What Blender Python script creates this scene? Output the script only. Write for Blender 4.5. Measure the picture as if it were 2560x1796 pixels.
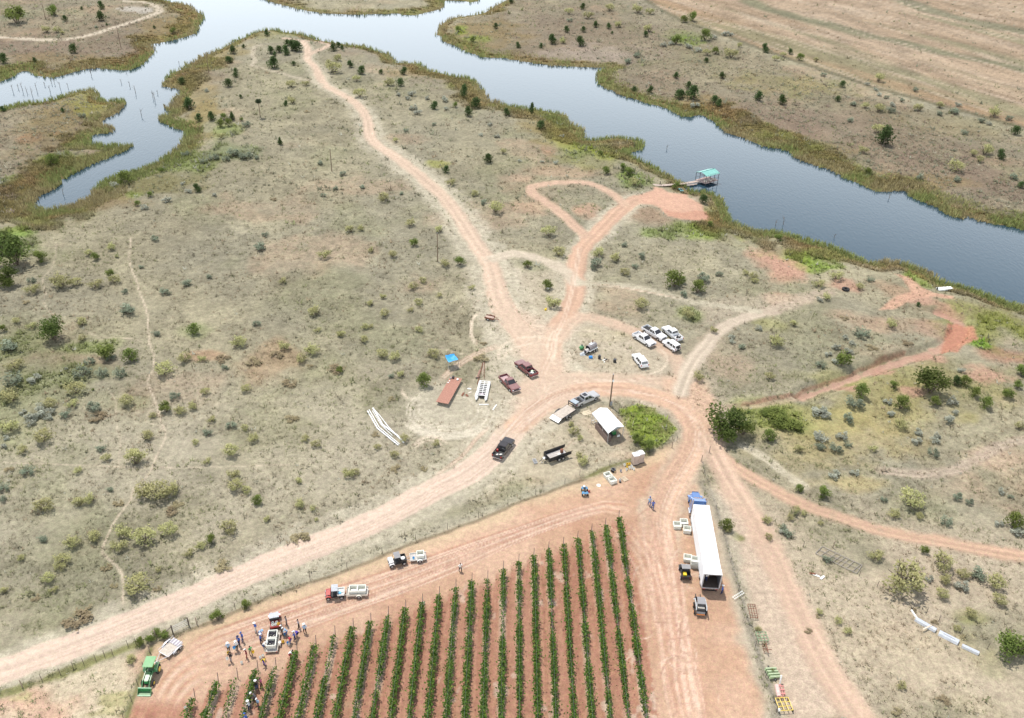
import bpy, bmesh, math, random
import numpy as np
from mathutils import Vector, Matrix
random.seed(7); RNG = np.random.default_rng(11)
for _o in list(bpy.data.objects): bpy.data.objects.remove(_o)
SC = bpy.context.scene
COL = SC.collection
R = math.radians

# ------------------------------------------------------------------ camera
CAM_H, CAM_F, CAM_PITCH, CAM_ROLL = 103.0, 2204.0, R(33.89), R(2.13)
IMG_W, IMG_H = 2560.0, 1796.0
_c, _s = math.cos(CAM_PITCH), math.sin(CAM_PITCH)
_cr, _sr = math.cos(CAM_ROLL), math.sin(CAM_ROLL)
_Rt, _Dn, _Fw = Vector((1, 0, 0)), Vector((0, -_s, -_c)), Vector((0, _c, -_s))
_cx = _cr * _Rt - _sr * _Dn
_cy = -(_sr * _Rt + _cr * _Dn)
cam_data = bpy.data.cameras.new('camera')
cam = bpy.data.objects.new('camera', cam_data); COL.objects.link(cam)
cam.matrix_world = Matrix(((_cx.x, _cy.x, -_Fw.x, 0), (_cx.y, _cy.y, -_Fw.y, 0), (_cx.z, _cy.z, -_Fw.z, CAM_H), (0, 0, 0, 1)))
cam_data.sensor_fit = 'HORIZONTAL'; cam_data.sensor_width = 36
cam_data.lens = 36 * CAM_F / IMG_W
cam_data.clip_start = 1; cam_data.clip_end = 12000
SC.camera = cam
SC.render.resolution_x = 1024; SC.render.resolution_y = 718

# ------------------------------------------------------------------ light
SUN_DIR = Vector((-0.25, 0.33, 1.0)).normalized()      # towards the sun
sun_data = bpy.data.lights.new('sun', 'SUN'); sun_data.energy = 4.9; sun_data.angle = R(0.9)
sun_data.color = (1.0, 0.955, 0.89)
sun = bpy.data.objects.new('sun', sun_data); COL.objects.link(sun)
sun.rotation_euler = SUN_DIR.to_track_quat('Z', 'Y').to_euler(); sun.location = (-60, 200, 300)
world = bpy.data.worlds.new('World'); SC.world = world; world.use_nodes = True
wn = world.node_tree.nodes; wl = world.node_tree.links
sky = wn.new('ShaderNodeTexSky'); sky.sky_type = 'NISHITA'; sky.sun_disc = False
sky.sun_elevation = math.asin(SUN_DIR.z); sky.sun_rotation = math.atan2(SUN_DIR.x, SUN_DIR.y)
sky.air_density = 1.0; sky.dust_density = 1.6; sky.ozone_density = 1.0
wn['Background'].inputs['Strength'].default_value = 0.108
# hazy sky with broken cloud that closes up towards the horizon, the same all round
wtc = wn.new('ShaderNodeTexCoord'); wsep = wn.new('ShaderNodeSeparateXYZ'); wl.new(wtc.outputs['Generated'], wsep.inputs[0])
def wmath(op, a, b=None):
    m = wn.new('ShaderNodeMath'); m.operation = op
    for i, v in enumerate((a, b)):
        if v is None: continue
        if isinstance(v, (int, float)): m.inputs[i].default_value = v
        else: wl.new(v, m.inputs[i])
    return m.outputs[0]
wz = wmath('MAXIMUM', wsep.outputs['Z'], 0.03)
wcmb = wn.new('ShaderNodeCombineXYZ'); wl.new(wmath('DIVIDE', wsep.outputs['X'], wz), wcmb.inputs[0]); wl.new(wmath('DIVIDE', wsep.outputs['Y'], wz), wcmb.inputs[1])
wnz = wn.new('ShaderNodeTexNoise'); wnz.inputs['Scale'].default_value = .55; wnz.inputs['Detail'].default_value = 4; wl.new(wcmb.outputs[0], wnz.inputs['Vector'])
wcl = wn.new('ShaderNodeMapRange'); wcl.interpolation_type = 'SMOOTHSTEP'; wcl.inputs['From Min'].default_value = .48; wcl.inputs['From Max'].default_value = .75; wcl.inputs['To Max'].default_value = .35
wl.new(wnz.outputs['Fac'], wcl.inputs['Value'])
whz = wn.new('ShaderNodeMapRange'); whz.interpolation_type = 'SMOOTHSTEP'; whz.inputs['From Min'].default_value = .53; whz.inputs['From Max'].default_value = .25; wl.new(wsep.outputs['Z'], whz.inputs['Value'])
wmx = wn.new('ShaderNodeMix'); wmx.data_type = 'RGBA'; wmx.inputs[7].default_value = (26.5, 28.2, 29.6, 1)
wl.new(wmath('MAXIMUM', wcl.outputs[0], whz.outputs[0]), wmx.inputs[0]); wl.new(sky.outputs[0], wmx.inputs[6])
wl.new(wmx.outputs[2], wn['Background'].inputs['Color'])
SC.view_settings.view_transform = 'Standard'; SC.view_settings.look = 'None'
SC.view_settings.exposure = -0.14; SC.view_settings.gamma = 1.0
SC.render.engine = 'CYCLES'

# ------------------------------------------------------------------ photo pixel -> place on the ground
WATER_Z = -1.5
S9 = 860 / 2296
ZK = {'A': (0, 0, S9), 'B': (850, 0, S9), 'C': (1700, 0, S9), 'D': (0, 600, S9), 'E': (850, 600, S9), 'F': (1700, 600, S9),
      'G': (0, 1196, S9), 'H': (850, 1196, S9), 'I': (1700, 1196, S9), 'V': (0, 0, 2560 / 2296), 'P': (0, 0, 1.0),
      'w': (1560, 790, 160 / 1718), 'b': (1430, 830, 140 / 2050), 'm': (1210, 880, 160 / 2148), 't': (1080, 880, 160 / 1841),
      's': (1380, 960, 260 / 2296), 'k': (1210, 1080, 240 / 2296), 'o': (1430, 1110, 220 / 2296), 'q': (900, 1000, 140 / 1735),
      'l': (1660, 1200, 200 / 895), 'p': (560, 1510, 240 / 2148), 'g': (340, 1570, 140 / 1327), 'u': (800, 1360, 280 / 2296),
      'v': (440, 1640, 260 / 2296), 'j': (1840, 1460, 160 / 767), 'c': (2260, 1520, 210 / 2296), 'd': (1600, 400, 230 / 2296)}
def Z(k, x, y):
    ox, oy, s = ZK[k]
    return (ox + x * s, oy + y * s)
def unproj(px, z=0.0):
    px = np.atleast_2d(np.asarray(px, float))
    d = px - np.array([IMG_W / 2, IMG_H / 2])
    u = d[:, 0] * _cr + d[:, 1] * _sr; v = -d[:, 0] * _sr + d[:, 1] * _cr
    Zf = -(_s + v / CAM_F * _c)
    t = (z - CAM_H) / Zf
    return np.stack([u / CAM_F * t, (_c - v / CAM_F * _s) * t], -1)
def W(k, x, y, z=0.0):
    return unproj(Z(k, x, y), z)[0]
def Ws(k, pts, z=0.0):
    return unproj([Z(k, *p) for p in pts], z)

# ------------------------------------------------------------------ numpy noise
def vnoise(x, y, seed=0):
    xi = np.floor(x).astype(np.int64); yi = np.floor(y).astype(np.int64)
    fx = x - xi; fy = y - yi
    fx = fx * fx * (3 - 2 * fx); fy = fy * fy * (3 - 2 * fy)
    def h(a, b):
        n = (a * 374761393 + b * 668265263 + seed * 2147483647) & 0xffffffff
        n = ((n ^ (n >> 13)) * 1274126177) & 0xffffffff
        return ((n ^ (n >> 16)) & 0xffff) / 65535.0
    a = h(xi, yi); b = h(xi + 1, yi); c = h(xi, yi + 1); d = h(xi + 1, yi + 1)
    return (a * (1 - fx) + b * fx) * (1 - fy) + (c * (1 - fx) + d * fx) * fy
def fbm(x, y, octv=4, seed=0):
    s = 0; a = 0.5; n = 0
    for i in range(octv):
        s = s + a * vnoise(x * 2 ** i + 17.3 * i, y * 2 ** i - 9.1 * i, seed + i); n += a; a *= 0.5
    return s / n
def sstep(a, b, x):
    t = np.clip((x - a) / (b - a), 0, 1); return t * t * (3 - 2 * t)
# ------------------------------------------------------------------ the ground grid (finer towards the camera)
NX, NY = 700, 620
_phi = np.linspace(math.atan(CAM_H / 50.0), math.atan(CAM_H / 660.0), NY)
YV = np.concatenate([[-60, 0, 25, 40], CAM_H / np.tan(_phi), [760, 950, 1400, 2600, 6000]])
SV = np.concatenate([[-9, -4, -2, -1.4, -1.15], np.linspace(-1, 1, NX), [1.15, 1.4, 2, 4, 9]])
def halfw(y): return 38 + 0.58 * np.maximum(y, 0)
GX = SV[None, :] * halfw(YV)[:, None]; GY = np.repeat(YV[:, None], len(SV), 1)
NR, NC = GX.shape
def rows_between(y0, y1):
    return max(0, int(np.searchsorted(YV, y0)) - 1), min(NR, int(np.searchsorted(YV, y1)) + 1)
def smooth_line(P, step=2.5):
    P = np.asarray(P, float); out = []
    Q = np.vstack([2 * P[0] - P[1], P, 2 * P[-1] - P[-2]])
    for i in range(1, len(Q) - 2):
        n = max(1, int(np.linalg.norm(Q[i + 1] - Q[i]) / step))
        for t in np.linspace(0, 1, n, endpoint=False):
            a, b, c, d = Q[i - 1], Q[i], Q[i + 1], Q[i + 2]
            out.append(0.5 * ((2 * b) + (c - a) * t + (2 * a - 5 * b + 4 * c - d) * t * t + (3 * b - a - 3 * c + d) * t ** 3))
    out.append(P[-1]); return np.array(out)
def line_field(P, reach):
    """distance, signed lateral offset and length along a polyline, over the grid"""
    D = np.full((NR, NC), 1e9); L = np.zeros((NR, NC)); A = np.zeros((NR, NC)); acc = 0
    for i in range(len(P) - 1):
        a, b = P[i], P[i + 1]; ab = b - a; ln = float(np.hypot(*ab))
        if ln < 1e-6: continue
        r0, r1 = rows_between(min(a[1], b[1]) - reach, max(a[1], b[1]) + reach)
        if r1 <= r0: acc += ln; continue
        xs = GX[r0:r1]; x0, x1 = min(a[0], b[0]) - reach, max(a[0], b[0]) + reach
        colm = np.where((xs.max(0) >= x0) & (xs.min(0) <= x1))[0]
        if len(colm) == 0: acc += ln; continue
        c0, c1 = colm[0], colm[-1] + 1
        X = GX[r0:r1, c0:c1] - a[0]; Y = GY[r0:r1, c0:c1] - a[1]
        t = np.clip((X * ab[0] + Y * ab[1]) / (ln * ln), 0, 1)
        d = np.hypot(X - t * ab[0], Y - t * ab[1])
        lat = (X * ab[1] - Y * ab[0]) / ln
        sub = D[r0:r1, c0:c1]; m = d < sub
        sub[m] = d[m]; L[r0:r1, c0:c1][m] = lat[m]; A[r0:r1, c0:c1][m] = (acc + t * ln)[m]
        acc += ln
    return D, L, A, acc
def line_sub(P, reach):
    """the same over just the block of the grid the line crosses"""
    r0, r1 = rows_between(P[:, 1].min() - reach, P[:, 1].max() + reach)
    if r1 <= r0: return None
    xs = GX[r0:r1]; cm = np.where((xs.max(0) >= P[:, 0].min() - reach) & (xs.min(0) <= P[:, 0].max() + reach))[0]
    if len(cm) == 0: return None
    c0, c1 = cm[0], cm[-1] + 1; bx, by = GX[r0:r1, c0:c1], GY[r0:r1, c0:c1]; D = np.full(bx.shape, 1e9); L = np.zeros(bx.shape); A = np.zeros(bx.shape); acc = 0
    for a, b in zip(P[:-1], P[1:]):
        ab = b - a; ln = float(np.hypot(*ab))
        if ln < 1e-6: continue
        q0 = max(0, int(np.searchsorted(YV, min(a[1], b[1]) - reach)) - 1 - r0); q1 = min(r1 - r0, int(np.searchsorted(YV, max(a[1], b[1]) + reach)) + 1 - r0)
        if q1 > q0:
            xx = bx[q0:q1]; k = np.where((xx.max(0) >= min(a[0], b[0]) - reach) & (xx.min(0) <= max(a[0], b[0]) + reach))[0]
            if len(k):
                k0, k1 = k[0], k[-1] + 1; X = bx[q0:q1, k0:k1] - a[0]; Y = by[q0:q1, k0:k1] - a[1]; t = np.clip((X * ab[0] + Y * ab[1]) / (ln * ln), 0, 1); d = np.hypot(X - t * ab[0], Y - t * ab[1])
                sub = D[q0:q1, k0:k1]; m = d < sub; sub[m] = d[m]; L[q0:q1, k0:k1][m] = ((X * ab[1] - Y * ab[0]) / ln)[m]; A[q0:q1, k0:k1][m] = (acc + t * ln)[m]
        acc += ln
    return slice(r0, r1), slice(c0, c1), D, L, A, acc
def inside(P):
    I = np.zeros((NR, NC), bool); n = len(P)
    for i in range(n):
        a, b = P[i], P[(i + 1) % n]
        if a[1] == b[1]: continue
        y0, y1 = min(a[1], b[1]), max(a[1], b[1])
        r0, r1 = int(np.searchsorted(YV, y0, 'right')), int(np.searchsorted(YV, y1, 'right'))
        if r1 <= r0: continue
        yy = YV[r0:r1]; xi = a[0] + (yy - a[1]) / (b[1] - a[1]) * (b[0] - a[0])
        I[r0:r1] ^= GX[r0:r1] < xi[:, None]
    return I
def soft_poly(P, soft):
    I = inside(P); D = line_field(np.vstack([P, P[:1]]), soft * 1.2)[0]
    sd = np.where(I, np.minimum(D, 1e3), -np.minimum(D, 1e3))
    return np.clip(0.5 + sd / (2 * soft), 0, 1)

# ------------------------------------------------------------------ shoreline, traced; near shores are seen over their reeds
FAR, NEAR = WATER_Z, 0.1
shore = [
 ('A', FAR, [(-300,560),(0,545),(60,525),(110,490),(150,478),(200,478),(245,505),(300,515),(360,518),(420,505),(500,480),(560,465),(610,458),(660,455),(720,462),(800,472),(850,472),(900,455),(945,432),(985,395),(1010,370),(1030,345),(1015,315),(985,300),(1060,290),(1130,275),(1200,258),(1260,240),(1305,225),(1315,195),(1330,160),(1345,135),(1358,110),(1345,95),(1310,80),(1280,55),(1260,35),(1200,22),(1150,15),(1060,-10),(980,-90),(1200,-180),(1500,-150),(1700,-40),(1770,0),(1830,20),(1900,40),(1980,60),(2080,80),(2180,92),(2262,96)]),
 ('B', FAR, [(60,100),(130,98),(220,98),(300,95),(380,92),(450,105),(520,100),(600,80),(660,65),(690,45),(693,20),(690,5),(720,5),(800,10),(880,18),(915,15),(930,-30),(960,-140),(1300,-160),(1200,-50),(1100,10),(1060,30),(1020,55),(980,80),(940,95),(880,103),(800,112),(745,125),(700,150),(670,175),(655,205),(650,235),(690,250),(685,275),(720,290),(780,310),(820,335),(870,355),(920,370),(960,385),(1030,390),(1100,385),(1140,402),(1180,405),(1250,415),(1300,425),(1380,435),(1470,440),(1560,445),(1650,450),(1740,452),(1795,450),(1762,462),(1730,480),(1720,510),(1722,545),(1740,570),(1780,595),(1820,605),(1860,630),(1920,650),(1980,665),(2030,685),(2090,700),(2150,715),(2210,735)]),
 ('C', FAR, [(0,772),(60,780),(110,770),(140,765),(190,790),(240,820),(280,860),(320,890),(380,910),(430,920),(480,945),(540,970),(600,985),(680,995),(740,1015),(770,1050),(820,1075),(880,1095),(940,1115),(1000,1130),(1050,1155),(1110,1190),(1170,1215),(1230,1240),(1290,1270),(1340,1280),(1400,1275),(1470,1268),(1520,1280),(1540,1310),(1600,1340),(1670,1365),(1730,1385),(1770,1420),(1820,1445),(1880,1455),(1920,1440),(1980,1465),(2050,1485),(2130,1500),(2200,1505),(2296,1535),(2600,1600),(3200,1700)]),
 ('F', NEAR, [(3200,760),(2600,500),(2296,415),(2200,390),(2080,350),(1950,300),(1850,275),(1780,260),(1700,215),(1620,170),(1540,145),(1470,125),(1380,115),(1310,130),(1250,115),(1180,85),(1100,55),(1020,20),(960,0)]),
 ('C', NEAR, [(900,1590),(840,1570),(760,1545),(690,1525),(620,1515),(540,1520),(480,1505),(400,1475),(345,1445),(325,1405),(300,1350),(265,1290),(220,1265),(160,1255),(100,1250),(40,1235)]),
 ('B', NEAR, [(2269,1185),(2200,1150),(2130,1110),(2060,1070),(1990,1035),(1930,1010),(1895,990),(1950,985),(2010,965),(2025,930),(1990,910),(1930,900),(1860,890),(1780,895),(1700,910),(1640,905),(1620,870),(1625,835),(1590,820),(1530,800),(1505,775),(1500,740),(1465,735),(1400,720),(1320,705),(1240,695),(1150,685),(1090,670),(1040,655),(990,660),(975,615),(960,585),(930,560),(915,530),(880,505),(830,490),(770,488),(700,470),(640,455),(585,450),(560,425),(520,400),(470,400),(420,395),(365,395),(345,360),(310,335),(250,320),(200,300),(150,285),(90,280),(40,275),(0,268)]),
 ('A', NEAR, [(2180,255),(2100,240),(2040,215),(1980,200),(1900,195),(1830,180),(1760,180),(1700,195),(1640,225),(1580,245),(1530,275),(1480,300),(1420,325),(1360,350),(1325,365)]),
 ('A', FAR, [(1325,400),(1300,420),(1250,430),(1250,455),(1200,470),(1150,490),(1120,520),(1095,550),(1090,582),(1130,585),(1190,592),(1210,610),(1200,640),(1170,670),(1155,700),(1170,715),(1120,715),(1120,740),(1170,742),(1150,762),(1090,772),(1070,790),(1090,815),(1140,842),(1190,862),(1230,875),(1255,885),(1245,910)]),
 ('A', NEAR, [(1215,940),(1180,970),(1140,1000),(1080,1030),(1060,1050),(1000,1080),(930,1100),(880,1115),(830,1135),(760,1150),(700,1180),(650,1215),(625,1245),(620,1280),(560,1310),(500,1340),(440,1355),(380,1365),(300,1385)]),
 ('A', FAR, [(215,1388),(240,1310),(290,1290),(340,1270),(385,1235),(390,1210),(440,1180),(500,1150),(560,1120),(620,1090),(680,1070),(730,1045),(790,1020),(840,1000),(868,978)]),
 ('A', NEAR, [(850,960),(800,950),(740,945),(700,950)]),
 ('A', FAR, [(640,970),(570,975),(600,945),(600,910),(640,895),(700,892),(750,878),(740,858),(700,845),(665,832),(690,795),(740,775),(790,745),(825,710),(825,670)]),
 ('A', NEAR, [(805,645),(760,648),(700,655),(665,640),(650,610),(620,585),(600,570),(540,580),(480,595),(420,615),(350,640),(270,655),(180,660),(100,675),(50,685),(0,698),(-300,740)]),
]
SHORE = np.vstack([Ws(k, pts, z) for k, z, pts in shore])
WATER_IN = inside(SHORE)
SHD = np.minimum(line_field(np.vstack([SHORE, SHORE[:1]]), 45)[0], 60)
SHD = np.where(WATER_IN, -SHD, SHD)
N_BIG = fbm(GX * 0.012, GY * 0.012, 4, 1); N_MID = fbm(GX * 0.06, GY * 0.06, 4, 2)
N_SML = fbm(GX * 0.3, GY * 0.3, 3, 3); N_FIN = fbm(GX * 1.1, GY * 1.1, 2, 4)
worked = soft_poly(Ws('V', [(-50,1500),(700,1170),(1000,860),(1180,560),(1330,500),(1480,700),(1600,760),(1600,960),(1780,1250),(2000,1660),(-50,1660)]), 8)
GZ = ((N_BIG - 0.5) * 2.0 + (N_MID - 0.5) * 0.7 + (N_SML - 0.5) * 0.16) * (1 - 0.92 * worked)
GZ = GZ * sstep(4, 30, np.abs(SHD))
bank = WATER_Z + 0.12 + (1.38) * sstep(0, 13, SHD) + (fbm(GX * 0.2, GY * 0.2, 3, 8) - 0.5) * 0.5 * sstep(0, 4, SHD)
GZ = np.where(SHD < 45, GZ + (bank - GZ) * (1 - sstep(9, 30, SHD)), GZ)
GZ = np.where(WATER_IN, WATER_Z + 0.1 - 0.35 * np.minimum(-SHD, 10), GZ)
def hgt(x, y):
    fr = np.interp(y, YV, np.arange(NR)); fc = np.interp(x / halfw(y), SV, np.arange(NC))
    r = int(min(fr, NR - 2)); c = int(min(fc, NC - 2)); a = fr - r; b = fc - c
    return float((GZ[r, c] * (1 - b) + GZ[r, c + 1] * b) * (1 - a) + (GZ[r + 1, c] * (1 - b) + GZ[r + 1, c + 1] * b) * a)
def G(k, x, y, dz=0.0):
    """ground point under a photo pixel; dz = height of the pixel's point above the ground"""
    z = 0.0
    for _ in range(5):
        p = W(k, x, y, z + dz); z = hgt(p[0], p[1])
    return Vector((p[0], p[1], z))
def gidx(x, y):
    return int(round(np.interp(y, YV, np.arange(NR)))), int(round(np.interp(x / halfw(y), SV, np.arange(NC))))

# ------------------------------------------------------------------ ground colours (base colours of grass, soil and dirt)
def C3(*c): return np.array(c, float)
STRAW, TAN, GRN, PINK = C3(.302,.266,.188), C3(.243,.213,.15), C3(.205,.206,.115), C3(.342,.25,.18)
GREY = C3(.25,.226,.172)
def mix(a, b, m): return a + (b - a) * np.asarray(m)[..., None]
col = mix(STRAW, TAN, sstep(.35, .65, N_MID))
col = mix(col, GREY, sstep(.45, .7, fbm(GX * .03, GY * .03, 4, 21)) * .7)
col = mix(col, GRN, sstep(.52, .72, fbm(GX * .045 + 9, GY * .045, 5, 22)) * .4)
col = mix(col, PINK, sstep(.60, .74, fbm(GX * .05, GY * .05 + 40, 5, 23)) * .6)
dark = sstep(.52, .7, fbm(GX * .7, GY * .7, 3, 24)); col = mix(col, TAN * .68, dark * .4)
lite = sstep(.56, .72, fbm(GX * .55, GY * .8, 3, 25)); col = mix(col, STRAW * 1.18, lite * .35)
CAT = np.zeros((NR, NC), np.int8)
def blob(k, x, y, rx, ry, c, s=.7, nz=.06, seed=50):
    p = W(k, x, y); ax = abs(W(k, x + rx, y)[0] - p[0]); ay = abs(W(k, x, y - ry)[1] - W(k, x, y + ry)[1]) / 2
    r = np.hypot((GX - p[0]) / ax, (GY - p[1]) / ay)
    m = sstep(1.25, .45, r + (fbm(GX * nz * 3, GY * nz * 3, 4, seed) - .5) * 1.5) * s
    global col
    col = mix(col, C3(*c), m)
OLV, BRN, LUSH, GREEN2, MAUVE = (.19,.155,.06), (.21,.15,.075), (.18,.225,.045), (.165,.185,.085), (.222,.17,.132)
# brown scrub of the far banks
for b in [('A',700,330,700,90,MAUVE,.7),('A',150,330,260,90,MAUVE,.7),('A',800,180,400,120,MAUVE,.5),('A',1400,550,120,90,MAUVE,.5),('A',330,1000,260,160,MAUVE,.4),
          ('B',1500,230,700,170,MAUVE,.55),('B',640,520,240,90,MAUVE,.6),('B',200,330,220,60,MAUVE,.6),('B',1700,360,350,60,(.34,.29,.25),.7),('C',450,780,420,160,MAUVE,.65),('C',1300,900,700,200,MAUVE,.65),
          ('C',1700,1150,500,150,MAUVE,.55),('C',2150,1250,250,150,MAUVE,.6),('C',700,560,400,90,(.26,.24,.10),.55),('C',1850,830,400,100,(.23,.2,.1),.35),('B',2100,560,260,120,MAUVE,.5),
          ('F',650,170,170,130,(.43,.25,.18),.7),('F',700,400,160,50,(.48,.30,.22),.6),('F',300,850,160,120,(.46,.31,.23),.45),('F',1300,560,260,70,(.44,.26,.18),.45),('F',2150,760,200,60,(.33,.16,.11),.7),
          ('F',1700,600,120,60,(.33,.2,.15),.6),('F',1400,330,120,60,(.3,.19,.13),.6),('E',1900,1440,140,40,(.5,.33,.24),.8),('F',2100,1450,280,80,(.42,.29,.22),.5),
          ('B',1280,1400,180,60,(.5,.3,.21),.35),('B',1660,1420,110,50,(.52,.31,.22),.75),('B',1180,1190,120,30,(.5,.33,.24),.5),('B',1500,1150,300,40,(.46,.29,.2),.35),('A',180,930,90,40,(.42,.2,.13),.7),('A',380,890,30,14,(.4,.16,.1),.8),
          ('B',1390,1000,60,40,(.3,.17,.11),.7),('B',1890,620,70,30,(.25,.1,.06),.85),('B',2050,1430,150,80,(.30,.2,.14),.7),('D',500,820,300,80,(.3,.2,.13),.5),('D',1800,830,220,160,(.33,.21,.13),.5),('D',1400,780,130,40,(.38,.21,.13),.5)]:
    blob(*b)
OC = (.235,.18,.08)
for b in [('B',1450,850,250,130,OC,.65),('B',1700,1050,260,90,(.21,.20,.08),.7),('A',1300,650,120,120,OC,.6),('A',1450,340,220,70,OC,.65),('A',1900,215,320,35,(.21,.19,.07),.7),('F',1250,90,520,50,(.19,.19,.07),.7),('C',250,1440,150,120,(.20,.19,.07),.7),('A',1150,170,200,110,OC,.65),
          ('A',1100,1180,400,90,(.19,.17,.08),.65),('A',450,760,300,130,OC,.6),('B',950,220,330,110,OC,.65),('A',350,900,320,200,(.215,.17,.085),.6),('A',500,400,480,50,OC,.5),('C',900,990,300,60,OC,.6),('C',1500,1200,350,60,OC,.6),('C',100,680,200,70,OC,.6),('B',600,480,260,50,OC,.5),('F',2000,480,260,120,(.20,.18,.07),.7)]:
    blob(*b)
# greener patches
for b in [('D',200,1050,330,300,GREEN2,.6),('D',130,700,200,120,GREEN2,.55),('D',600,720,220,60,(.2,.25,.08),.5),('D',600,890,200,60,GREEN2,.6),('D',900,1100,130,60,GREEN2,.5),('D',150,1250,200,130,(.22,.24,.1),.5),
          ('D',120,80,160,120,GREEN2,.8),('D',1300,600,160,60,(.24,.27,.12),.5),('A',400,1060,160,60,(.17,.24,.06),.8),('A',330,1050,90,40,LUSH,.7),('A',100,1560,180,45,(.17,.25,.05),.8),('A',60,1210,80,40,(.16,.23,.06),.7),
          ('A',1290,960,70,30,(.28,.28,.06),.8),('A',520,650,130,50,(.25,.25,.07),.6),('A',600,700,160,60,(.24,.24,.05),.7),('A',1250,1100,180,60,(.19,.25,.05),.8),('A',870,1300,130,40,LUSH,.85),('A',1010,1230,260,70,(.17,.16,.07),.7),
          ('A',1500,880,120,50,(.2,.25,.07),.6),('A',1560,1030,180,60,(.17,.2,.11),.6),('A',300,80,300,30,(.26,.27,.17),.5),('A',100,100,120,30,(.2,.23,.14),.6),('A',2000,195,200,30,(.2,.24,.07),.7),
          ('B',1620,1000,120,60,(.18,.22,.07),.6),('B',1500,930,120,60,(.24,.24,.06),.7),('B',1750,1030,90,40,(.25,.27,.04),.7),('B',880,260,120,25,(.23,.3,.05),.8),('B',800,200,50,30,(.23,.3,.05),.8),('B',650,1100,80,30,(.3,.3,.07),.6),
          ('B',1950,1190,110,60,(.18,.25,.06),.7),('B',2150,1560,160,40,(.18,.23,.07),.7),('B',2290,250,130,50,(.16,.22,.06),.6),('C',60,270,120,40,(.17,.24,.05),.75),('C',150,1540,180,60,(.2,.25,.06),.8),
          ('C',1850,1440,200,40,(.2,.22,.05),.6),('C',1100,1080,150,40,(.24,.22,.05),.6),('F',830,120,220,60,(.19,.26,.05),.85),('F',850,180,120,40,(.21,.28,.06),.8),('F',1600,250,80,60,(.22,.27,.06),.7),('F',2050,600,260,140,(.19,.2,.05),.8),
          ('F',2000,700,70,30,(.17,.28,.04),.9),('F',800,1180,420,130,(.24,.25,.09),.6),('F',1300,1080,500,200,(.29,.25,.11),.65),('F',1000,1300,600,200,(.36,.29,.14),.55),('F',600,1180,280,90,(.2,.24,.07),.6),('F',560,560,140,50,(.27,.26,.1),.5),
          ('F',1800,980,500,160,(.25,.22,.09),.6),('F',90,500,120,50,(.25,.28,.12),.6),('F',1000,930,300,50,(.27,.25,.1),.6),('I',1500,1150,420,260,(.35,.29,.14),.7),('I',2000,1400,420,200,(.34,.3,.17),.5),('I',1200,40,300,60,(.36,.29,.15),.7),('I',1480,1000,150,50,(.42,.28,.2),.6),('I',1900,920,140,50,(.25,.24,.1),.6),
          ('E',1390,300,60,30,(.2,.26,.1),.7),('E',1250,180,160,40,(.25,.25,.13),.6),('E',1430,400,110,60,(.25,.26,.14),.6),('E',1760,640,240,40,(.28,.26,.1),.75),('E',1800,800,140,60,(.27,.25,.1),.6),('E',1700,840,60,20,(.36,.24,.14),.7)]:
    blob(*b)
grain = fbm(GX * .22, GY * .22, 4, 66); col = col * (1 + .45 * (grain - .5))[..., None]
col = mix(col, GREY * .93, sstep(.5, .75, fbm(GX * .09, GY * .09, 4, 61)) * .35)
lo_r = soft_poly(np.vstack([Ws('I', [(230,60),(900,120),(2400,420),(2500,1700),(600,1700),(400,800)])]), 6)
col = mix(col, C3(.41,.335,.258), lo_r * sstep(.32, .55, fbm(GX * .07, GY * .07, 4, 64)) * .85)
lo_l = soft_poly(Ws('V', [(-100,960),(250,900),(600,860),(980,820),(1120,990),(900,1150),(-100,1540)]), 14)
col = mix(col, C3(.36,.315,.245), lo_l * sstep(.3, .6, fbm(GX * .08, GY * .08, 4, 63)) * .7)
rb_ = soft_poly(Ws('V', [(990,70),(1130,-20),(1400,-20),(1470,20),(1560,70),(1700,125),(1860,185),(2000,228),(2120,262),(2400,345),(2400,540),(2100,470),(1900,420),(1600,285),(1340,195),(1345,150),(1150,132),(1000,95)]), 6)
lb_ = soft_poly(Ws('V', [(-200,-60),(470,-60),(450,150),(300,230),(290,345),(60,470),(-200,560)]), 6)
um_ = soft_poly(Ws('V', [(560,60),(800,90),(1100,230),(1400,400),(1560,520),(1350,520),(1180,640),(1050,800),(500,850),(-100,900),(-100,560),(200,470),(420,300),(400,160)]), 14)
col = col * (1 - .2 * rb_ - .2 * lb_ - .07 * um_)[..., None] * (1 + (C3(1.02, .97, .95) - 1) * np.maximum(rb_, lb_)[..., None])
for b in [('A',1300,1060,260,100,(.17,.185,.08),.8),('A',1050,1230,320,80,(.16,.14,.07),.85),('A',700,1350,300,50,(.2,.15,.085),.8),('A',1500,1000,160,70,(.18,.19,.11),.7),('A',1350,760,120,90,OC,.8),('A',1330,900,130,40,(.2,.16,.08),.8)]: blob(*b)
# reed and sedge belt along the water
bw = 4.5 + 11 * sstep(.35, .7, fbm(GX * .02, GY * .02, 3, 31))
belt = sstep(1.15, .55, SHD / bw + (fbm(GX * .15, GY * .15, 3, 32) - .5) * .9) * (SHD > 0)
near_far = np.where(GY > 140, 1.0, 0.0)
oc = mix(C3(*OLV), C3(.225,.155,.07), sstep(.4, .65, fbm(GX * .08, GY * .08, 4, 33)))
oc = mix(oc, C3(.205,.21,.065), sstep(.55, .7, fbm(GX * .1, GY * .1, 4, 34)) * .8)
col = col + (oc - col) * (belt * .85)[..., None]; col = np.where((belt > .02)[..., None], col * (1 + 1.1 * belt * (fbm(GX * .5, GY * .5, 3, 36) - .5))[..., None], col)
col = mix(col, C3(.125,.10,.05), sstep(4.0, 1.0, SHD) * .6)

col = col * C3(.935, .955, .91)
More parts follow.
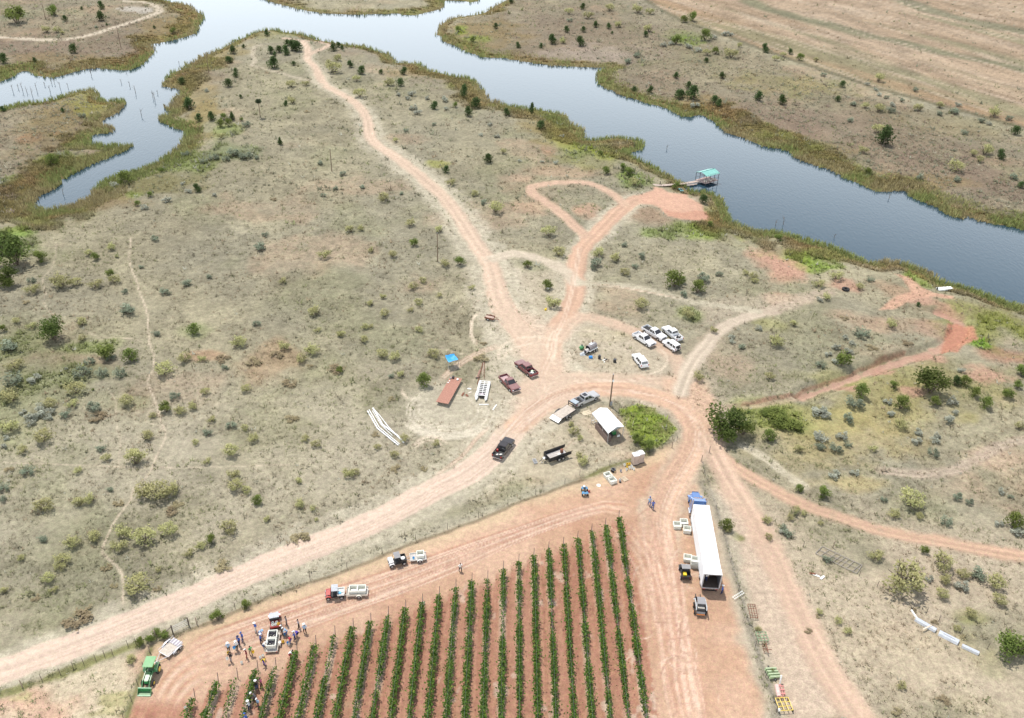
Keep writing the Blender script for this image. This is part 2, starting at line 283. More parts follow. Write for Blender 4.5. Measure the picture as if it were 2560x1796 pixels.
# ------------------------------------------------------------------ fields, vineyard, roads
FIELD_EDGE = Ws('V', [(1380,-60),(1450,0),(1540,50),(1640,85),(1760,130),(1880,170),(1960,195),(2040,215),(2130,240),(2296,285),(2600,370)])
field = soft_poly(np.vstack([FIELD_EDGE, [[900, 330], [900, 1400], [60, 1400]]]), 1.2)
fdir = FIELD_EDGE[-2] - FIELD_EDGE[1]; fdir = fdir / np.hypot(*fdir)
fa = (GX - FIELD_EDGE[1][0]) * fdir[0] + (GY - FIELD_EDGE[1][1]) * fdir[1]
fl = -(GX - FIELD_EDGE[1][0]) * fdir[1] + (GY - FIELD_EDGE[1][1]) * fdir[0]
fcol = mix(C3(.275,.215,.145), C3(.34,.275,.195), sstep(.3, .7, fbm(fl * .09, fa * .008, 4, 41)))
fcol = mix(fcol, C3(.29,.20,.115), sstep(18, 2, fl) * .6)
fcol = mix(fcol, C3(.19,.195,.115), sstep(.52, .68, fbm(fl * .05, fa * .006, 5, 42)) * .75)
fcol = mix(fcol, C3(.15,.165,.10), sstep(9, 3, np.abs(fl - 62 + 10 * np.sin(fa * .02) + 26 * (fbm(fa * .02, fl * .02, 3, 44) - .5))) * .8)
fcol = mix(fcol, C3(.15,.165,.105), sstep(9, 3, np.abs(fl - 135 + 22 * (fbm(fa * .02, fl * .02, 3, 45) - .5))) * .75)
fcol = mix(fcol, C3(.41,.35,.265), sstep(.56, .72, fbm(fl * .4, fa * .03, 4, 43)) * .6)
fcol = fcol * C3(.87,.82,.80) * (1 + .8 * (fbm(fl * .35, fa * .12, 4, 47) - .5))[..., None]
col = mix(col, fcol, field); CAT[field > .5] = 3
ed = line_field(smooth_line(FIELD_EDGE), 6)
col = mix(col, C3(.11,.10,.06), sstep(2.6, .8, np.abs(ed[0] + (N_SML - .5) * 2)) * .85)

def paint(pts, w, c, s=1.0, soft=.8, streak=.25, cat=None, edge=.35, w1=None, rut=0.0, sk=1.6, fade=None, patch=.22):
    """a worn strip along a traced line: half width w (to w1), colour c, streaked along its length"""
    global col
    P = smooth_line(np.vstack([Ws(k, p) if not isinstance(k, np.ndarray) else k for k, p in pts]))
    wm = max(w, w1 or w); q = line_sub(P, wm * 1.7 + soft * 2)
    if q is None: return
    rs, cs, D, L, A, tot = q; on = D < wm * 1.7 + soft * 2
    if not on.any(): return
    d, l, a, x, y = D[on], L[on], A[on], GX[rs, cs][on], GY[rs, cs][on]
    ww = w + ((w1 if w1 else w) - w) * a / max(tot, 1)
    m = sstep(ww + soft, ww - soft * .6, d + (fbm(x * .35, y * .35, 3, 71) - .5) * 2 * edge * ww) * s
    pt = fbm(x * .6 + 3, y * .6, 3, 73); m = np.clip(m * (1 - patch + 2 * patch * sstep(.3, .6, pt + (m - .5) * .5)), 0, 1)
    if fade: m = m * sstep(0, fade, a) * sstep(0, fade, tot - a)
    st = fbm(l * sk, a * .035, 3, 72) - .5
    f = 1 + streak * 2 * st
    if rut: f = f * (1 + rut * np.cos(np.clip(np.abs(l) / ww, 0, 1) * 2 * math.pi * 1.0 + math.pi))
    cc = C3(*c)[None] * f[:, None]; blk = col[rs, cs]
    blk[on] = blk[on] + (cc - blk[on]) * m[:, None]
    if cat is not None:
        k = np.zeros(D.shape, bool); k[on] = m > .5; cb_ = CAT[rs, cs]; cb_[k & (cb_ != 2)] = cat
ROADC, ROADP, SAND, SOIL = (.505,.395,.312), (.57,.46,.35), (.40,.36,.275), (.39,.205,.135)
# vineyard ground
VINE_P = [('G',(700,1700)),('G',(850,1540)),('G',(930,1340)),('G',(1010,1130)),('G',(1200,1060)),('G',(1450,935)),('G',(1700,840)),('G',(2269,640)),('H',(282,510)),('H',(717,350)),('H',(1120,190)),('H',(1500,60)),
          ('E',(1720,1585)),('E',(2000,1480)),('E',(2210,1370)),('E',(2290,1330)),('F',(120,1470)),('I',(100,30)),('I',(200,150)),('I',(290,380)),('I',(350,640)),('I',(410,900)),('I',(520,1300)),('I',(600,1602)),('I',(700,1900))]
VINE_POLY = np.vstack([Ws(k, [p]) for k, p in VINE_P])
VINE_POLY = np.vstack([VINE_POLY, [[40, 30], [-62, 30]]])
vin = soft_poly(VINE_POLY, .8)
vcol = mix(C3(.405,.272,.193), C3(.455,.322,.24), sstep(.35, .65, fbm(GX * .12, GY * .12, 4, 81)))
vcol = mix(vcol, C3(.35,.205,.14), sstep(.55, .75, fbm(GX * .07, GY * .07, 3, 82)) * .6)
CAT[vin > .5] = 2
col = mix(col, vcol * C3(1.0, .955, .9), vin)
# straw margin inside the fence
fe = line_field(smooth_line(VINE_POLY[2:17]), 12)
col = mix(col, C3(.46,.37,.235), sstep(3.4, .8, fe[0] + (N_SML - .5) * 3) * .55 * vin)
# vine rows: fitted to the photograph
ROW_K, ROW_SP, ROW_X0 = -0.0159, 2.295 * CAM_H / 100.08, 19.70 * CAM_H / 100.08
def row_x(i, y): return ROW_K * y + (ROW_X0 - i * ROW_SP) * math.sqrt(1 + ROW_K ** 2)
ROW_END = [('H',1870,255),('H',1775,305),('H',1682,345),('H',1590,395),('H',1493,435),('H',1395,465),('H',1298,508),('H',1192,548),('H',1090,598),('H',980,660),('H',882,678),('H',768,718),('H',655,768),('H',545,818),('H',430,858),('H',318,902),('H',205,948),('H',82,985),
           ('G',2235,1035),('G',2105,1100),('G',1985,1150),('G',1835,1250),('G',1715,1265),('G',1580,1320),('G',1452,1352),('G',1285,1460)]
ROW_Y = [float(W(k, x, y, 1.5)[1]) for k, x, y in ROW_END]
ri = (ROW_X0 - (GX - ROW_K * GY) / math.sqrt(1 + ROW_K ** 2)) / ROW_SP
rn = np.clip(np.round(ri), 0, len(ROW_Y) - 1).astype(int)
rlat = (ri - rn) * ROW_SP; rend = np.array(ROW_Y)[rn]
inrow = sstep(1.5, -1.5, GY - rend) * ((ri > -.75) & (ri < len(ROW_Y) + 3)) * vin
rowsoil = mix(C3(.29,.155,.108), C3(.335,.19,.137), sstep(.3, .7, fbm(rlat * 2.2 + rn * 7, GY * .05, 3, 83)))
rowsoil = mix(rowsoil, C3(.38,.23,.158), sstep(.55, .75, fbm(rlat * 5 + rn * 7, GY * .03, 2, 84)) * .5)
col = mix(col, rowsoil * C3(1.02, .95, .9), inrow * .93)
strip = sstep(.62, .3, np.abs(rlat + .05)) * sstep(.38, .62, fbm(GY * .12, rn * 3.7, 3, 85)) * inrow
col = mix(col, C3(.47,.37,.27), strip * .75)
col = mix(col, C3(.55,.46,.37), sstep(.72, .8, fbm(GX * .5, GY * .35, 3, 86)) * inrow * .5)
# left corner below the fence: straw and bare earth
cor = soft_poly(np.vstack([Ws('G', [(-200,1520),(0,1455),(400,1320),(800,1190),(1000,1130),(930,1340),(850,1540),(760,1700),(-300,1800)]), [[-80, 50]]]), 1)
ccol = mix(C3(.43,.365,.26), C3(.44,.30,.215), sstep(.4, .6, fbm(GX * .09, GY * .09, 4, 91)))
ccol = mix(ccol, C3(.33,.30,.15), sstep(.58, .72, fbm(GX * .16, GY * .3, 4, 92)) * .8)
col = mix(col, ccol, cor)
# worn turning ground, roads, tracks (traced)
def poly_paint(pts, c, s, soft=2.0, seed=101, amt=.5):
    global col
    m = soft_poly(np.vstack([Ws(k, [p]) for k, p in pts]), soft)
    m = sstep(.25, .75, m + (fbm(GX * .25, GY * .25, 4, seed) - .5) * amt) * s
    col = mix(col, C3(*c), m); return m
E_ = lambda *p: [('E', q) for q in p]
poly_paint(E_((950,480),(1130,430),(1300,560),(1460,560),(1450,900),(1350,1010),(1250,1100),(1150,1230),(1000,1330),(700,1330),(480,1250),(430,1050),(640,960),(860,1000),(1010,900),(960,700)), SAND, .7, 4)
poly_paint(E_((1480,560),(1700,590),(1950,650),(2150,760),(2200,850),(2100,900),(1800,900),(1560,850),(1430,760)), (.36,.33,.245), .6, 2.5)
poly_paint(E_((1330,1200),(1600,1140),(1800,1360),(1950,1420),(1800,1520),(1500,1600),(1100,1602),(1050,1500)), (.40,.35,.255), .7, 2.5)
poly_paint(E_((1650,1100),(1800,1110),(1950,1300),(1900,1400),(1700,1330),(1600,1210)), (.41,.33,.24), .6, 1.5)
poly_paint(E_((1060,180),(1250,120),(1450,200),(1510,380),(1480,490),(1290,480),(1150,330)), (.30,.28,.205), .5, 2)
lush_m = poly_paint(E_((1870,1130),(1980,1095),(2100,1120),(2200,1200),(2250,1270),(2200,1320),(2150,1390),(2050,1390),(1960,1310),(1910,1230)), (.24,.29,.07), .9, 1.6, amt=.9)
bare_m = poly_paint([('I',q) for q in ((230,60),(420,200),(560,430),(760,640),(900,960),(1050,1250),(1180,1600),(700,1620),(560,1150),(440,800),(360,520),(290,300))], (.43,.34,.258), .92, 3, amt=.35)
V_ = lambda *p: [('V', p)]
poly_paint([('V',q) for q in ((1075,620),(1130,600),(1300,630),(1340,700),(1500,755),(1560,830),(1610,900),(1590,1010),(1500,950),(1400,885),(1300,895),(1200,970),(1100,1060),(1030,1060),(1120,940),(1145,830),(1090,720))], (.415,.345,.262), .55, 7, amt=.7)
# main road from the lower left
MAIN = [(-160,1562),(0,1505),(100,1470),(200,1433),(300,1395),(400,1353),(500,1310),(600,1268),(700,1228),(800,1188),(900,1140),(980,1095),(1050,1060),(1110,1010),(1150,965),(1190,925),(1240,890),(1290,872)]
paint(V_(*MAIN), 3.6, SAND, .6, 1.6, .2, edge=.4, w1=6.5)
paint(V_(*MAIN), 2.1, ROADC, 1, .5, .2, cat=1, w1=2.7, edge=.15, rut=.05)
NORTH = [(1240,885),(1225,840),(1200,800),(1170,750),(1140,710),(1115,665),(1105,620),(1090,580),(1060,540),(1030,490),(1005,455),(970,420),(930,385),(890,355),(850,330),(830,310),(825,280),(815,255),(790,230),(760,212),(730,195),(715,170),(705,150),(690,135),(690,110),(680,92)]
paint(V_(*NORTH), 7.0, SAND, .65, 3.0, .2, w1=2.0, edge=.45)
paint(V_(*NORTH), 2.3, (.47,.36,.272), .97, 1.1, .2, cat=1, w1=1.15, edge=.3, rut=.08)
TRUNK = [(1240,870),(1235,800),(1245,745),(1275,700),(1290,660),(1290,610),(1305,560),(1340,525),(1370,495),(1400,465),(1440,445),(1490,440),(1530,448)]
paint(V_(*TRUNK), 4.2, SAND, .6, 1.8, .2, edge=.45)
paint(V_(*TRUNK), 1.9, (.44,.295,.21), .97, 1.0, .25, cat=1, edge=.3, rut=.08, w1=2.4)
paint(V_((1312,530),(1285,505),(1250,475),(1215,450),(1190,432),(1192,420),(1240,412),(1300,411),(1340,420),(1375,438),(1400,460)), 1.4, (.43,.30,.218), .9, .9, .22, cat=1, edge=.25)
paint(V_((1100,585),(1150,570),(1190,577),(1230,590),(1265,607),(1290,635)), 1.7, (.44,.375,.29), .8, 1.0, .2, cat=1, edge=.3)
poly_paint([('d',q) for q in ((0,870),(350,750),(330,660),(560,680),(700,770),(930,770),(1180,750),(1210,890),(1370,990),(1560,1090),(1600,1230),(1720,1380),(1700,1500),(1350,1520),(950,1480),(700,1400),(600,1330),(480,1200),(300,1120),(0,1090))], (.455,.285,.205), 1, 1.0, amt=.4)
m_pad = soft_poly(Ws('d', [(0,870),(350,750),(330,660),(560,680),(700,770),(930,770),(1180,750),(1210,890),(1370,990),(1560,1090),(1600,1230),(1720,1380),(1700,1500),(1350,1520),(950,1480),(700,1400),(600,1330),(480,1200),(300,1120),(0,1090)]), .8)
CAT[(m_pad > .5) & (SHD > 0)] = 4
poly_paint([('d',q) for q in ((500,1180),(750,1290),(1100,1310),(1350,1230),(1600,1230),(1760,1350),(1700,1500),(1350,1520),(1000,1480),(700,1400))], (.40,.22,.152), .85, .8, amt=.4)
# junction, ring road, arms
paint(V_((1250,760),(1300,712),(1350,718),(1400,735),(1440,750),(1480,775),(1520,812),(1530,850)), 1.6, (.45,.33,.245), .75, 1.2, .22, cat=1, edge=.3)
paint(V_((1180,880),(1230,855),(1290,850),(1350,852),(1420,855),(1480,858),(1530,862)), 2.2, (.455,.34,.253), .75, 1.4, .25, cat=1, edge=.3)
RING = [(1160,955),(1220,905),(1290,878),(1360,872),(1420,876),(1470,888),(1515,908),(1548,940),(1560,980),(1548,1020),(1522,1060),(1495,1110),(1480,1160),(1475,1230)]
paint(V_(*RING), 3.4, (.41,.335,.25), .6, 1.4, .2, edge=.4)
paint(V_(*RING), 2.3, (.465,.315,.222), .97, .9, .25, cat=1, edge=.25, rut=.06)
poly_paint([('V',q) for q in ((1120,690),(1180,700),(1250,730),(1275,850),(1320,885),(1200,940),(1140,975),(1160,880),(1175,800))], (.465,.355,.268), .8, 5)
poly_paint([('V',q) for q in ((1490,850),(1560,840),(1600,900),(1620,1000),(1590,1010),(1550,960),(1500,890))], (.455,.312,.22), .85, 2.5)
paint(V_((1525,880),(1540,840),(1560,805),(1585,775),(1612,745),(1650,722),(1700,708),(1730,700)), 1.7, (.425,.355,.275), .9, 1.0, .22, cat=1, edge=.35, w1=1.5, rut=.06)
paint(V_((1690,708),(1760,690),(1820,668),(1880,648)), 1.8, (.38,.30,.23), .6, 1.2, .22, edge=.5, w1=1.2, fade=4)
poly_paint([('F',q) for q in ((100,430),(500,380),(800,360),(1050,320),(760,470),(420,500),(200,560))], (.34,.285,.215), .55, 3, amt=.8)
paint(V_((1305,635),(1380,640),(1440,648),(1500,665),(1560,680),(1620,690),(1700,702)), 1.1, (.40,.36,.27), .65, .8, .2, edge=.3)
GUL = [(1600,917),(1680,911),(1750,901),(1800,886),(1850,869),(1900,851),(1960,827),(2020,807),(2080,787),(2130,765),(2155,735),(2150,715),(2110,700)]
paint(V_(*GUL[:4]), .9, (.36,.27,.19), .55, .8, .3, edge=.5)
gd = line_field(smooth_line(Ws('V', GUL[3:])), 8)[0]
paint(V_(*GUL[3:]), .55, (.40,.262,.192), .85, .6, .35, cat=1, w1=1.4, edge=.8, patch=.45)
for q_ in [((1980,830),30,12),((2090,800),36,14),((2130,700),30,20),((1890,640),40,16),((2050,880),40,14),((2210,840),60,20),((1760,600),50,22),((2060,670),46,14),((1900,870),26,8)]: blob('V', q_[0][0], q_[0][1], q_[1], q_[2], (.37,.22,.16), .75, .12, 55)
poly_paint([('F',q) for q in ((1780,560),(1850,540),(1960,580),(1975,660),(1900,700),(1850,750),(1750,740),(1770,640))], (.37,.175,.115), .9, .9, amt=.7)
poly_paint([('F',q) for q in ((1330,470),(1400,400),(1480,370),(1540,350),(1480,260),(1430,210),(1540,240),(1620,310),(1700,350),(1830,365),(1830,395),(1700,380),(1560,400),(1420,470))], (.43,.265,.185), .9, .9, amt=.6)
paint(V_((1568,960),(1600,1005),(1650,1050),(1720,1092),(1800,1132),(1880,1160),(1960,1185),(2050,1205),(2150,1222),(2230,1237),(2400,1262)), 1.35, (.42,.285,.20), .85, 1.0, .25, cat=1, edge=.25, rut=.1)
paint(V_((1590,990),(1630,1070),(1680,1150),(1715,1215),(1745,1275),(1775,1340),(1805,1405),(1835,1465),(1875,1535),(1930,1620),(1990,1720)), 2.0, (.45,.325,.24), .85, 1.4, .28, cat=1, edge=.3, rut=.06)
paint([('F', [(1350,1530),(1600,1560),(1850,1530),(1950,1480),(2100,1390),(2296,1330),(2500,1290)])], 1.1, (.36,.29,.225), .6, .7, .2, edge=.3, rut=.1)
paint([('F', [(430,1380),(560,1450),(700,1560),(820,1640)])], .9, (.46,.41,.31), .6, .6, .2)
# far bank road and faint two-tracks
paint([('A', [(-200,232),(0,245),(150,258),(300,265),(430,262),(530,250),(640,225),(740,195),(840,165),(940,130),(1020,100),(1065,80),(1055,55),(1010,30),(940,15),(840,8)])], 1.5, (.42,.36,.275), .95, .7, .15, cat=1, edge=.2, rut=.08)
poly_paint([('A',q) for q in ((770,60),(880,42),(1000,50),(1030,75),(960,90),(840,80))], (.42,.39,.345), .6, 2, amt=.9)
paint([('A', [(2040,380),(2110,345),(2170,318),(2205,295),(2180,280),(2110,265),(2000,262),(1900,258)])], 1.3, (.43,.33,.25), .85, .7, .15, edge=.25)
paint([('A', [(1740,300),(1705,310),(1690,340),(1690,380),(1700,420),(1680,440),(1780,465),(1880,490),(1980,525),(2080,550),(2150,580)])], .9, (.38,.33,.25), .65, .6, .2)
# foot and cattle trails
T1 = [('D', [(875,0),(870,60),(865,130),(880,210),(910,270),(930,350),(960,420),(985,500),(990,600),(1000,700),(1020,750),(1030,800),(1020,870),(985,950),(1010,1020),(1040,1090),(1060,1160),(1080,1230),(1110,1290),(1095,1360),(1050,1440),(1020,1520),(985,1580)]),
      ('G', [(890,70),(870,150),(800,240),(750,310),(720,380),(690,450),(685,500),(720,540),(780,590),(820,650),(825,720),(820,840)])]
TR = (.46,.385,.29)
paint(T1, .13, TR, .75, .2, .1, edge=.2)
for P_ in ([('D',[(370,0),(370,120),(340,200),(290,260),(290,310),(310,370),(290,410),(310,460),(380,530)])], [('D',[(570,610),(650,650),(800,655),(900,665),(1000,705)])],
           [('D',[(-60,1485),(60,1490),(300,1500),(600,1508),(780,1515),(1000,1530),(1500,1520),(2000,1505)])], [('D',[(1040,1090),(985,1170),(975,1225),(1060,1245),(1110,1290)])], [('D',[(720,1000),(780,1100),(770,1200),(800,1330),(790,1515)])], [('G',[(990,740),(1020,760),(1010,840)])]):
    paint(P_, .1, TR, .5, .2, .1, edge=.2)
# wheel marks in the sand and headland
def arc(k, cx, cy, rx, ry, a0, a1, n=26):
    return [(cx + rx * math.cos(a), cy + ry * math.sin(a)) for a in np.linspace(R(a0), R(a1), n)]
rr = random.Random(3)
for i in range(11):
    paint([('E', arc('E', 720 + rr.uniform(-15, 15), 1150 + rr.uniform(-10, 10), 190 + i * 10, 95 + i * 8, rr.uniform(-120, 20), rr.uniform(90, 250)))], .14, (.48,.43,.335) if i % 3 else (.33,.29,.21), .65, .14, .1, edge=.1, fade=3)
for i in range(8):
    paint([('E', arc('E', 720, 1190, 230 + i * 10 + rr.uniform(-4, 4), 100 + i * 6, 10, 175))], .22, (.49,.44,.345), .6, .2, .1, edge=.1, fade=4)
for (cx, cy, rx, ry, a0, a1) in [(610,1420,120,100,-180,-20),(600,1425,95,80,-180,0),(940,600,60,95,90,290),(960,610,85,120,110,270),(1520,720,130,140,110,260),(1520,720,105,110,110,260),(1300,760,240,110,150,330),(1300,790,200,90,160,340),(480,1010,60,60,60,200),(2000,800,180,100,-60,90),(1350,700,90,140,-40,60)]:
    for q in (0, 9): paint([('E', arc('E', cx, cy, rx + q, ry + q * .7, a0, a1))], .13, (.56,.47,.36), .6, .13, .1, edge=.1, fade=3)
for (p, n, sp_) in [([(600,1590),(800,1450),(900,1330),(1010,1230)], 3, 9), ([(640,960),(780,830),(960,730),(1080,690)], 5, 10), ([(880,60),(1000,160),(1100,330),(1200,520),(1360,640)], 3, 14), ([(1590,20),(1540,300),(1480,520),(1420,640),(1400,800)], 4, 12), ([(980,330),(1010,480),(1150,640),(1250,760)], 3, 14), ([(1640,280),(1950,330),(2296,400)], 2, 12),
                    ([(1480,960),(1650,930),(1900,930),(2150,900)], 4, 10), ([(1350,1020),(1330,900),(1380,780),(1420,640)], 4, 16)]:
    for i in range(n):
        paint([('E', [(x + i * sp_ * .6, y + i * sp_ * .5) for x, y in p])], .16, (.58,.46,.36) if i % 2 else (.43,.30,.22), .5, .15, .1, edge=.1, fade=4)
for i in range(13):
    o = i * 17 + rr.uniform(-5, 5); f = 1 - i * .012
    line = [('G', [(1180, 1150 + o * .8), (1450, 1010 + o), (1750, 905 + o), (2269, 720 + o)]), ('H', [(400, 590 + o * .9), (800, 450 + o * .75), (1200, 320 + o * .5), (1500, 220 + o * .42), (1760, 150 + o * .36)]), ('H', [(1900, 150 + o * .5), (1990, 260 + o * .1)])]
    paint(line[:2 + (i % 2)], .18 + .1 * rr.random(), (.37,.20,.135) if i % 3 == 0 else (.55,.40,.30), .6, .17, .1, edge=.1, fade=8)
for i in range(7):
    paint([('G', arc('G', 1640 - i * 6, 1560 + i * 8, 620 - i * 34, 470 - i * 30, 185, 245))], .2, (.56,.41,.31) if i % 2 else (.40,.225,.15), .6, .17, .1, edge=.1, fade=4)
for i in range(26):
    x0 = 2000 + rr.uniform(0, 240)
    P_ = [('H', [(x0 - 40 + rr.uniform(-30, 40), 180 + rr.uniform(0, 200)), (x0 + rr.uniform(-20, 60), 600 + rr.uniform(-60, 60)), (x0 + 90 + rr.uniform(-30, 40), 1000), (x0 + 170 + rr.uniform(-30, 60), 1400), (x0 + 240, 1750)])]
    paint(P_, .16 + .12 * rr.random(), (.58,.42,.32) if rr.random() < .6 else (.41,.245,.17), .55, .15, .1, edge=.1, fade=6)
for i in range(22):
    cx, cy = 2080 + rr.uniform(-30, 330), rr.uniform(500, 1150)
    a0 = rr.uniform(0, 300)
    paint([('H', arc('H', cx, cy, rr.uniform(40, 130), rr.uniform(60, 170), a0, a0 + rr.uniform(60, 150)))], .16, (.58,.43,.33) if i % 2 else (.40,.25,.18), .55, .15, .1, edge=.1, fade=2)
for i in range(9):
    paint([('H', [(1700 + i * 14, 1600), (1650 + i * 0, 1300)]) ][:0] or [('H', arc('H', 1400, 900, 620 + i * 26, 640 + i * 20, -65 + i, 12))], .18, (.56,.40,.30) if i % 2 else (.42,.26,.18), .45, .16, .1, edge=.1, fade=5)
for i in range(4):
    paint([('G', [(1240 + i * 40, 530), (1290 + i * 42, 620), (1350 + i * 30, 700)])], .2, (.5,.44,.33), .5, .2, .1, fade=2)
for i in range(30):     # thin tyre lines along the headland
    o = rr.uniform(-6, 250); ph = rr.uniform(-14, 14)
    P_ = [('G', [(1300, 1085 + o * .8), (1450, 1010 + o), (1750, 905 + o + ph), (2269, 720 + o - ph)]), ('H', [(400, 590 + o * .9), (800, 450 + o * .75 + ph), (1200, 320 + o * .5), (1500, 220 + o * .42), (1800, 140 + o * .36)])]
    paint(P_, .09, (.36,.215,.15) if rr.random() < .5 else (.52,.39,.30), .65, .1, .1, edge=.1, fade=10, patch=.4)
for i in range(46):     # turning circles in the loading yard
    cx, cy, a0 = rr.uniform(1990, 2420), rr.uniform(330, 1500), rr.uniform(0, 360)
    paint([('H', arc('H', cx, cy, rr.uniform(60, 220), rr.uniform(60, 240), a0, a0 + rr.uniform(50, 130)))], .09, (.53,.40,.31) if rr.random() < .5 else (.36,.22,.155), .65, .1, .1, edge=.1, fade=2, patch=.35)
for i in range(60):     # tyre lines over the junction and turning ground
    cx, cy, a0 = rr.uniform(950, 2250), rr.uniform(480, 1250), rr.uniform(0, 360)
    paint([('E', arc('E', cx, cy, rr.uniform(120, 420), rr.uniform(70, 260), a0, a0 + rr.uniform(30, 80)))], .1, (.52,.43,.335) if rr.random() < .6 else (.34,.255,.19), .5, .1, .1, edge=.1, fade=3, patch=.4)
for i in range(16):
    o = rr.uniform(-26, 26); paint(V_(*[(x + o * .3, y + o * .6) for x, y in MAIN[1:]]), .1, (.56,.45,.36) if i % 2 else (.42,.31,.24), .5, .12, .1, edge=.1, fade=12, patch=.4)
for i in range(8):
    o = rr.uniform(-24, 24); paint(V_(*[(x + o, y + o * .35) for x, y in RING]), .1, (.53,.40,.31) if i % 2 else (.37,.24,.17), .55, .12, .1, edge=.1, fade=6, patch=.4)
# rank olive growth along the old fence lines
for P_, w_ in [([('G', [(-60,1465),(150,1395),(405,1310),(700,1190),(910,1110),(1090,1045)])], .7), ([('G', [(1010,1130),(960,1270),(920,1380),(880,1490),(830,1620)])], .55), ([('E', [(1640,1590),(1800,1515),(1900,1480),(2050,1425)])], .5), ([('G', [(1390,935),(1450,915),(1500,890)])], .6), ([('G', [(1590,855),(1660,835)])], .5), ([('I', [(280,300),(330,360),(400,400)])], .7)]:
    paint(P_, w_ * .8, (.185,.18,.08), .7, .6, .3, edge=1.0, patch=.5)
# fence-line litter strip: grey straw on the road side
fl_ = line_field(smooth_line(np.vstack([Ws('G', [(1315,975),(1570,870),(1820,770),(2070,680)]), Ws('H', [(47,600),(282,500),(505,415),(717,340),(925,265),(1120,180),(1305,110),(1500,40)])])), 5)
col = mix(col, C3(.345,.315,.235), sstep(3.2, .5, np.abs(fl_[0]) + (N_SML - .5) * 2) * (fl_[1] < .3) * .7)
col = mix(col, C3(.19,.155,.10), sstep(.55, .12, np.abs(fl_[1] - .5 + (N_SML - .5) * .8)) * (fl_[0] < 4) * .8)
fr_ = line_field(smooth_line(Ws('I', [(200,120),(240,200),(300,400),(345,560),(390,750),(440,960),(520,1200),(590,1400),(640,1602),(700,1800)])), 6)
col = mix(col, C3(.37,.33,.25), sstep(2.6, .6, np.abs(fr_[0]) + (N_SML - .5) * 2.2) * .8)
col = mix(col, C3(.20,.18,.14), sstep(.8, .2, np.abs(fr_[1] + (N_SML - .5) * 1.6)) * (fr_[0] < 4) * .6)
# gully cut: a real step in the ground
GZ = GZ - 0.9 * sstep(2.6, 1.4, gd) * sstep(1.0, 4.0, SHD)
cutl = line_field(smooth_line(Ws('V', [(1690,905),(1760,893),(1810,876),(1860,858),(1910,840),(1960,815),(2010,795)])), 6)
GZ = GZ + 0.45 * sstep(.0, .35, -cutl[1]) * sstep(4.5, 1.2, cutl[0]) * (cutl[0] < 5)
col = mix(col, C3(.24,.13,.085), sstep(.6, .15, np.abs(cutl[1] + .15 + (N_SML - .5) * 1.2)) * (cutl[0] < 3) * .65)  # bare bank soil, painted darker for the shade on the cut face
rutz = (fbm(GX * 1.4, GY * 1.4, 2, 120) - .5) * .10
GZ = GZ + rutz * (~WATER_IN)
col = np.clip(col, .02, .75)

# ------------------------------------------------------------------ materials
def new_mat(name):
    m = bpy.data.materials.new(name); m.use_nodes = True
    return m, m.node_tree.nodes, m.node_tree.links, m.node_tree.nodes['Principled BSDF']
def ground_mat():
    m, n, l, b = new_mat('ground')
    at = n.new('ShaderNodeAttribute'); at.attribute_name = 'col'
    geo = n.new('ShaderNodeNewGeometry')
    def nz(scale, det, rough=.6, stretch=None):
        t = n.new('ShaderNodeTexNoise'); t.inputs['Scale'].default_value = scale; t.inputs['Detail'].default_value = det; t.inputs['Roughness'].default_value = rough
        if stretch:
            mp = n.new('ShaderNodeMapping'); mp.inputs['Scale'].default_value = stretch
            l.new(geo.outputs['Position'], mp.inputs['Vector']); l.new(mp.outputs[0], t.inputs['Vector'])
        else: l.new(geo.outputs['Position'], t.inputs['Vector'])
        return t
    a = nz(1.1, 5, .7); c = nz(5.0, 3, .65); e = nz(.35, 4, .6)
    def mr(src, lo, hi, f0=.3, f1=.7):
        r = n.new('ShaderNodeMapRange'); r.inputs['From Min'].default_value = f0; r.inputs['From Max'].default_value = f1
        r.inputs['To Min'].default_value = lo; r.inputs['To Max'].default_value = hi
        l.new(src.outputs['Fac'], r.inputs['Value']); return r
    m1, m2, m3 = mr(a, .72, 1.24), mr(c, .8, 1.2), mr(e, .9, 1.1)
    x1 = n.new('ShaderNodeMath'); x1.operation = 'MULTIPLY'; l.new(m1.outputs[0], x1.inputs[0]); l.new(m2.outputs[0], x1.inputs[1])
    x2 = n.new('ShaderNodeMath'); x2.operation = 'MULTIPLY'; l.new(x1.outputs[0], x2.inputs[0]); l.new(m3.outputs[0], x2.inputs[1])
    # bare worn dirt is smoother than grass: the stored roughness scales the mottling
    ra = n.new('ShaderNodeAttribute'); ra.attribute_name = 'mottle'
    x3 = n.new('ShaderNodeMix'); x3.inputs[2].default_value = 1.0
    l.new(ra.outputs['Fac'], x3.inputs[0]); l.new(x2.outputs[0], x3.inputs[3])
    vm = n.new('ShaderNodeVectorMath'); vm.operation = 'SCALE'; l.new(at.outputs['Color'], vm.inputs[0]); l.new(x3.outputs[0], vm.inputs['Scale'])
    hs = n.new('ShaderNodeHueSaturation'); hs.inputs['Hue'].default_value = .5
    hr = mr(nz(2.3, 3), .485, .515); l.new(hr.outputs[0], hs.inputs['Hue']); l.new(vm.outputs[0], hs.inputs['Color'])
    l.new(hs.outputs[0], b.inputs['Base Color'])
    b.inputs['Roughness'].default_value = .95; b.inputs['Specular IOR Level'].default_value = .12
    bp = n.new('ShaderNodeBump'); bp.inputs['Strength'].default_value = .55; bp.inputs['Distance'].default_value = .12
    l.new(x2.outputs[0], bp.inputs['Height']); l.new(bp.outputs[0], b.inputs['Normal'])
    return m
GROUND_MAT = ground_mat()
mottle = np.clip(np.where(CAT == 1, .55, np.where(CAT == 2, .75, np.where(CAT == 4, .65, 1.0))), 0, 1)
verts_all = np.stack([GX, GY, GZ], -1).reshape(-1, 3).astype(np.float32)
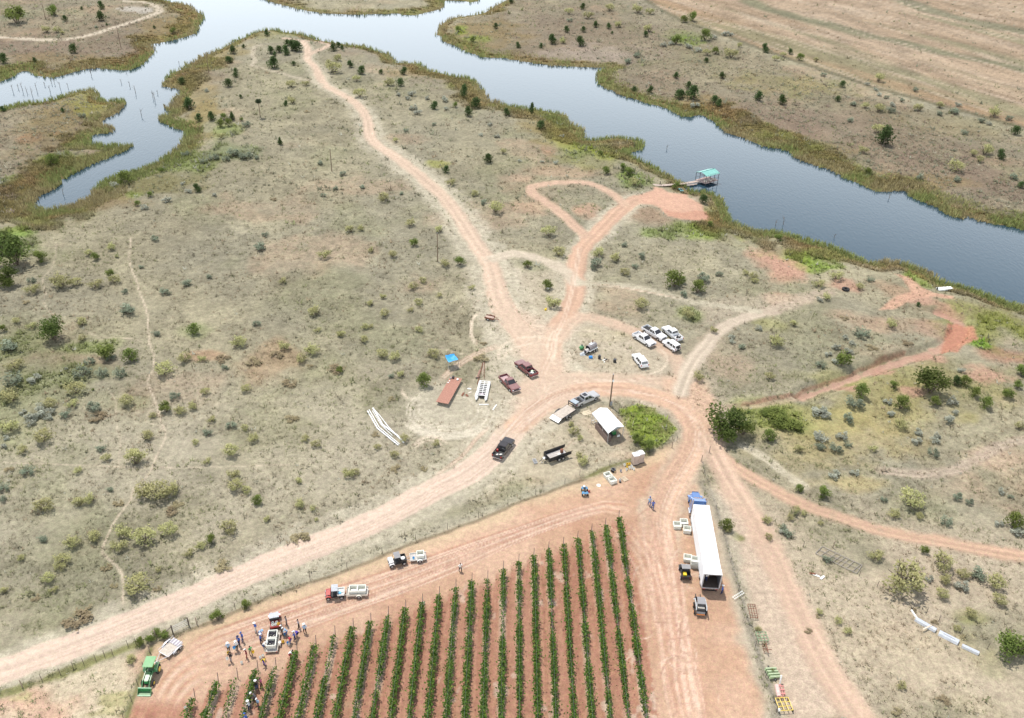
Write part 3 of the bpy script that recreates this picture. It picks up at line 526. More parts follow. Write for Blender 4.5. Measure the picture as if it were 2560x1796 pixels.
col_all = np.concatenate([col, np.ones((NR, NC, 1))], -1).reshape(-1, 4).astype(np.float32); mot_all = mottle.reshape(-1).astype(np.float32)
def mesh_np(name, v, f, smooth=False):
    me = bpy.data.meshes.new(name); k = f.shape[1]
    me.vertices.add(len(v)); me.vertices.foreach_set('co', np.ascontiguousarray(v, np.float32).ravel())
    me.loops.add(len(f) * k); me.loops.foreach_set('vertex_index', np.ascontiguousarray(f, np.int32).ravel())
    me.polygons.add(len(f)); me.polygons.foreach_set('loop_start', np.arange(0, len(f) * k, k, dtype=np.int32))
    me.update(calc_edges=True)
    if smooth: me.polygons.foreach_set('use_smooth', np.ones(len(f), bool))
    return me
def tag(o, label=None, cat=None, group=None, kind=None):
    if label: o['label'] = label
    if cat: o['category'] = cat
    if group: o['group'] = group
    if kind: o['kind'] = kind
    return o
_i = np.arange(NR * NC).reshape(NR, NC)
quads = np.stack([_i[:-1, :-1], _i[:-1, 1:], _i[1:, 1:], _i[1:, :-1]], -1).reshape(-1, 4)
qc = CAT[:-1, :-1].reshape(-1)
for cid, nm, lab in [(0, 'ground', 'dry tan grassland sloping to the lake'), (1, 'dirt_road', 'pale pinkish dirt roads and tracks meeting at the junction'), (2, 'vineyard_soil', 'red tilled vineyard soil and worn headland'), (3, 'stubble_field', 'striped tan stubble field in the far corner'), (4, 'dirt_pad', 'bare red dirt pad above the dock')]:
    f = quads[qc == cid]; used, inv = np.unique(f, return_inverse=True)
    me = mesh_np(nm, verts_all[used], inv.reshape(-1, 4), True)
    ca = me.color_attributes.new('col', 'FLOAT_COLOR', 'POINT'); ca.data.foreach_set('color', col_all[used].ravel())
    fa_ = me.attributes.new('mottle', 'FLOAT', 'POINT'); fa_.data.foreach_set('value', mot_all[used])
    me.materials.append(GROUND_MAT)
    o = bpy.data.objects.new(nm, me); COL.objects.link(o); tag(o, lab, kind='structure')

def water_mat():
    m, n, l, b = new_mat('lake_water')
    b.inputs['Base Color'].default_value = (.028, .058, .083, 1); b.inputs['Roughness'].default_value = .06; b.inputs['IOR'].default_value = 1.5
    geo = n.new('ShaderNodeNewGeometry'); mp = n.new('ShaderNodeMapping'); mp.inputs['Scale'].default_value = (.9, .45, 1); mp.inputs['Rotation'].default_value = (0, 0, .5)
    l.new(geo.outputs['Position'], mp.inputs['Vector'])
    t = n.new('ShaderNodeTexNoise'); t.inputs['Scale'].default_value = 1.6; t.inputs['Detail'].default_value = 4; l.new(mp.outputs[0], t.inputs['Vector'])
    bp = n.new('ShaderNodeBump'); bp.inputs['Strength'].default_value = .16; bp.inputs['Distance'].default_value = .12
    l.new(t.outputs['Fac'], bp.inputs['Height']); l.new(bp.outputs[0], b.inputs['Normal'])
    return m
wv = np.array([[-900, 120, WATER_Z], [900, 120, WATER_Z], [900, 1600, WATER_Z], [-900, 1600, WATER_Z]], float)
me = mesh_np('lake_water', wv, np.array([[0, 1, 2, 3]])); me.materials.append(water_mat())
o = bpy.data.objects.new('lake_water', me); COL.objects.link(o); tag(o, 'calm pale blue lake channels between reedy banks', kind='structure')
# ------------------------------------------------------------------ vegetation
def leaf_mat(name, tint=1.0, trans=.35, attr='col', vol=False, up=1.5, objvar=1.0):
    m, n, l, b = new_mat(name)
    at = n.new('ShaderNodeAttribute'); at.attribute_name = attr
    oi = n.new('ShaderNodeObjectInfo'); hs = n.new('ShaderNodeHueSaturation')
    def mr(lo, hi):
        r = n.new('ShaderNodeMapRange'); r.inputs['To Min'].default_value = lo; r.inputs['To Max'].default_value = hi
        l.new(oi.outputs['Random'], r.inputs['Value']); return r
    l.new(mr(.5 - .025 * objvar, .5 + .02 * objvar).outputs[0], hs.inputs['Hue']); l.new(mr(tint * (1 - .2 * objvar), tint * (1 + .25 * objvar)).outputs[0], hs.inputs['Value'])
    l.new(at.outputs['Color'], hs.inputs['Color']); l.new(hs.outputs[0], b.inputs['Base Color'])
    b.inputs['Roughness'].default_value = .8; b.inputs['Specular IOR Level'].default_value = .15
    geo = n.new('ShaderNodeNewGeometry')                            # soften leaf facets towards the clump's own outward direction
    if vol: tc = n.new('ShaderNodeTexCoord'); sb = n.new('ShaderNodeVectorMath'); sb.operation = 'SUBTRACT'; sb.inputs[1].default_value = (0, 0, .3); l.new(tc.outputs['Object'], sb.inputs[0]); src = sb.outputs[0]
    else: cv = n.new('ShaderNodeCombineXYZ'); cv.inputs[2].default_value = 1; src = cv.outputs[0]
    n1 = n.new('ShaderNodeVectorMath'); n1.operation = 'NORMALIZE'; l.new(src, n1.inputs[0])
    sc_ = n.new('ShaderNodeVectorMath'); sc_.operation = 'SCALE'; sc_.inputs['Scale'].default_value = up; l.new(n1.outputs[0], sc_.inputs[0])
    if vol:
        vt = n.new('ShaderNodeVectorTransform'); vt.vector_type = 'NORMAL'; vt.convert_from = 'OBJECT'; vt.convert_to = 'WORLD'; l.new(n1.outputs[0], vt.inputs[0]); l.new(vt.outputs[0], sc_.inputs[0])
    ad = n.new('ShaderNodeVectorMath'); ad.operation = 'ADD'; l.new(sc_.outputs[0], ad.inputs[0]); l.new(geo.outputs['Normal'], ad.inputs[1])
    n2 = n.new('ShaderNodeVectorMath'); n2.operation = 'NORMALIZE'; l.new(ad.outputs[0], n2.inputs[0]); l.new(n2.outputs[0], b.inputs['Normal'])
    tr = n.new('ShaderNodeBsdfTranslucent'); l.new(hs.outputs[0], tr.inputs['Color'])
    mx = n.new('ShaderNodeMixShader'); mx.inputs[0].default_value = trans
    l.new(b.outputs[0], mx.inputs[1]); l.new(tr.outputs[0], mx.inputs[2]); l.new(mx.outputs[0], n['Material Output'].inputs[0])
    return m
LEAF = leaf_mat('foliage', 1.15, .35, vol=True, up=1.4, objvar=.5); GRASS_MAT = leaf_mat('dry_grass', 1.0, .3, up=2.5, objvar=0); REED_MAT = leaf_mat('reed', 1.0, .35, up=1.1, objvar=0); VINE_MAT = leaf_mat('vine_leaf', 1.1, .35, up=1.2, objvar=0)
def bark_mat():
    m, n, l, b = new_mat('bark'); t = n.new('ShaderNodeTexNoise'); t.inputs['Scale'].default_value = 9
    r = n.new('ShaderNodeValToRGB'); r.color_ramp.elements[0].color = (.06,.045,.03,1); r.color_ramp.elements[1].color = (.2,.16,.12,1)
    l.new(t.outputs['Fac'], r.inputs[0]); l.new(r.outputs[0], b.inputs['Base Color']); b.inputs['Roughness'].default_value = .9; return m
BARK = bark_mat()
def add_col(me, c):
    ca = me.color_attributes.new('col', 'FLOAT_COLOR', 'POINT')
    ca.data.foreach_set('color', np.concatenate([c, np.ones((len(c), 1))], 1).astype(np.float32).ravel())
def leaf_quads(P, size, rng, up=.25):
    """P (n,3) centres, size (n,): one randomly turned leaf-clump quad each"""
    n = len(P); a = rng.normal(size=(n, 3)); a[:, 2] *= 1 - up; a /= np.linalg.norm(a, axis=1)[:, None]
    b = np.cross(a, rng.normal(size=(n, 3))); b /= np.linalg.norm(b, axis=1)[:, None] + 1e-9
    s = size[:, None]; w = (.45 + .3 * rng.random((n, 1))) * s
    v = np.stack([P - a * s * .5, P + b * w * .5 - a * s * .05, P + a * s * .55, P - b * w * .5 + a * s * .05], 1).reshape(-1, 3)
    return v, np.arange(4 * n).reshape(n, 4)
def crown_mesh(kind, seed):
    rng = np.random.default_rng(seed)
    spec = {'juniper': (900, .085, (.04,.072,.024), (.085,.125,.04), 9, .30), 'mesquite': (620, .075, (.22,.22,.095), (.47,.455,.215), 13, .24), 'thicket': (1500, .07, (.04,.06,.016), (.125,.16,.04), 16, .26), 'bush': (900, .08, (.065,.095,.022), (.20,.245,.062), 12, .26),
            'sage': (420, .11, (.20,.215,.165), (.44,.45,.37), 9, .22), 'grey': (420, .10, (.125,.15,.10), (.275,.31,.225), 9, .24), 'dry': (420, .09, (.22,.18,.105), (.38,.325,.20), 10, .22)}[kind]
    n, ls, c0, c1, nl, lr = spec
    # lobes
    L = []
    for i in range(nl):
        a = rng.uniform(0, 2 * math.pi); r = .33 * math.sqrt(rng.random())
        if kind == 'juniper':
            t = (i + .5) / nl; L.append((r * .75 * math.cos(a) * (1.15 - t), r * .75 * math.sin(a) * (1.15 - t), .16 + .66 * t, lr * (1.1 - .55 * t)))
        elif kind in ('sage', 'dry', 'grey'): L.append((r * 1.15 * math.cos(a), r * 1.15 * math.sin(a), rng.uniform(.18, .55), lr * rng.uniform(.7, 1.1)))
        else: L.append((r * 1.05 * math.cos(a), r * 1.05 * math.sin(a), rng.uniform(.3, .8) * (1 - .5 * r), lr * rng.uniform(.65, 1.1)))
    L = np.array(L); k = rng.integers(0, nl, n)
    d = rng.normal(size=(n, 3)); d /= np.linalg.norm(d, axis=1)[:, None]
    rad = L[k, 3] * rng.random(n) ** (.45 if kind != 'mesquite' else .6)
    P = L[k, :3] + d * rad[:, None] * np.array([1, 1, .95]); P[:, 2] = np.maximum(P[:, 2], .03)
    P[:, :2] *= .46 / np.percentile(np.hypot(P[:, 0], P[:, 1]), 96); P[:, 2] *= .96 / P[:, 2].max()
    sz = ls * rng.uniform(.7, 1.5, n)
    v, f = leaf_quads(P, sz, rng)
    t = np.clip(rng.normal(.5, .28, n), 0, 1)
    tone = rng.random(nl)[k] * .45 + t * .55                       # whole clumps are lighter or darker
    c = np.array(c0) + (np.array(c1) - np.array(c0)) * tone[:, None]
    me = mesh_np('crown', v, f); add_col(me, np.repeat(c, 4, 0)); me.materials.append(LEAF)
    return me
def trunk_mesh(kind, seed):
    rng = np.random.default_rng(seed + 900); V, F = [], []
    def limb(p0, p1, r0, r1, n=5):
        p0, p1 = np.array(p0), np.array(p1); d = p1 - p0; d = d / np.linalg.norm(d)
        x = np.cross(d, [.3, .9, .2]); x /= np.linalg.norm(x); y = np.cross(d, x); o = len(V)
        for p, r in ((p0, r0), (p1, r1)):
            for i in range(n): a = 2 * math.pi * i / n; V.append(p + r * (math.cos(a) * x + math.sin(a) * y))
        for i in range(n): F.append((o + i, o + (i + 1) % n, o + n + (i + 1) % n, o + n + i))
    if kind == 'juniper':
        limb((0, 0, -.05), (.01, .02, .45), .04, .025); limb((.01, .02, .45), (0, 0, .85), .025, .008)
        for i in range(5): a = rng.uniform(0, 6.28); limb((0, .01, .15 + i * .12), (.25 * math.cos(a), .25 * math.sin(a), .3 + i * .12), .015, .005)
    else:
        for i in range(6):
            a = i * 1.05 + rng.uniform(-.3, .3); q = (.15 * math.cos(a), .15 * math.sin(a), .3)
            limb((.02 * math.cos(a), .02 * math.sin(a), -.04), q, .024, .016)
            limb(q, (.36 * math.cos(a + .2), .36 * math.sin(a + .2), rng.uniform(.45, .75)), .016, .006); limb(q, (.22 * math.cos(a - .5), .22 * math.sin(a - .5), .7), .012, .005)
    me = mesh_np('trunk', np.array(V), np.array(F), True); me.materials.append(BARK); return me
PLANT = {k: [(crown_mesh(k, s * 31 + i), trunk_mesh(k, s * 31 + i)) for s in range(3)] for i, k in enumerate(('juniper', 'mesquite', 'bush', 'sage', 'grey', 'dry', 'thicket'))}
KIND_WORD = {'thicket': 'dense dark thicket', 'juniper': 'dark green juniper', 'mesquite': 'pale green mesquite', 'bush': 'leafy green bush', 'sage': 'silvery sagebrush clump', 'grey': 'grey green shrub', 'dry': 'dry brown brush'}
KIND_CAT = {'thicket': ('dark_thicket', 'bush', 'dense dark green thickets'), 'juniper': ('juniper_tree', 'tree', 'junipers around the lake'), 'mesquite': ('mesquite_bush', 'bush', 'mesquite bushes in the grassland'), 'bush': ('green_bush', 'bush', 'leafy green bushes'), 'sage': ('sagebrush', 'shrub', 'sagebrush clumps'), 'grey': ('grey_shrub', 'shrub', 'grey green shrubs'), 'dry': ('dry_brush', 'shrub', 'dry brush clumps')}
ASPECT = {'thicket': .85, 'juniper': .9, 'mesquite': .66, 'bush': .85, 'sage': .52, 'grey': .55, 'dry': .2}
LANDMARK = [(n, W(k, x, y)) for n, k, x, y in [('blue canopy','E',740,850),('white carport','E',1800,1290),('boat dock','d',1700,560),('box trailer','I',200,500),('black tyre','F',1105,335),('green tractor','g',390,1200),
            ('brown flatbed','E',735,1010),('bent white beams','E',300,1250),('small red trailer','E',1000,530),('white jon boat','F',1765,330),('portable toilets','E',1990,1490),('black pickup','E',1095,1430),('nest pole','A',1738,785),
            ('yellow implement','I',685,1530),('fallen corral panel','I',1060,550),('white jeep','E',2205,735),('metal culverts','I',1790,1050),('people with buckets','p',700,1000),('dump trailer','E',1430,1480),('lone meadow pole','A',2215,1145),('peninsula tip','A',2000,230),('far bank road','A',640,230),('inlet mouth','A',868,975),('upper track loop','E',1280,300),('footpath bend','G',690,480),('big mesquite tree','D',345,700),('trail crossing','D',1020,1520),('red gully pad','F',1860,640),
            ('far channel bend','B',1760,470),('reed spit','B',1900,940),('stubble field corner','C',1300,460),('footpath fork','D',1000,700),('vineyard gate','G',1200,1000),('lane junction','I',560,430),('roadside pole','E',652,145),('far shore notch','C',1500,1280)]]
PENDING = []
def where(p, head, o):
    """labels are given after all plants stand: nearest landmark, side of it, and rank among its look-alikes there"""
    n, q = min(LANDMARK, key=lambda t_: (t_[1][0] - p[0]) ** 2 + (t_[1][1] - p[1]) ** 2)
    dx, dy = p[0] - q[0], p[1] - q[1]; r_ = math.hypot(dx, dy); sec = int(((math.degrees(math.atan2(dy, dx)) + 22.5) % 360) // 45)
    side = ['right of', 'beyond and right of', 'straight beyond', 'beyond and left of', 'left of', 'nearer and left of', 'straight in front of', 'nearer and right of'][sec]
    PENDING.append(((n, side, head), r_, o))
RANK = ['nearest', 'second nearest', 'third nearest', 'fourth nearest', 'fifth nearest', 'sixth nearest', 'seventh nearest', 'eighth nearest', 'ninth nearest', 'tenth nearest']
def settle_labels():
    grp = {}
    for key, r_, o in PENDING: grp.setdefault(key, []).append((r_, o))
    for (n, side, head), L_ in grp.items():
        L_.sort(key=lambda t_: t_[0])
        for i, (r_, o) in enumerate(L_): o['label'] = (f"{head} {side} the {n}" if len(L_) == 1 else f"{RANK[i] if i < 10 else ordinal(i) + ' nearest'} {head} {side} the {n}")
    PENDING.clear()
prr = random.Random(5)
def plant(kind, k, x, y, wpx, asp=None):
    p0, p1 = W(k, x - wpx / 2, y), W(k, x + wpx / 2, y); w = float(np.hypot(*(p1 - p0))) * (1.25 if kind == 'juniper' else 1.1); h = w * (asp or ASPECT[kind])
    p = G(k, x, y, .42 * h)
    if hgt(p.x, p.y) < WATER_Z: return
    cm, tm = PLANT[kind][prr.randrange(3)]; nm, cat, grp = KIND_CAT[kind]
    e = bpy.data.objects.new(nm, None); COL.objects.link(e); e.location = (p.x, p.y, p.z - .02); e.rotation_euler.z = prr.uniform(0, 6.28)
    e.scale = (w * prr.uniform(.95, 1.1), w * prr.uniform(.9, 1.05), h); e.empty_display_size = .2
    for part, me in (('crown', cm), ('trunk', tm)):
        c = bpy.data.objects.new(part, me); COL.objects.link(c); c.parent = e
    size = 'tiny' if w < 1.3 else 'small' if w < 2.2 else 'medium' if w < 3.4 else 'large' if w < 5 else 'huge'
    tag(e, None, cat, grp); where((p.x, p.y), f"{size} {KIND_WORD[kind]}", e)
J, Mq, Bu, Sg, Gy, Dr = 'juniper', 'mesquite', 'bush', 'sage', 'grey', 'dry'
PL = {
 'A': [(J,'670,35,50 670,110,65 432,125,40 490,325,60 25,390,65 230,400,30 15,730,40 415,735,30 1775,222,40 1553,335,55 1627,310,25 1525,400,45 1805,335,50 1835,360,30 1860,330,45 1905,335,60 1945,305,65 1978,310,70 1920,288,40 1830,420,75 1958,425,30 1572,470,30 1573,500,35 1520,555,55 1215,540,45 1605,645,25 1258,695,80 1325,785,50 1405,775,55 1548,780,35 1908,690,35 1868,950,32 2115,232,30 2160,245,35 2225,315,50 2258,300,35 2285,318,30 1310,1255,55 545,55,22 712,165,18 1028,183,22'),
       (Bu,'1470,825,65 1522,820,60 830,1190,110 1000,1300,45 1610,797,30 1080,1135,42 915,1360,45 350,70,80 100,105,130 1150,205,50 350,1070,90 1490,780,50'),
       (Gy,'1360,1075,50 550,770,50 1235,1030,60 1640,830,60 1560,1020,90 1640,1040,80 1430,1050,70 1510,1060,60 1710,1050,45 2240,1255,45 2160,1305,40 1770,1565,50 1030,1595,60 2140,1090,50 640,180,30'), (Mq,'310,195,70 380,200,60 415,220,40 1940,560,70 2040,555,50 1950,670,70 2230,450,110 2250,385,70 2190,410,40 1475,905,60'),
       (Sg,'1380,605,40 1220,1225,40 1110,1335,60 960,1385,60 1260,1275,50 1430,1300,40 760,1235,60'), (Dr,'2050,745,45 1830,1330,50')],
 'B': [(J,'145,275,35 65,430,45 145,470,55 275,480,30 430,475,50 405,550,50 635,705,50 905,690,70 850,745,60 1107,750,50 1343,835,55 990,1060,60 710,1130,45 1040,175,35 1185,300,35 1343,305,30 1413,265,60 1508,197,40 1600,278,60 1625,198,35 1706,165,40 1790,175,35 1625,45,40 2040,228,35 1817,220,20 2245,505,40 1965,595,35 2075,600,45 2265,630,60 1140,10,35'),
       (Bu,'2245,265,70 1890,1120,60 1935,1150,70 1780,1140,60 770,700,42 790,195,40 885,265,45 1740,1025,40 2240,1240,60'), (Mq,'1530,75,60 1800,50,70 1990,60,80 2070,75,60 2065,190,70 1965,1215,80 1490,270,60 1865,165,60 1660,100,70 130,620,90 320,545,80 110,525,60 740,1215,70 285,1315,90 890,1290,60 1390,1545,100 1040,1385,110 470,1490,70 670,1530,70 1090,1010,50 370,935,45 70,1530,70 145,1520,60'),
       (Gy,'150,1250,45 960,1350,50 410,1290,35 1975,370,50 1920,410,60 20,1160,50 440,870,40 630,830,35 1530,135,40'), (Sg,'490,720,60 520,750,55 450,655,45 390,630,40 710,725,40 580,655,40 1000,830,40 940,900,35 1050,910,40 1200,1075,35 1440,1085,40 480,625,60 700,665,60 1350,1080,30 1480,910,36 2160,300,50 2210,290,45')],
 'C': [(J,'565,322,52 735,345,35 280,505,42 175,403,30 60,570,45 15,630,45 95,620,85 230,665,50 265,690,50 528,645,60 677,668,60 1085,562,40 1055,660,35 1375,910,118 2240,872,55 2140,1030,60 2280,1235,42 155,1330,60'),
       (Bu,'85,112,70 30,130,50 170,235,80 240,340,50 800,382,50 1260,1140,50 200,1500,50 660,1590,60'), (Mq,'690,365,45 345,355,95 1330,518,75 1330,720,75 1735,702,62 2040,1000,100 1960,1022,60 1850,1110,110 2105,745,90 910,400,45 395,300,45 640,390,50 180,350,60 1240,705,55 2000,1060,60 1230,1000,70 1600,720,70 1330,860,90'),
       (Gy,'1160,695,50 1410,735,60 1840,745,70 2010,805,55 1730,755,50 1900,885,50 1140,800,50 1570,600,45 2200,790,50 960,500,40 1480,670,40 1380,650,36 1850,1195,60 2230,1180,60 1600,1180,60'), (Sg,'60,310,50 120,335,50 220,250,50 300,225,50 100,700,60 1330,630,40 1420,700,45 1860,700,45 2060,825,40 1310,600,36 1250,560,34 340,230,40'), (Dr,'500,497,40 1780,640,30')],
 'D': [('thicket','85,85,235 30,250,160 10,20,150 345,600,175'), (Bu,'270,115,95 640,110,60 870,775,105 1105,1120,90 730,225,60 20,590,60 700,750,120 620,1000,20 1290,600,90'),
       (Mq,'590,85,60 750,40,75 2165,95,90 2110,475,100 530,545,85 400,265,150 500,280,90 215,325,100 505,990,135 75,1040,140 285,1310,135 330,1090,95 1095,860,135 1230,790,100 1580,675,115 2075,725,110 2015,795,85 1535,1405,112 1690,1325,80 970,1310,100 1410,1195,60 1630,1255,60 905,1455,160 705,1455,72 1380,1475,65 2105,1365,70 2040,1325,60 1560,1560,90 1300,1350,55 1640,990,75 1900,705,90 760,265,80 550,655,60 840,1070,110 1290,1100,80 1200,1130,90 480,1090,80 100,830,110 210,570,70 105,540,60 1370,1010,70 1010,1170,60 60,1240,130 150,1400,80 520,1540,60 1885,270,60 2120,600,50 2280,625,55 1350,790,60 640,290,90'),
       (Gy,'860,465,115 1240,290,75 1735,50,95 1165,1040,75 620,1120,105 600,810,75 550,880,120 680,890,85 85,935,130 70,710,130 800,890,90 1040,625,60 830,345,50 1100,345,70 1390,1285,70 180,1540,90 680,1390,70 1545,1240,70 440,1160,80 210,270,60 1500,850,50 945,180,40 740,790,60 1715,560,55 1400,245,50'),
       (Sg,'225,925,90 260,1150,100 330,1150,80 200,1225,70 195,1180,80 40,1320,50 150,1150,50 270,1110,60 320,1185,60 225,1190,60 440,860,30 25,1375,50'), (Dr,'1700,810,120 1480,790,110 1850,760,100 1930,960,120 1950,1190,100 660,1180,120 2240,865,130 60,1530,70 170,415,60 2070,840,50')],
 'E': [(Mq,'215,65,55 350,95,65 705,155,72 880,315,52 520,415,65 300,490,75 490,310,70 550,270,60 160,575,60 205,575,42 525,600,60 150,665,75 280,760,85 365,780,85 620,760,88 415,895,62 0,630,50 1460,80,95 1720,80,95 1850,115,85 1900,215,72 2010,425,105 1430,415,110 1640,1475,95 1600,1440,60 640,1355,60 365,1430,65 210,420,60 470,465,50 665,370,45 1560,1280,80 1600,1320,50 1535,1230,50 290,375,50 60,1555,90 100,1550,60 250,1380,50 430,1325,70'),
       (Bu,'800,140,75 555,935,105 2235,265,125 1390,300,75 490,20,60 0,870,50 1250,160,60 1990,1330,80 2060,1370,90'), (Gy,'345,905,48 1710,160,100 1970,175,50 2020,105,60 1900,30,50'), (Dr,'940,790,110 960,690,50 240,1300,60 560,1530,60 340,1060,60 370,1530,80')],
 'F': [('thicket','305,1225,245 1690,955,190'), (Bu,'430,1255,130 1210,1005,110 1970,1015,80 2190,1025,80 2045,1085,92 2290,870,80 120,315,100 15,270,60 600,1310,90 1900,940,80 1090,795,110 1430,970,60 1700,1080,80 1480,1090,110 1985,60,40 2260,970,60'),
       (J,'1840,940,65 1590,430,30'), (Mq,'650,665,110 490,240,65 930,290,80 1050,235,92 1420,560,90 1480,1220,105 985,380,65 60,490,100 1200,310,60 230,600,60 800,1400,80 1290,1390,60 500,270,50 440,220,50 760,560,60 130,910,90 600,910,70 2270,1240,70'),
       (Gy,'155,255,90 1210,620,100 1165,1085,115 1695,1420,80 940,830,72 265,230,50 30,360,60 1270,265,50 410,715,60 1130,1190,90 1040,1390,90 930,1380,70 1120,1365,60'), (Sg,'345,650,50 350,680,45 930,1140,110 960,1160,80 940,1320,110 1080,1310,80 1385,1080,60 1820,1080,82 1800,1195,80 1840,1150,52 1590,1280,62 1580,1340,70 1715,1310,60 1700,1340,62 1130,745,60 1040,715,60 1030,1565,80 1165,1555,60 1150,690,50 1105,650,50 990,760,50 1050,805,70 525,590,50 1410,1160,60 935,400,45 1880,870,50'), (Dr,'1290,720,90 1100,520,60 1520,690,80')],
 'G': [(Mq,'910,710,172 420,540,115 475,415,120 610,395,112 960,385,165 800,445,112 830,350,122 1120,345,130 1520,330,125 1260,495,72 1330,445,80 285,185,125 525,165,100 610,130,100 320,665,92 1050,90,180 960,85,140 1170,60,120 30,750,65 1570,45,112 1640,80,72 1060,610,52 2090,200,50 2010,160,80 2110,275,30 1790,270,60 360,740,60 130,530,60 1990,20,60 860,1215,85 400,590,80'), (Bu,'1405,405,80 1715,150,78 1450,915,90 1640,845,70 1090,1050,70 1000,1070,70 930,1090,70 1040,1030,60'),
       (Gy,'280,405,72 730,75,50 20,60,80 20,140,60'), (Dr,'1490,590,125 2000,390,130 520,950,200 710,600,85 560,890,120 1140,220,100 1180,180,90 790,170,80 2040,400,60 1050,740,60 760,720,60 240,800,70')],
 'I': [(Mq,'1545,140,172 1500,660,270 1750,555,150 1790,675,100 1890,640,90 2110,690,135 2130,810,105 1750,770,92 1310,510,100 1120,1020,60 1060,950,60 930,890,50 780,210,60 740,260,55 830,235,50 940,300,40 575,270,72 590,390,60 330,350,60 1430,240,80 1600,250,60 1480,1380,70 1940,900,80 1850,1000,60 520,1000,50'), (Bu,'2205,1125,195 2280,1120,130 2240,290,120 960,100,90 310,315,90 1630,480,60 800,70,60 620,1290,40'),
       (Gy,'2005,650,120 1930,155,62 1360,140,50 990,540,72 1780,290,80 730,370,80 700,340,70 1850,120,70 2210,125,40'), (Sg,'2255,360,82 2145,90,60 2130,300,60 1880,720,92 690,360,60 1665,670,60 1090,1610,40'), (Dr,'1450,1560,80 1760,1480,90 1560,880,50 1700,960,50 1890,1060,50 860,1020,60 920,920,40')],
}
for k_, groups in PL.items():
    for kd, txt in groups:
        for tkn in txt.split():
            x, y, w = map(float, tkn.split(',')); plant(kd, k_, x, y, w)
for kd, k_, x, y, w, asp in [(J,'B',828,612,50,1.6),(J,'B',1283,728,36,1.9),(J,'A',1548,778,30,1.7),(J,'A',1868,945,26,1.8),(Bu,'F',640,1165,140,.32),(Bu,'F',705,1215,150,.34),(Bu,'F',775,1245,120,.3),(Bu,'F',570,1150,100,.3),(Bu,'F',650,1230,110,.3)]: plant(kd, k_, x, y, w, asp)

# ---- grass tufts: stuff
def blades(P, base, h, spread, c, nb, rng, wid=.12, lean=.5):
    n = len(P); v = np.zeros((n, nb, 3, 3)); a0 = rng.uniform(0, 6.28, n)
    for j in range(nb):
        a = a0 + j * 6.283 / nb + rng.uniform(-.5, .5, n); hh = h * rng.uniform(.6, 1.15, n); r = spread * rng.uniform(.15, .8, n)
        bx = np.stack([np.cos(a) * r, np.sin(a) * r, np.zeros(n)], -1); tx = np.stack([-np.sin(a), np.cos(a), np.zeros(n)], -1)
        tip = bx + np.stack([np.cos(a) * lean * hh, np.sin(a) * lean * hh, hh], -1)
        w = (wid * hh * rng.uniform(.6, 1.4, n))[:, None]
        v[:, j, 0] = P + bx * .6 - tx * w; v[:, j, 1] = P + bx * .6 + tx * w; v[:, j, 2] = P + tip
    v = v.reshape(-1, 3); f = np.arange(len(v)).reshape(-1, 3)
    cc = np.repeat(c[:, None], nb, 1) * rng.uniform(.75, 1.25, (n, nb, 1)); cc = np.repeat(cc.reshape(-1, 3), 3, 0)
    return v, f, cc
def sample(n, rng):
    s = rng.uniform(-1, 1, n); r = rng.uniform(4, 4 + NY - 2, n)
    y = np.interp(r, np.arange(NR), YV); x = s * halfw(y); ri_ = np.round(r).astype(int); ci = np.round(np.interp(s, SV, np.arange(NC))).astype(int)
    return x, y, ri_, ci
rng = np.random.default_rng(77)
x, y, a_, b_ = sample(300000, rng)
rc = CAT[a_, b_]; sh = SHD[a_, b_]; cg = col[a_, b_]
redness = cg[:, 0] / (cg[:, 2] + .01); bright = cg.mean(1)
keep = (sh > 1.5) & (bare_m[a_, b_] < .5) & ((rc == 0) | ((rc == 3) & (rng.random(len(x)) < .35))) & (rng.random(len(x)) < np.clip(.85 - bright * 1.9 + .5 * (cg[:, 1] / cg[:, 0] > 1.0), .08, 1)) & (fbm(x * .1, y * .1, 3, 200) > .36)
x, y, a_, b_, cg = x[keep], y[keep], a_[keep], b_[keep], cg[keep]
n = len(x); P = np.stack([x, y, GZ[a_, b_] - .03], -1)
sz = np.exp(rng.normal(-1.95, .4, n)) * (1 + y / 260)
greeny = cg[:, 1] / cg[:, 0] > 1.0; sz = np.where(greeny, sz * 1.7, sz); farb = (y > 230) & (rng.random(n) < .35); sz = np.where(farb, sz * 1.5, sz)
tone = rng.random((n, 1)); c = cg * (.75 + .45 * tone)
gm = (fbm(x * .06, y * .06, 4, 201) + rng.normal(0, .1, n))[:, None]
c = np.where(gm > .6, np.array([.205,.215,.11]) * (.75 + .5 * tone), c); c = np.where((gm < .33), np.array([.265,.21,.14]) * (.7 + .5 * tone), c)
c = np.where(greeny[:, None], cg * np.array([.98, 1.05, .85]) * (.65 + .7 * tone), c); c = np.where(farb[:, None] & (rng.random((n, 1)) < .6), np.array([.165,.17,.115]) * (.7 + .7 * tone), c)
c = np.where(rng.random((n, 1)) < .10, np.array([.16,.16,.09]), c); c = np.where(rng.random((n, 1)) < .03, np.array([.36,.36,.29]), c)
v, f, cc = blades(P, None, sz, sz * .8, c, 4, rng, .28, .7)
fb = np.argwhere((np.maximum(rb_, lb_) > .5) & (SHD > 5) & (YV[:, None] < 690)); pk = fb[rng.integers(0, len(fb), 15000)]          # low scrub of the far banks
sx, sy = GX[pk[:, 0], pk[:, 1]] + rng.normal(0, .4, len(pk)), GY[pk[:, 0], pk[:, 1]] + rng.normal(0, .4, len(pk)); cl = fbm(sx * .05, sy * .05, 4, 240) + rng.normal(0, .08, len(pk))
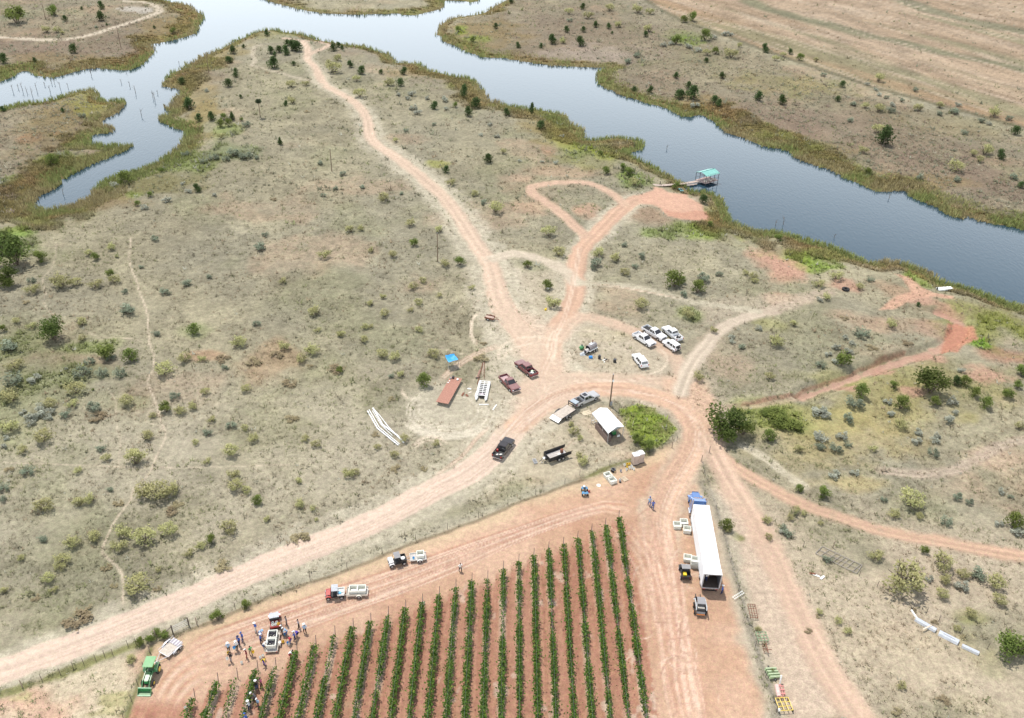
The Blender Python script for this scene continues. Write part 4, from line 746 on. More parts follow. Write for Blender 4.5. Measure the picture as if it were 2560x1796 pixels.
kq = rng.random(len(pk)) < sstep(.35, .6, cl) + .15; pk, sx, sy, cl = pk[kq], sx[kq], sy[kq], cl[kq]; ns = len(pk); sh_ = np.exp(rng.normal(-.75, .35, ns)); rsel = rng.random((ns, 1))
sc_c = np.where(rsel < .45, np.array([.165,.17,.12]), np.where(rsel < .8, np.array([.185,.145,.115]), np.array([.30,.28,.21]))) * rng.uniform(.75, 1.3, (ns, 1))
v3, f3, c3_ = blades(np.stack([sx, sy, GZ[pk[:, 0], pk[:, 1]] - .05], -1), None, sh_ * .8, sh_, sc_c, 5, rng, .35, .8)
f = np.vstack([f, f3 + len(v)]); v = np.vstack([v, v3]); cc = np.vstack([cc, c3_])
me = mesh_np('grass', v, f); add_col(me, cc); me.materials.append(GRASS_MAT)
o = bpy.data.objects.new('grass', me); COL.objects.link(o); tag(o, 'short dry tufted grass and weeds over the rangeland', 'grass', kind='stuff')
# ---- lush weeds by the carport and other rank growth: stuff
P_ = []; cs = []
lm = np.argwhere((lush_m > .45) & (YV[:, None] < 700)); pick = lm[rng.integers(0, len(lm), 6500)]
lx = GX[pick[:, 0], pick[:, 1]] + rng.normal(0, .12, len(pick)); ly = GY[pick[:, 0], pick[:, 1]] + rng.normal(0, .12, len(pick))
lh = .05 + .11 * fbm(lx * .5, ly * .5, 3, 210); P2 = np.stack([lx, ly, GZ[pick[:, 0], pick[:, 1]]], -1)
tn = fbm(lx * .35, ly * .35, 3, 211)[:, None]; c = np.where(tn > .54, np.array([.42,.52,.08]), np.where(tn < .46, np.array([.33,.34,.13]), np.array([.28,.38,.08]))) * rng.uniform(.7, 1.3, (len(lx), 1))
v, f, cc = blades(P2, None, lh, lh * .6, c, 5, rng, .3, .6)
me = mesh_np('weeds', v, f); add_col(me, cc); me.materials.append(GRASS_MAT)
o = bpy.data.objects.new('weeds', me); COL.objects.link(o); tag(o, 'lush bright green weeds in the oval beside the carport', 'weeds', kind='stuff')
# ---- reeds along the water: stuff
x, y, a_, b_ = sample(900000, rng); sh = SHD[a_, b_]
wr = 2.6 + 6.5 * sstep(.35, .7, fbm(x * .025, y * .025, 3, 220))
dock = W('d', 900, 640); pond = np.hypot(x - dock[0], y - dock[1])
keep = (sh > -.9) & (sh < wr) & (pond > 3.5) & (y < 700) & (CAT[a_, b_] != 4)
x, y, a_, b_, sh, wr = [q[keep] for q in (x, y, a_, b_, sh, wr)]; n = len(x)
if n > 44000: q = rng.permutation(n)[:44000]; x, y, a_, b_, sh, wr = [t[q] for t in (x, y, a_, b_, sh, wr)]; n = 44000
P = np.stack([x, y, np.maximum(GZ[a_, b_], WATER_Z - .05)], -1)
hh = (.7 + .8 * fbm(x * .12, y * .12, 3, 221)) * np.clip(1.1 - .5 * sh / wr, .4, 1) * (1 + y / 1500)
tn = fbm(x * .07, y * .07, 4, 222)[:, None]; c = np.where(tn > .54, np.array([.28,.31,.11]), np.where(tn < .42, np.array([.38,.32,.165]), np.array([.34,.33,.14]))) * rng.uniform(.65, 1.35, (n, 1))
v, f, cc = blades(P, None, hh, np.full(n, .55), c, 4, rng, .085, .16)
bl = np.argwhere((belt > .35) & (SHD > 3) & (CAT == 0) & (YV[:, None] < 690)); pk = bl[rng.integers(0, len(bl), 30000)]
bx_, by_ = GX[pk[:, 0], pk[:, 1]] + rng.normal(0, .3, len(pk)), GY[pk[:, 0], pk[:, 1]] + rng.normal(0, .3, len(pk))
bh = (.35 + .5 * fbm(bx_ * .2, by_ * .2, 3, 230)) * (1 + by_ / 900); bc = col[pk[:, 0], pk[:, 1]] * rng.uniform(.9, 1.7, (len(pk), 1))
v2, f2, c2 = blades(np.stack([bx_, by_, GZ[pk[:, 0], pk[:, 1]] - .05], -1), None, bh, bh * .6, bc, 3, rng, .22, .45)
f = np.vstack([f, f2 + len(v)]); v = np.vstack([v, v2]); cc = np.vstack([cc, c2])
me = mesh_np('reeds', v, f); add_col(me, cc); me.materials.append(REED_MAT)
o = bpy.data.objects.new('reeds', me); COL.objects.link(o); tag(o, 'tan and olive reed beds fringing the lake shore', 'reeds', kind='stuff')
print('TRIS ground', len(quads) * 2, 'grass', len(P), n)

# ---- vine rows
VINE_POST_MAT = None
def ordinal(i): return ['first','second','third','fourth','fifth','sixth','seventh','eighth','ninth','tenth','eleventh','twelfth','thirteenth','fourteenth','fifteenth','sixteenth','seventeenth','eighteenth','nineteenth','twentieth','twenty-first','twenty-second','twenty-third','twenty-fourth','twenty-fifth','twenty-sixth'][i]
ROW_DENS = {23: .28, 19: .75, 21: .8, 25: .7, 4: .85}
def simple_mat(name, c, rough=.7, metal=0.0, var=.15, scale=3.0):
    m, n, l, b = new_mat(name); t = n.new('ShaderNodeTexNoise'); t.inputs['Scale'].default_value = scale; t.inputs['Detail'].default_value = 4
    tc = n.new('ShaderNodeTexCoord'); l.new(tc.outputs['Object'], t.inputs['Vector'])
    r = n.new('ShaderNodeMapRange'); r.inputs['To Min'].default_value = 1 - var; r.inputs['To Max'].default_value = 1 + var; r.inputs['From Min'].default_value = .3; r.inputs['From Max'].default_value = .7
    l.new(t.outputs['Fac'], r.inputs['Value']); vm = n.new('ShaderNodeVectorMath'); vm.operation = 'SCALE'; vm.inputs[0].default_value = c
    l.new(r.outputs[0], vm.inputs['Scale']); l.new(vm.outputs[0], b.inputs['Base Color'])
    b.inputs['Roughness'].default_value = rough; b.inputs['Metallic'].default_value = metal; return m
MT = {}
def mt(name, c=None, *a, **k):
    if name not in MT: MT[name] = simple_mat(name, c, *a, **k)
    return MT[name]
POSTM = mt('rusty_post', (.11,.085,.07), .8); WOODM = mt('weathered_wood', (.30,.235,.175), .9, 0, .25, 6); WIREM = mt('galvanised_wire', (.30,.30,.30), .5, .6); HOSEM = mt('black_hose', (.03,.03,.03), .6)
def tubes(segs, n=5):
    V, F = [], []
    for p0, p1, r0, r1 in segs:
        p0, p1 = np.array(p0, float), np.array(p1, float); d = p1 - p0; d = d / (np.linalg.norm(d) + 1e-9)
        x = np.cross(d, [.31, .9, .2]); x /= np.linalg.norm(x); yv = np.cross(d, x); o = len(V)
        for p, r in ((p0, r0), (p1, r1)):
            for i in range(n): a = 2 * math.pi * i / n; V.append(p + r * (math.cos(a) * x + math.sin(a) * yv))
        for i in range(n): F.append((o + i, o + (i + 1) % n, o + n + (i + 1) % n, o + n + i))
        F.append(tuple(o + n + i for i in range(n))); F.append(tuple(o + n - 1 - i for i in range(n)))
    me = bpy.data.meshes.new('m'); me.from_pydata([tuple(q) for q in V], [], F); return me
def ob(name, me, mat, parent=None, loc=None):
    o = bpy.data.objects.new(name, me); COL.objects.link(o)
    if mat and len(me.materials) == 0: me.materials.append(mat)
    if parent: o.parent = parent
    if loc is not None: o.location = loc
    return o
def empty(name, loc, rz=0.0):
    e = bpy.data.objects.new(name, None); COL.objects.link(e); e.location = loc; e.rotation_euler.z = rz; e.empty_display_size = .3; return e
post_me = tubes([((0, 0, -.3), (0, 0, 1.75), .035, .03)]); post_me.materials.append(POSTM)
endpost_me = tubes([((0, 0, -.3), (0, .35, 2.0), .05, .045)]); endpost_me.materials.append(POSTM)
YN = 50.0
for i, ye in enumerate(ROW_Y):
    x_e = row_x(i, ye); e = empty('grapevine_row', (x_e, ye, hgt(x_e, ye)))
    tag(e, f"{ordinal(i)} grapevine row counted from the right edge of the vineyard" if i < len(ROW_Y) - 1 else 'leftmost short grapevine row of the vineyard by the corner', 'vine row', 'trellised grapevine rows')
    L_ = ye - YN; rg = np.random.default_rng(400 + i); n = int(L_ * 125 * ROW_DENS.get(i, 1))
    yy = -rg.random(n) * L_; dn = fbm(yy * .35, np.full(n, i * 9.1), 3, 300 + i)
    kp = rg.random(n) < np.clip((dn - .2) * 4, .18, 1); yy = yy[kp]; dn = dn[kp]; n = len(yy)
    wdt = .15 + .26 * dn; top = 1.2 + .55 * dn
    xx = rg.normal(0, 1, n) * wdt * .8; zz = .75 + (top - .75) * rg.random(n) ** .75
    far = rg.random(n) < .06; xx[far] *= 1.9; zz[far] += .12
    Pq = np.stack([xx + (row_x(i, 0) - row_x(i, 1)) * -yy, yy, zz], -1)
    vq, fq = leaf_quads(Pq, rg.uniform(.2, .4, n), rg, .1)
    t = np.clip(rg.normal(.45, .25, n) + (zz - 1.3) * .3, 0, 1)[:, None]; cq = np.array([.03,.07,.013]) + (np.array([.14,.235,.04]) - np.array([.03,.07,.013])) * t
    yl = rg.random((n, 1)) < .04; cq = np.where(yl, np.array([.24,.25,.05]), cq)
    me = mesh_np('foliage', vq, fq); add_col(me, np.repeat(cq, 4, 0)); me.materials.append(VINE_MAT); ob('foliage', me, None, e)
    segs = []; q = -1.0
    while q > -L_:
        dx = (row_x(i, 0) - row_x(i, 1)) * -q; segs.append(((dx + rg.uniform(-.05, .05), q, -.05), (dx + rg.uniform(-.08, .08), q + rg.uniform(-.1, .1), .95), .035, .025)); q -= rg.uniform(1.3, 1.9)
    ob('trunks', tubes(segs, 4), BARK, e)
    ob('end_post', endpost_me, None, e, (0, .55, 0))
    q = -6.0
    while q > -L_:
        ob('trellis_post', post_me, None, e, ((row_x(i, 0) - row_x(i, 1)) * -q, q, 0)); q -= 7.3
    dxe = (row_x(i, 0) - row_x(i, 1)) * L_
    ob('wires', tubes([((.0, .9, zz_), (dxe, -L_, zz_), .008, .008) for zz_ in (.95, 1.35, 1.7)], 3), WIREM, e); ob('drip_hose', tubes([((.02, .5, .5), (dxe + .02, -L_, .5), .012, .012)], 4), HOSEM, e)
# ------------------------------------------------------------------ mesh builder for things
class MB:
    def __init__(s): s.v = []; s.f = []
    def add(s, vs, fs):
        o = len(s.v); s.v += [tuple(map(float, q)) for q in vs]; s.f += [tuple(o + i for i in q) for q in fs]; return s
    def hexa(s, b, t):       # four bottom and four top points, counter-clockwise from above
        return s.add(list(b) + list(t), [(3,2,1,0),(4,5,6,7),(0,1,5,4),(1,2,6,5),(2,3,7,6),(3,0,4,7)])
    def box(s, c, d, rz=0.0, top=1.0):
        x, y, z = d[0] / 2, d[1] / 2, d[2] / 2; ca, sa = math.cos(rz), math.sin(rz)
        def q(a, b, h): return (c[0] + a * ca - b * sa, c[1] + a * sa + b * ca, c[2] + h)
        return s.hexa([q(-x,-y,-z), q(x,-y,-z), q(x,y,-z), q(-x,y,-z)], [q(-x*top,-y*top,z), q(x*top,-y*top,z), q(x*top,y*top,z), q(-x*top,y*top,z)])
    def prism(s, prof, y0, y1, inset=0.0, axis='y'):   # side profile (x,z), extruded across
        n = len(prof); cx = sum(p[0] for p in prof) / n; cz = sum(p[1] for p in prof) / n
        A = [(x, y0, z) for x, z in prof]; B = [(x, y1, z) for x, z in prof]
        return s.add(A + B, [tuple(range(n)), tuple(range(2 * n - 1, n - 1, -1))] + [((i + 1) % n, i, n + i, n + (i + 1) % n) for i in range(n)])
    def cyl(s, p0, p1, r0, r1=None, n=14, caps=True):
        r1 = r0 if r1 is None else r1; p0, p1 = Vector(p0), Vector(p1); d = (p1 - p0).normalized()
        x = d.orthogonal().normalized(); y = d.cross(x)
        V = [p + (math.cos(a) * x + math.sin(a) * y) * r for p, r in ((p0, r0), (p1, r1)) for a in [2 * math.pi * i / n for i in range(n)]]
        F = [(i, (i + 1) % n, n + (i + 1) % n, n + i) for i in range(n)]
        if caps: F += [tuple(range(n - 1, -1, -1)), tuple(range(n, 2 * n))]
        return s.add(V, F)
    def tube(s, pts, r, n=6):
        for a, b in zip(pts[:-1], pts[1:]): s.cyl(a, b, r, r, n)
        return s
    def ring(s, c, axis, R0, r, n=18, m=7):
        c, d = Vector(c), Vector(axis).normalized(); x = d.orthogonal().normalized(); y = d.cross(x); V = []; F = []
        for i in range(n):
            a = 2 * math.pi * i / n; e = math.cos(a) * x + math.sin(a) * y
            for j in range(m): b = 2 * math.pi * j / m; V.append(c + e * (R0 + r * math.cos(b)) + d * r * math.sin(b))
        for i in range(n):
            for j in range(m): F.append((i * m + j, ((i + 1) % n) * m + j, ((i + 1) % n) * m + (j + 1) % m, i * m + (j + 1) % m))
        return s.add(V, F)
    def ball(s, c, r, n=10, m=7):
        r = r if isinstance(r, (tuple, list)) else (r, r, r); V = [(c[0], c[1], c[2] + r[2])]; F = []
        for j in range(1, m):
            t = math.pi * j / m
            for i in range(n): a = 2 * math.pi * i / n; V.append((c[0] + r[0] * math.sin(t) * math.cos(a), c[1] + r[1] * math.sin(t) * math.sin(a), c[2] + r[2] * math.cos(t)))
        V.append((c[0], c[1], c[2] - r[2]))
        for i in range(n): F.append((0, 1 + i, 1 + (i + 1) % n))
        for j in range(m - 2):
            for i in range(n): a, b = 1 + j * n + i, 1 + j * n + (i + 1) % n; F.append((a, a + n, b + n, b))
        o = 1 + (m - 2) * n
        for i in range(n): F.append((o + i, len(V) - 1, o + (i + 1) % n))
        return s.add(V, F)
    def quad(s, *p): return s.add(p, [tuple(range(len(p)))])
    def slab(s, p, th):      # a flat polygon given thickness along its normal
        p = [Vector(q) for q in p]; nrm = (p[1] - p[0]).cross(p[-1] - p[0]).normalized() * th; n = len(p)
        return s.add([tuple(q) for q in p] + [tuple(q - nrm) for q in p], [tuple(range(n)), tuple(range(2 * n - 1, n - 1, -1))] + [((i + 1) % n, i, n + i, n + (i + 1) % n) for i in range(n)])
    def mesh(s, name, bevel=0.0, smooth=False, fix=True):
        me = bpy.data.meshes.new(name); me.from_pydata(s.v, [], s.f); me.update()
        bm = bmesh.new(); bm.from_mesh(me)
        if fix: bmesh.ops.recalc_face_normals(bm, faces=bm.faces)
        if bevel:
            ed = [e for e in bm.edges if len(e.link_faces) == 2 and e.calc_face_angle(0) > .5]
            bmesh.ops.bevel(bm, geom=ed, offset=bevel, segments=2, affect='EDGES', clamp_overlap=True)
        bm.to_mesh(me); bm.free()
        if smooth:
            me.polygons.foreach_set('use_smooth', np.ones(len(me.polygons), bool))
            me.set_sharp_from_angle(angle=R(40))
        return me
    def build(s, name, mat, parent=None, bevel=0.0, smooth=False, label=None):
        o = ob(name, s.mesh(name, bevel, smooth), mat, parent)
        if label: o['label'] = label
        return o
def thing(name, label, cat, loc, rz=0.0, group=None):
    e = empty(name, loc, rz); tag(e, label, cat, group); return e
def copy_tree(o, parent=None):
    c = o.copy(); COL.objects.link(c); c.parent = parent
    for ch in list(o.children): copy_tree(ch, c)
    return c
def paint_mat(name, c, rough=.28, metal=0.0, coat=.6, top_sheen=.24):
    if name in MT: return MT[name]
    m = simple_mat(name, c, rough, metal, .05, 1.2); b = m.node_tree.nodes['Principled BSDF']; b.inputs['Coat Weight'].default_value = coat; b.inputs['Coat Roughness'].default_value = .08
    n, l = m.node_tree.nodes, m.node_tree.links                      # glare from the sky, painted as a pale dusty tint on upward faces
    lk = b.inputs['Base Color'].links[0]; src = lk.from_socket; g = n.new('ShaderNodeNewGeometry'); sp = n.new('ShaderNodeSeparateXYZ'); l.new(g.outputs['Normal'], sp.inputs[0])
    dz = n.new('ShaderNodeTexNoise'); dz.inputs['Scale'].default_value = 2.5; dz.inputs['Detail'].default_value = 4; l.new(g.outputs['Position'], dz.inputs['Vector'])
    mr = n.new('ShaderNodeMapRange'); mr.inputs['From Min'].default_value = .3; mr.inputs['From Max'].default_value = 1.0; mr.inputs['To Min'].default_value = .04; mr.inputs['To Max'].default_value = top_sheen; l.new(sp.outputs['Z'], mr.inputs['Value'])
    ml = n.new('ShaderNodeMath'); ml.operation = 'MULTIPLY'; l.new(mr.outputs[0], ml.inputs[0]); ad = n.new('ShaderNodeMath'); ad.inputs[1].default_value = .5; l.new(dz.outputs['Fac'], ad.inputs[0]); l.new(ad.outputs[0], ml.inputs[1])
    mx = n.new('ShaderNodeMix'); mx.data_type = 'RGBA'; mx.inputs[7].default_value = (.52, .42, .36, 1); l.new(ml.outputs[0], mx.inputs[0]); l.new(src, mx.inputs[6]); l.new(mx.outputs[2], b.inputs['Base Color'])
    MT[name] = m; return m
WHITE = paint_mat('white_paint', (.80,.81,.82)); MAROON = paint_mat('maroon_paint', (.15,.014,.028), top_sheen=.34); SILVER = paint_mat('silver_paint', (.52,.54,.55), .3, .3); BLACKP = paint_mat('black_paint', (.012,.014,.018), top_sheen=.07); BLUEP = paint_mat('blue_paint', (.04,.15,.40), top_sheen=.1); REDP = paint_mat('red_paint', (.45,.02,.02)); GREENP = paint_mat('green_paint', (.015,.20,.05)); TEALP = paint_mat('teal_paint', (.06,.38,.38)); ORANGE = paint_mat('orange_paint', (.65,.20,.02)); CREAM = paint_mat('cream_paint', (.68,.64,.55)); YELLOW = paint_mat('yellow_paint', (.72,.52,.04)); GREYP = paint_mat('grey_paint', (.22,.24,.26)); SKYB = paint_mat('bright_blue_paint', (.03,.32,.62))
GLASS = paint_mat('dark_glass', (.014,.020,.026), .06, 0, 1.0, .08); TYRE = mt('tyre_rubber', (.02,.02,.02), .85); RIM = mt('steel_rim', (.55,.55,.56), .35, .6); CHROME = mt('chrome', (.6,.6,.62), .2, .9); PLAST = mt('black_plastic', (.022,.022,.024), .6); LAMPW = mt('headlamp', (.75,.76,.78), .1); LAMPR = mt('tail_lamp', (.40,.012,.012), .2)
STEEL = mt('galvanised_steel', (.46,.47,.48), .45, .5); RUST = mt('rusty_steel', (.20,.085,.05), .85, .1, .35, 5); BLKST = mt('black_steel', (.018,.018,.02), .5); WPLAS = mt('white_plastic', (.78,.78,.74), .5); DECKW = mt('deck_boards', (.36,.30,.24), .9, 0, .25, 5); REDDK = mt('red_brown_boards', (.36,.18,.13), .85, 0, .2, 4); FABB = mt('blue_tarp', (.05,.34,.72), .55, 0, .12, 2)

def wheel(parent, x, y, r, w, rim=RIM, z=None):
    z = r if z is None else z; sgn = 1 if y >= 0 else -1
    h = empty('wheel', (x, y, z)); h.parent = parent
    MB().ring((0, 0, 0), (0, 1, 0), r - w * .38, w * .42, 18, 8).cyl((0, -w * .42, 0), (0, w * .42, 0), r * .7, n=18).build('tyre', TYRE, h, smooth=True)
    MB().cyl((0, sgn * w * .30, 0), (0, sgn * w * .47, 0), r * .60, r * .52, 14).cyl((0, sgn * w * .46, 0), (0, sgn * w * .50, 0), r * .18, n=8).build('rim', rim, h, smooth=True)
    return h
def arch(xc, zc, r, n=7):      # wheel-arch points from front to rear, over the top
    return [(xc + r * math.cos(a), zc + r * math.sin(a)) for a in np.linspace(0, math.pi, n)]
def by_wheels(k, rear, front, side, half):
    """centre and heading from the two wheels seen on one side ('L' or 'R' of the vehicle)"""
    a, b = G(k, *rear), G(k, *front); h = (b - a); h.z = 0; ln = h.length; h.normalize()
    left = Vector((-h.y, h.x, 0)); c = (a + b) / 2 + (-left if side == 'L' else left) * half
    return Vector((c.x, c.y, hgt(c.x, c.y))), math.atan2(h.y, h.x), ln
def greenhouse(t, x0, x1, xt0, xt1, zb, zt, wb, wt, paint, side_splits, roof=None):
    """cab upper: rear base x0, front base x1, roof from xt0 to xt1, with glass panes set proud"""
    b = [(x0,-wb,zb),(x1,-wb,zb),(x1,wb,zb),(x0,wb,zb)]; tp = [(xt0,-wt,zt),(xt1,-wt,zt),(xt1,wt,zt),(xt0,wt,zt)]
    c = MB().hexa(b, tp).build('cab', paint, t, bevel=.05)
    def pane(nm, q, u0, u1, v0, v1):
        q = [Vector(p) for p in q]
        def at(u, v): return (q[0].lerp(q[1], u)).lerp(q[3].lerp(q[2], u), v)
        pts = [at(u0, v0), at(u1, v0), at(u1, v1), at(u0, v1)]; nr = (pts[1] - pts[0]).cross(pts[3] - pts[0]).normalized()
        MB().slab([tuple(p + nr * .014) for p in pts], .02).build(nm, GLASS, t)
    pane('windshield', [b[1], b[2], tp[2], tp[1]], .05, .95, .08, .92); pane('rear_window', [b[3], b[0], tp[0], tp[3]], .08, .92, .2, .88)
    for u0, u1 in side_splits:
        pane('side_window', [b[0], b[1], tp[1], tp[0]], u0, u1, .1, .86); pane('side_window', [b[2], b[3], tp[3], tp[2]], 1 - u1, 1 - u0, .1, .86)
    return c
def lamps(t, xf, xr, w, zf, zr):
    for s in (-1, 1):
        MB().box((xf - .02, s * (w - .18), zf), (.1, .32, .2)).build('headlight', LAMPW, t, bevel=.02); MB().box((xr + .02, s * (w - .12), zr), (.08, .2, .34)).build('taillight', LAMPR, t, bevel=.02)
def pickup(label, paint, k, rear, front, side, wb=3.65, bedL=1.75, sunroof=False, bedcol=None, kind='pickup truck', hood_z=1.12, group=None, cab_top=1.86, cap=None):
    p, rz, _ = by_wheels(k, rear, front, side, .98); t = thing('pickup_truck', label, kind, p, rz, group)
    f, r = wb / 2, -wb / 2; X1 = f + .98; X0 = r - 1.12; W_ = .99; wr = .40; bx = X0 + .1 + bedL
    # front body with wheel arches
    prof = [(bx, .48)] + [(f - .52, .48)] + [(x, z) for x, z in reversed(arch(f, .42, .5))][0:0] + list(reversed(arch(f, .42, .5)))[0:] + [(X1 - .1, .48), (X1, .62), (X1, .98), (X1 - .12, hood_z - .04), (f + .1, hood_z + .03), (f - .72, hood_z + .08), (bx, hood_z + .06)]
    MB().prism(prof, -W_, W_).build('body', paint, t, bevel=.045)
    MB().slab([(X1 - .12, -.78, hood_z + .0), (X1 - .12, .78, hood_z + .0), (f - .66, .84, hood_z + .11), (f - .66, -.84, hood_z + .11)][::-1], -.03).build('hood', paint, t, bevel=.01)
    xw = f - .62; greenhouse(t, bx + .04, xw, bx + .16, xw - .78, hood_z + .06, cab_top, .95, .74, paint, [(.06, .46), (.50, .88)])
    # bed
    for s in (-1, 1):
        pr = [(X0 + .08, .55), (r - .5, .5)] + list(reversed(arch(r, .42, .5))) + [(bx, .5), (bx, hood_z + .04), (X0 + .08, hood_z + .04)]
        MB().prism(pr, s * W_, s * (W_ - .11)).build('bed_side', paint, t, bevel=.02)
    MB().box((X0 + .1 + bedL / 2, 0, .68), (bedL, 1.78, .08)).build('bed_floor', bedcol or PLAST, t)
    MB().box((X0 + .06, 0, .84), (.09, 1.76, .58)).build('tailgate', paint, t, bevel=.015)
    MB().box((X1 + .03, 0, .6), (.16, 1.9, .22)).build('front_bumper', CHROME if paint is not BLACKP else BLKST, t, bevel=.04); MB().box((X0 - .04, 0, .58), (.18, 1.85, .17)).build('rear_bumper', CHROME, t, bevel=.03)
    MB().box((X1 + .0, 0, .88), (.06, 1.15, .26)).build('grille', PLAST, t, bevel=.01); lamps(t, X1, X0, .96, .9, .92)
    for s in (-1, 1):
        MB().box((xw - .28, s * 1.1, hood_z + .2), (.12, .24, .2)).build('mirror', PLAST if paint is not WHITE else paint, t, bevel=.02)
        for xx in (f - .58, r + .5): pass
        for x0_, x1_ in ((bx + .1, bx + .98), (bx + 1.02, xw - .1)): 
            d_ = MB().box(((x0_ + x1_) / 2, s * (W_ + .004), .82), (x1_ - x0_, .016, .56)).build('door', paint, t, bevel=.006)
            MB().box((x0_ + .16, s * (W_ + .025), 1.0), (.2, .03, .04)).build('handle', CHROME, d_)
    for x in (f, r):
        for s in (-1, 1): wheel(t, x, s * .86, wr, .27)
    if sunroof: MB().box((bx + .75, 0, cab_top + .005), (.85, .95, .02)).build('sunroof', GLASS, t)
    return t, (X0, bx)
def suv(label, paint, k, rear, front, side, wb=2.9, name='suv', jeep=False):
    p, rz, _ = by_wheels(k, rear, front, side, .93); t = thing(name, label, 'jeep' if jeep else 'suv', p, rz)
    f, r = wb / 2, -wb / 2; W_ = .95 if not jeep else .82; X1 = f + (.9 if not jeep else .62); X0 = r - (.95 if not jeep else .62); hz = 1.02 if not jeep else 1.1
    prof = [(X0 + .06, .5)] + list(reversed(arch(r, .4, .46))) + list(reversed(arch(f, .4, .46))) + [(X1 - .08, .5), (X1, .65), (X1, .92 if not jeep else 1.02), (X1 - .1, hz - .03), (f - .35, hz + .06), (X0, hz + .05), (X0, .7)]
    prof = [(X0 + .06, .5)] + list(reversed([(x, z) for x, z in arch(r, .4, .46)])) + list(reversed([(x, z) for x, z in arch(f, .4, .46)])) + prof[-7:]
    MB().prism(prof, -W_, W_).build('body', paint, t, bevel=.05 if not jeep else .025)
    xw = f - .45 if not jeep else f - .5
    if jeep: greenhouse(t, X0 + .04, xw, X0 + .1, xw - .32, hz + .05, 1.85, .8, .72, paint, [(.05, .3), (.36, .6), (.66, .92)])
    else: greenhouse(t, X0 + .06, xw, X0 + .42, xw - .75, hz + .05, 1.76, .92, .70, paint, [(.04, .3), (.33, .58), (.61, .86)])
    MB().slab([(X1 - .1, -W_ * .78, hz), (X1 - .1, W_ * .78, hz), (f - .4, W_ * .85, hz + .1), (f - .4, -W_ * .85, hz + .1)][::-1], -.03).build('hood', paint, t, bevel=.01)
    MB().box((X1 + .03, 0, .6), (.14, W_ * 1.9, .22)).build('front_bumper', PLAST if jeep else paint, t, bevel=.04); MB().box((X0 - .03, 0, .58), (.14, W_ * 1.9, .22)).build('rear_bumper', PLAST if jeep else paint, t, bevel=.04)
    MB().box((X1, 0, .85), (.06, .9, .22)).build('grille', PLAST, t); lamps(t, X1, X0, W_, .86, .98)
    if jeep:
        wheel(t, 0, 0, .38, .24).matrix_basis = Matrix.Translation((X0 - .16, -.12, 1.05)) @ Matrix.Rotation(R(90), 4, 'Z'); MB().box((X0 - .005, .0, 1.5), (.03, 1.2, .42)).build('rear_glass', GLASS, t)
        for s in (-1, 1):
            for x in (f, r): MB().box((x, s * .93, .88), (1.0, .22, .05)).build('fender', paint, t, bevel=.02)
    else: MB().box((X0 + .02, 0, 1.02), (.05, 1.5, .12)).build('tailgate_trim', paint, t, bevel=.01)
    for s in (-1, 1):
        MB().box((xw - .2, s * (W_ + .12), hz + .18), (.1, .22, .16)).build('mirror', paint, t, bevel=.02)
        for x0_, x1_ in ((r + .52, (r + f) / 2 - .02), ((r + f) / 2 + .02, f - .5)):
            d_ = MB().box(((x0_ + x1_) / 2, s * (W_ + .004), .8), (x1_ - x0_, .016, .48)).build('door', paint, t, bevel=.006); MB().box((x0_ + .15, s * (W_ + .022), .96), (.18, .03, .04)).build('handle', CHROME, d_)
    for x in (f, r):
        for s in (-1, 1): wheel(t, x, s * (W_ - .11), .38, .25)
    return t
bucket_proto = {}
def bucket(label, matc, p, tilt=0.0, r=.18, h=.36, group='picking buckets', lid=False, name='bucket', cat='bucket'):
    key = (matc.name, lid)
    if key not in bucket_proto:
        e = thing(name, label, cat, (0, 0, 0)); n = 14
        me_ = MB().cyl((0,0,0), (0,0,1), .82, 1.0, n, False).cyl((0,0,.04), (0,0,1), .74, .92, n, False)
        me_.add([(.82 * math.cos(2*math.pi*i/n), .82 * math.sin(2*math.pi*i/n), 0) for i in range(n)], [tuple(range(n))]).add([(.76 * math.cos(2*math.pi*i/n), .76 * math.sin(2*math.pi*i/n), .05) for i in range(n)], [tuple(range(n))])
        me_.build('pail', matc, e, smooth=False); MB().ring((0, 0, 1), (0, 0, 1), .98, .05, 14, 5).build('rim', matc, e)
        MB().tube([(0, math.cos(a) * 1.02, .9 + math.sin(a) * .35) for a in np.linspace(0, math.pi, 7)], .025, 4).build('handle', STEEL, e)
        if lid: MB().cyl((0, 0, 1.0), (0, 0, 1.08), 1.05, 1.02, n).build('lid', matc, e)
        bucket_proto[key] = e; t = e
    else: t = copy_tree(bucket_proto[key])
    t.location = p; t.scale = (r, r, h); t.rotation_euler = (tilt, 0, random.uniform(0, 6)); t.name = name
    tag(t, label, cat, group); return t
WB, YB, BB, BLB = WPLAS, mt('yellow_plastic', (.78,.56,.03), .45), mt('blue_plastic', (.04,.25,.62), .45), mt('light_blue_plastic', (.10,.45,.75), .45)
BIN = mt('bin_plastic', (.70,.70,.63), .55, 0, .08, 2); bin_proto = None
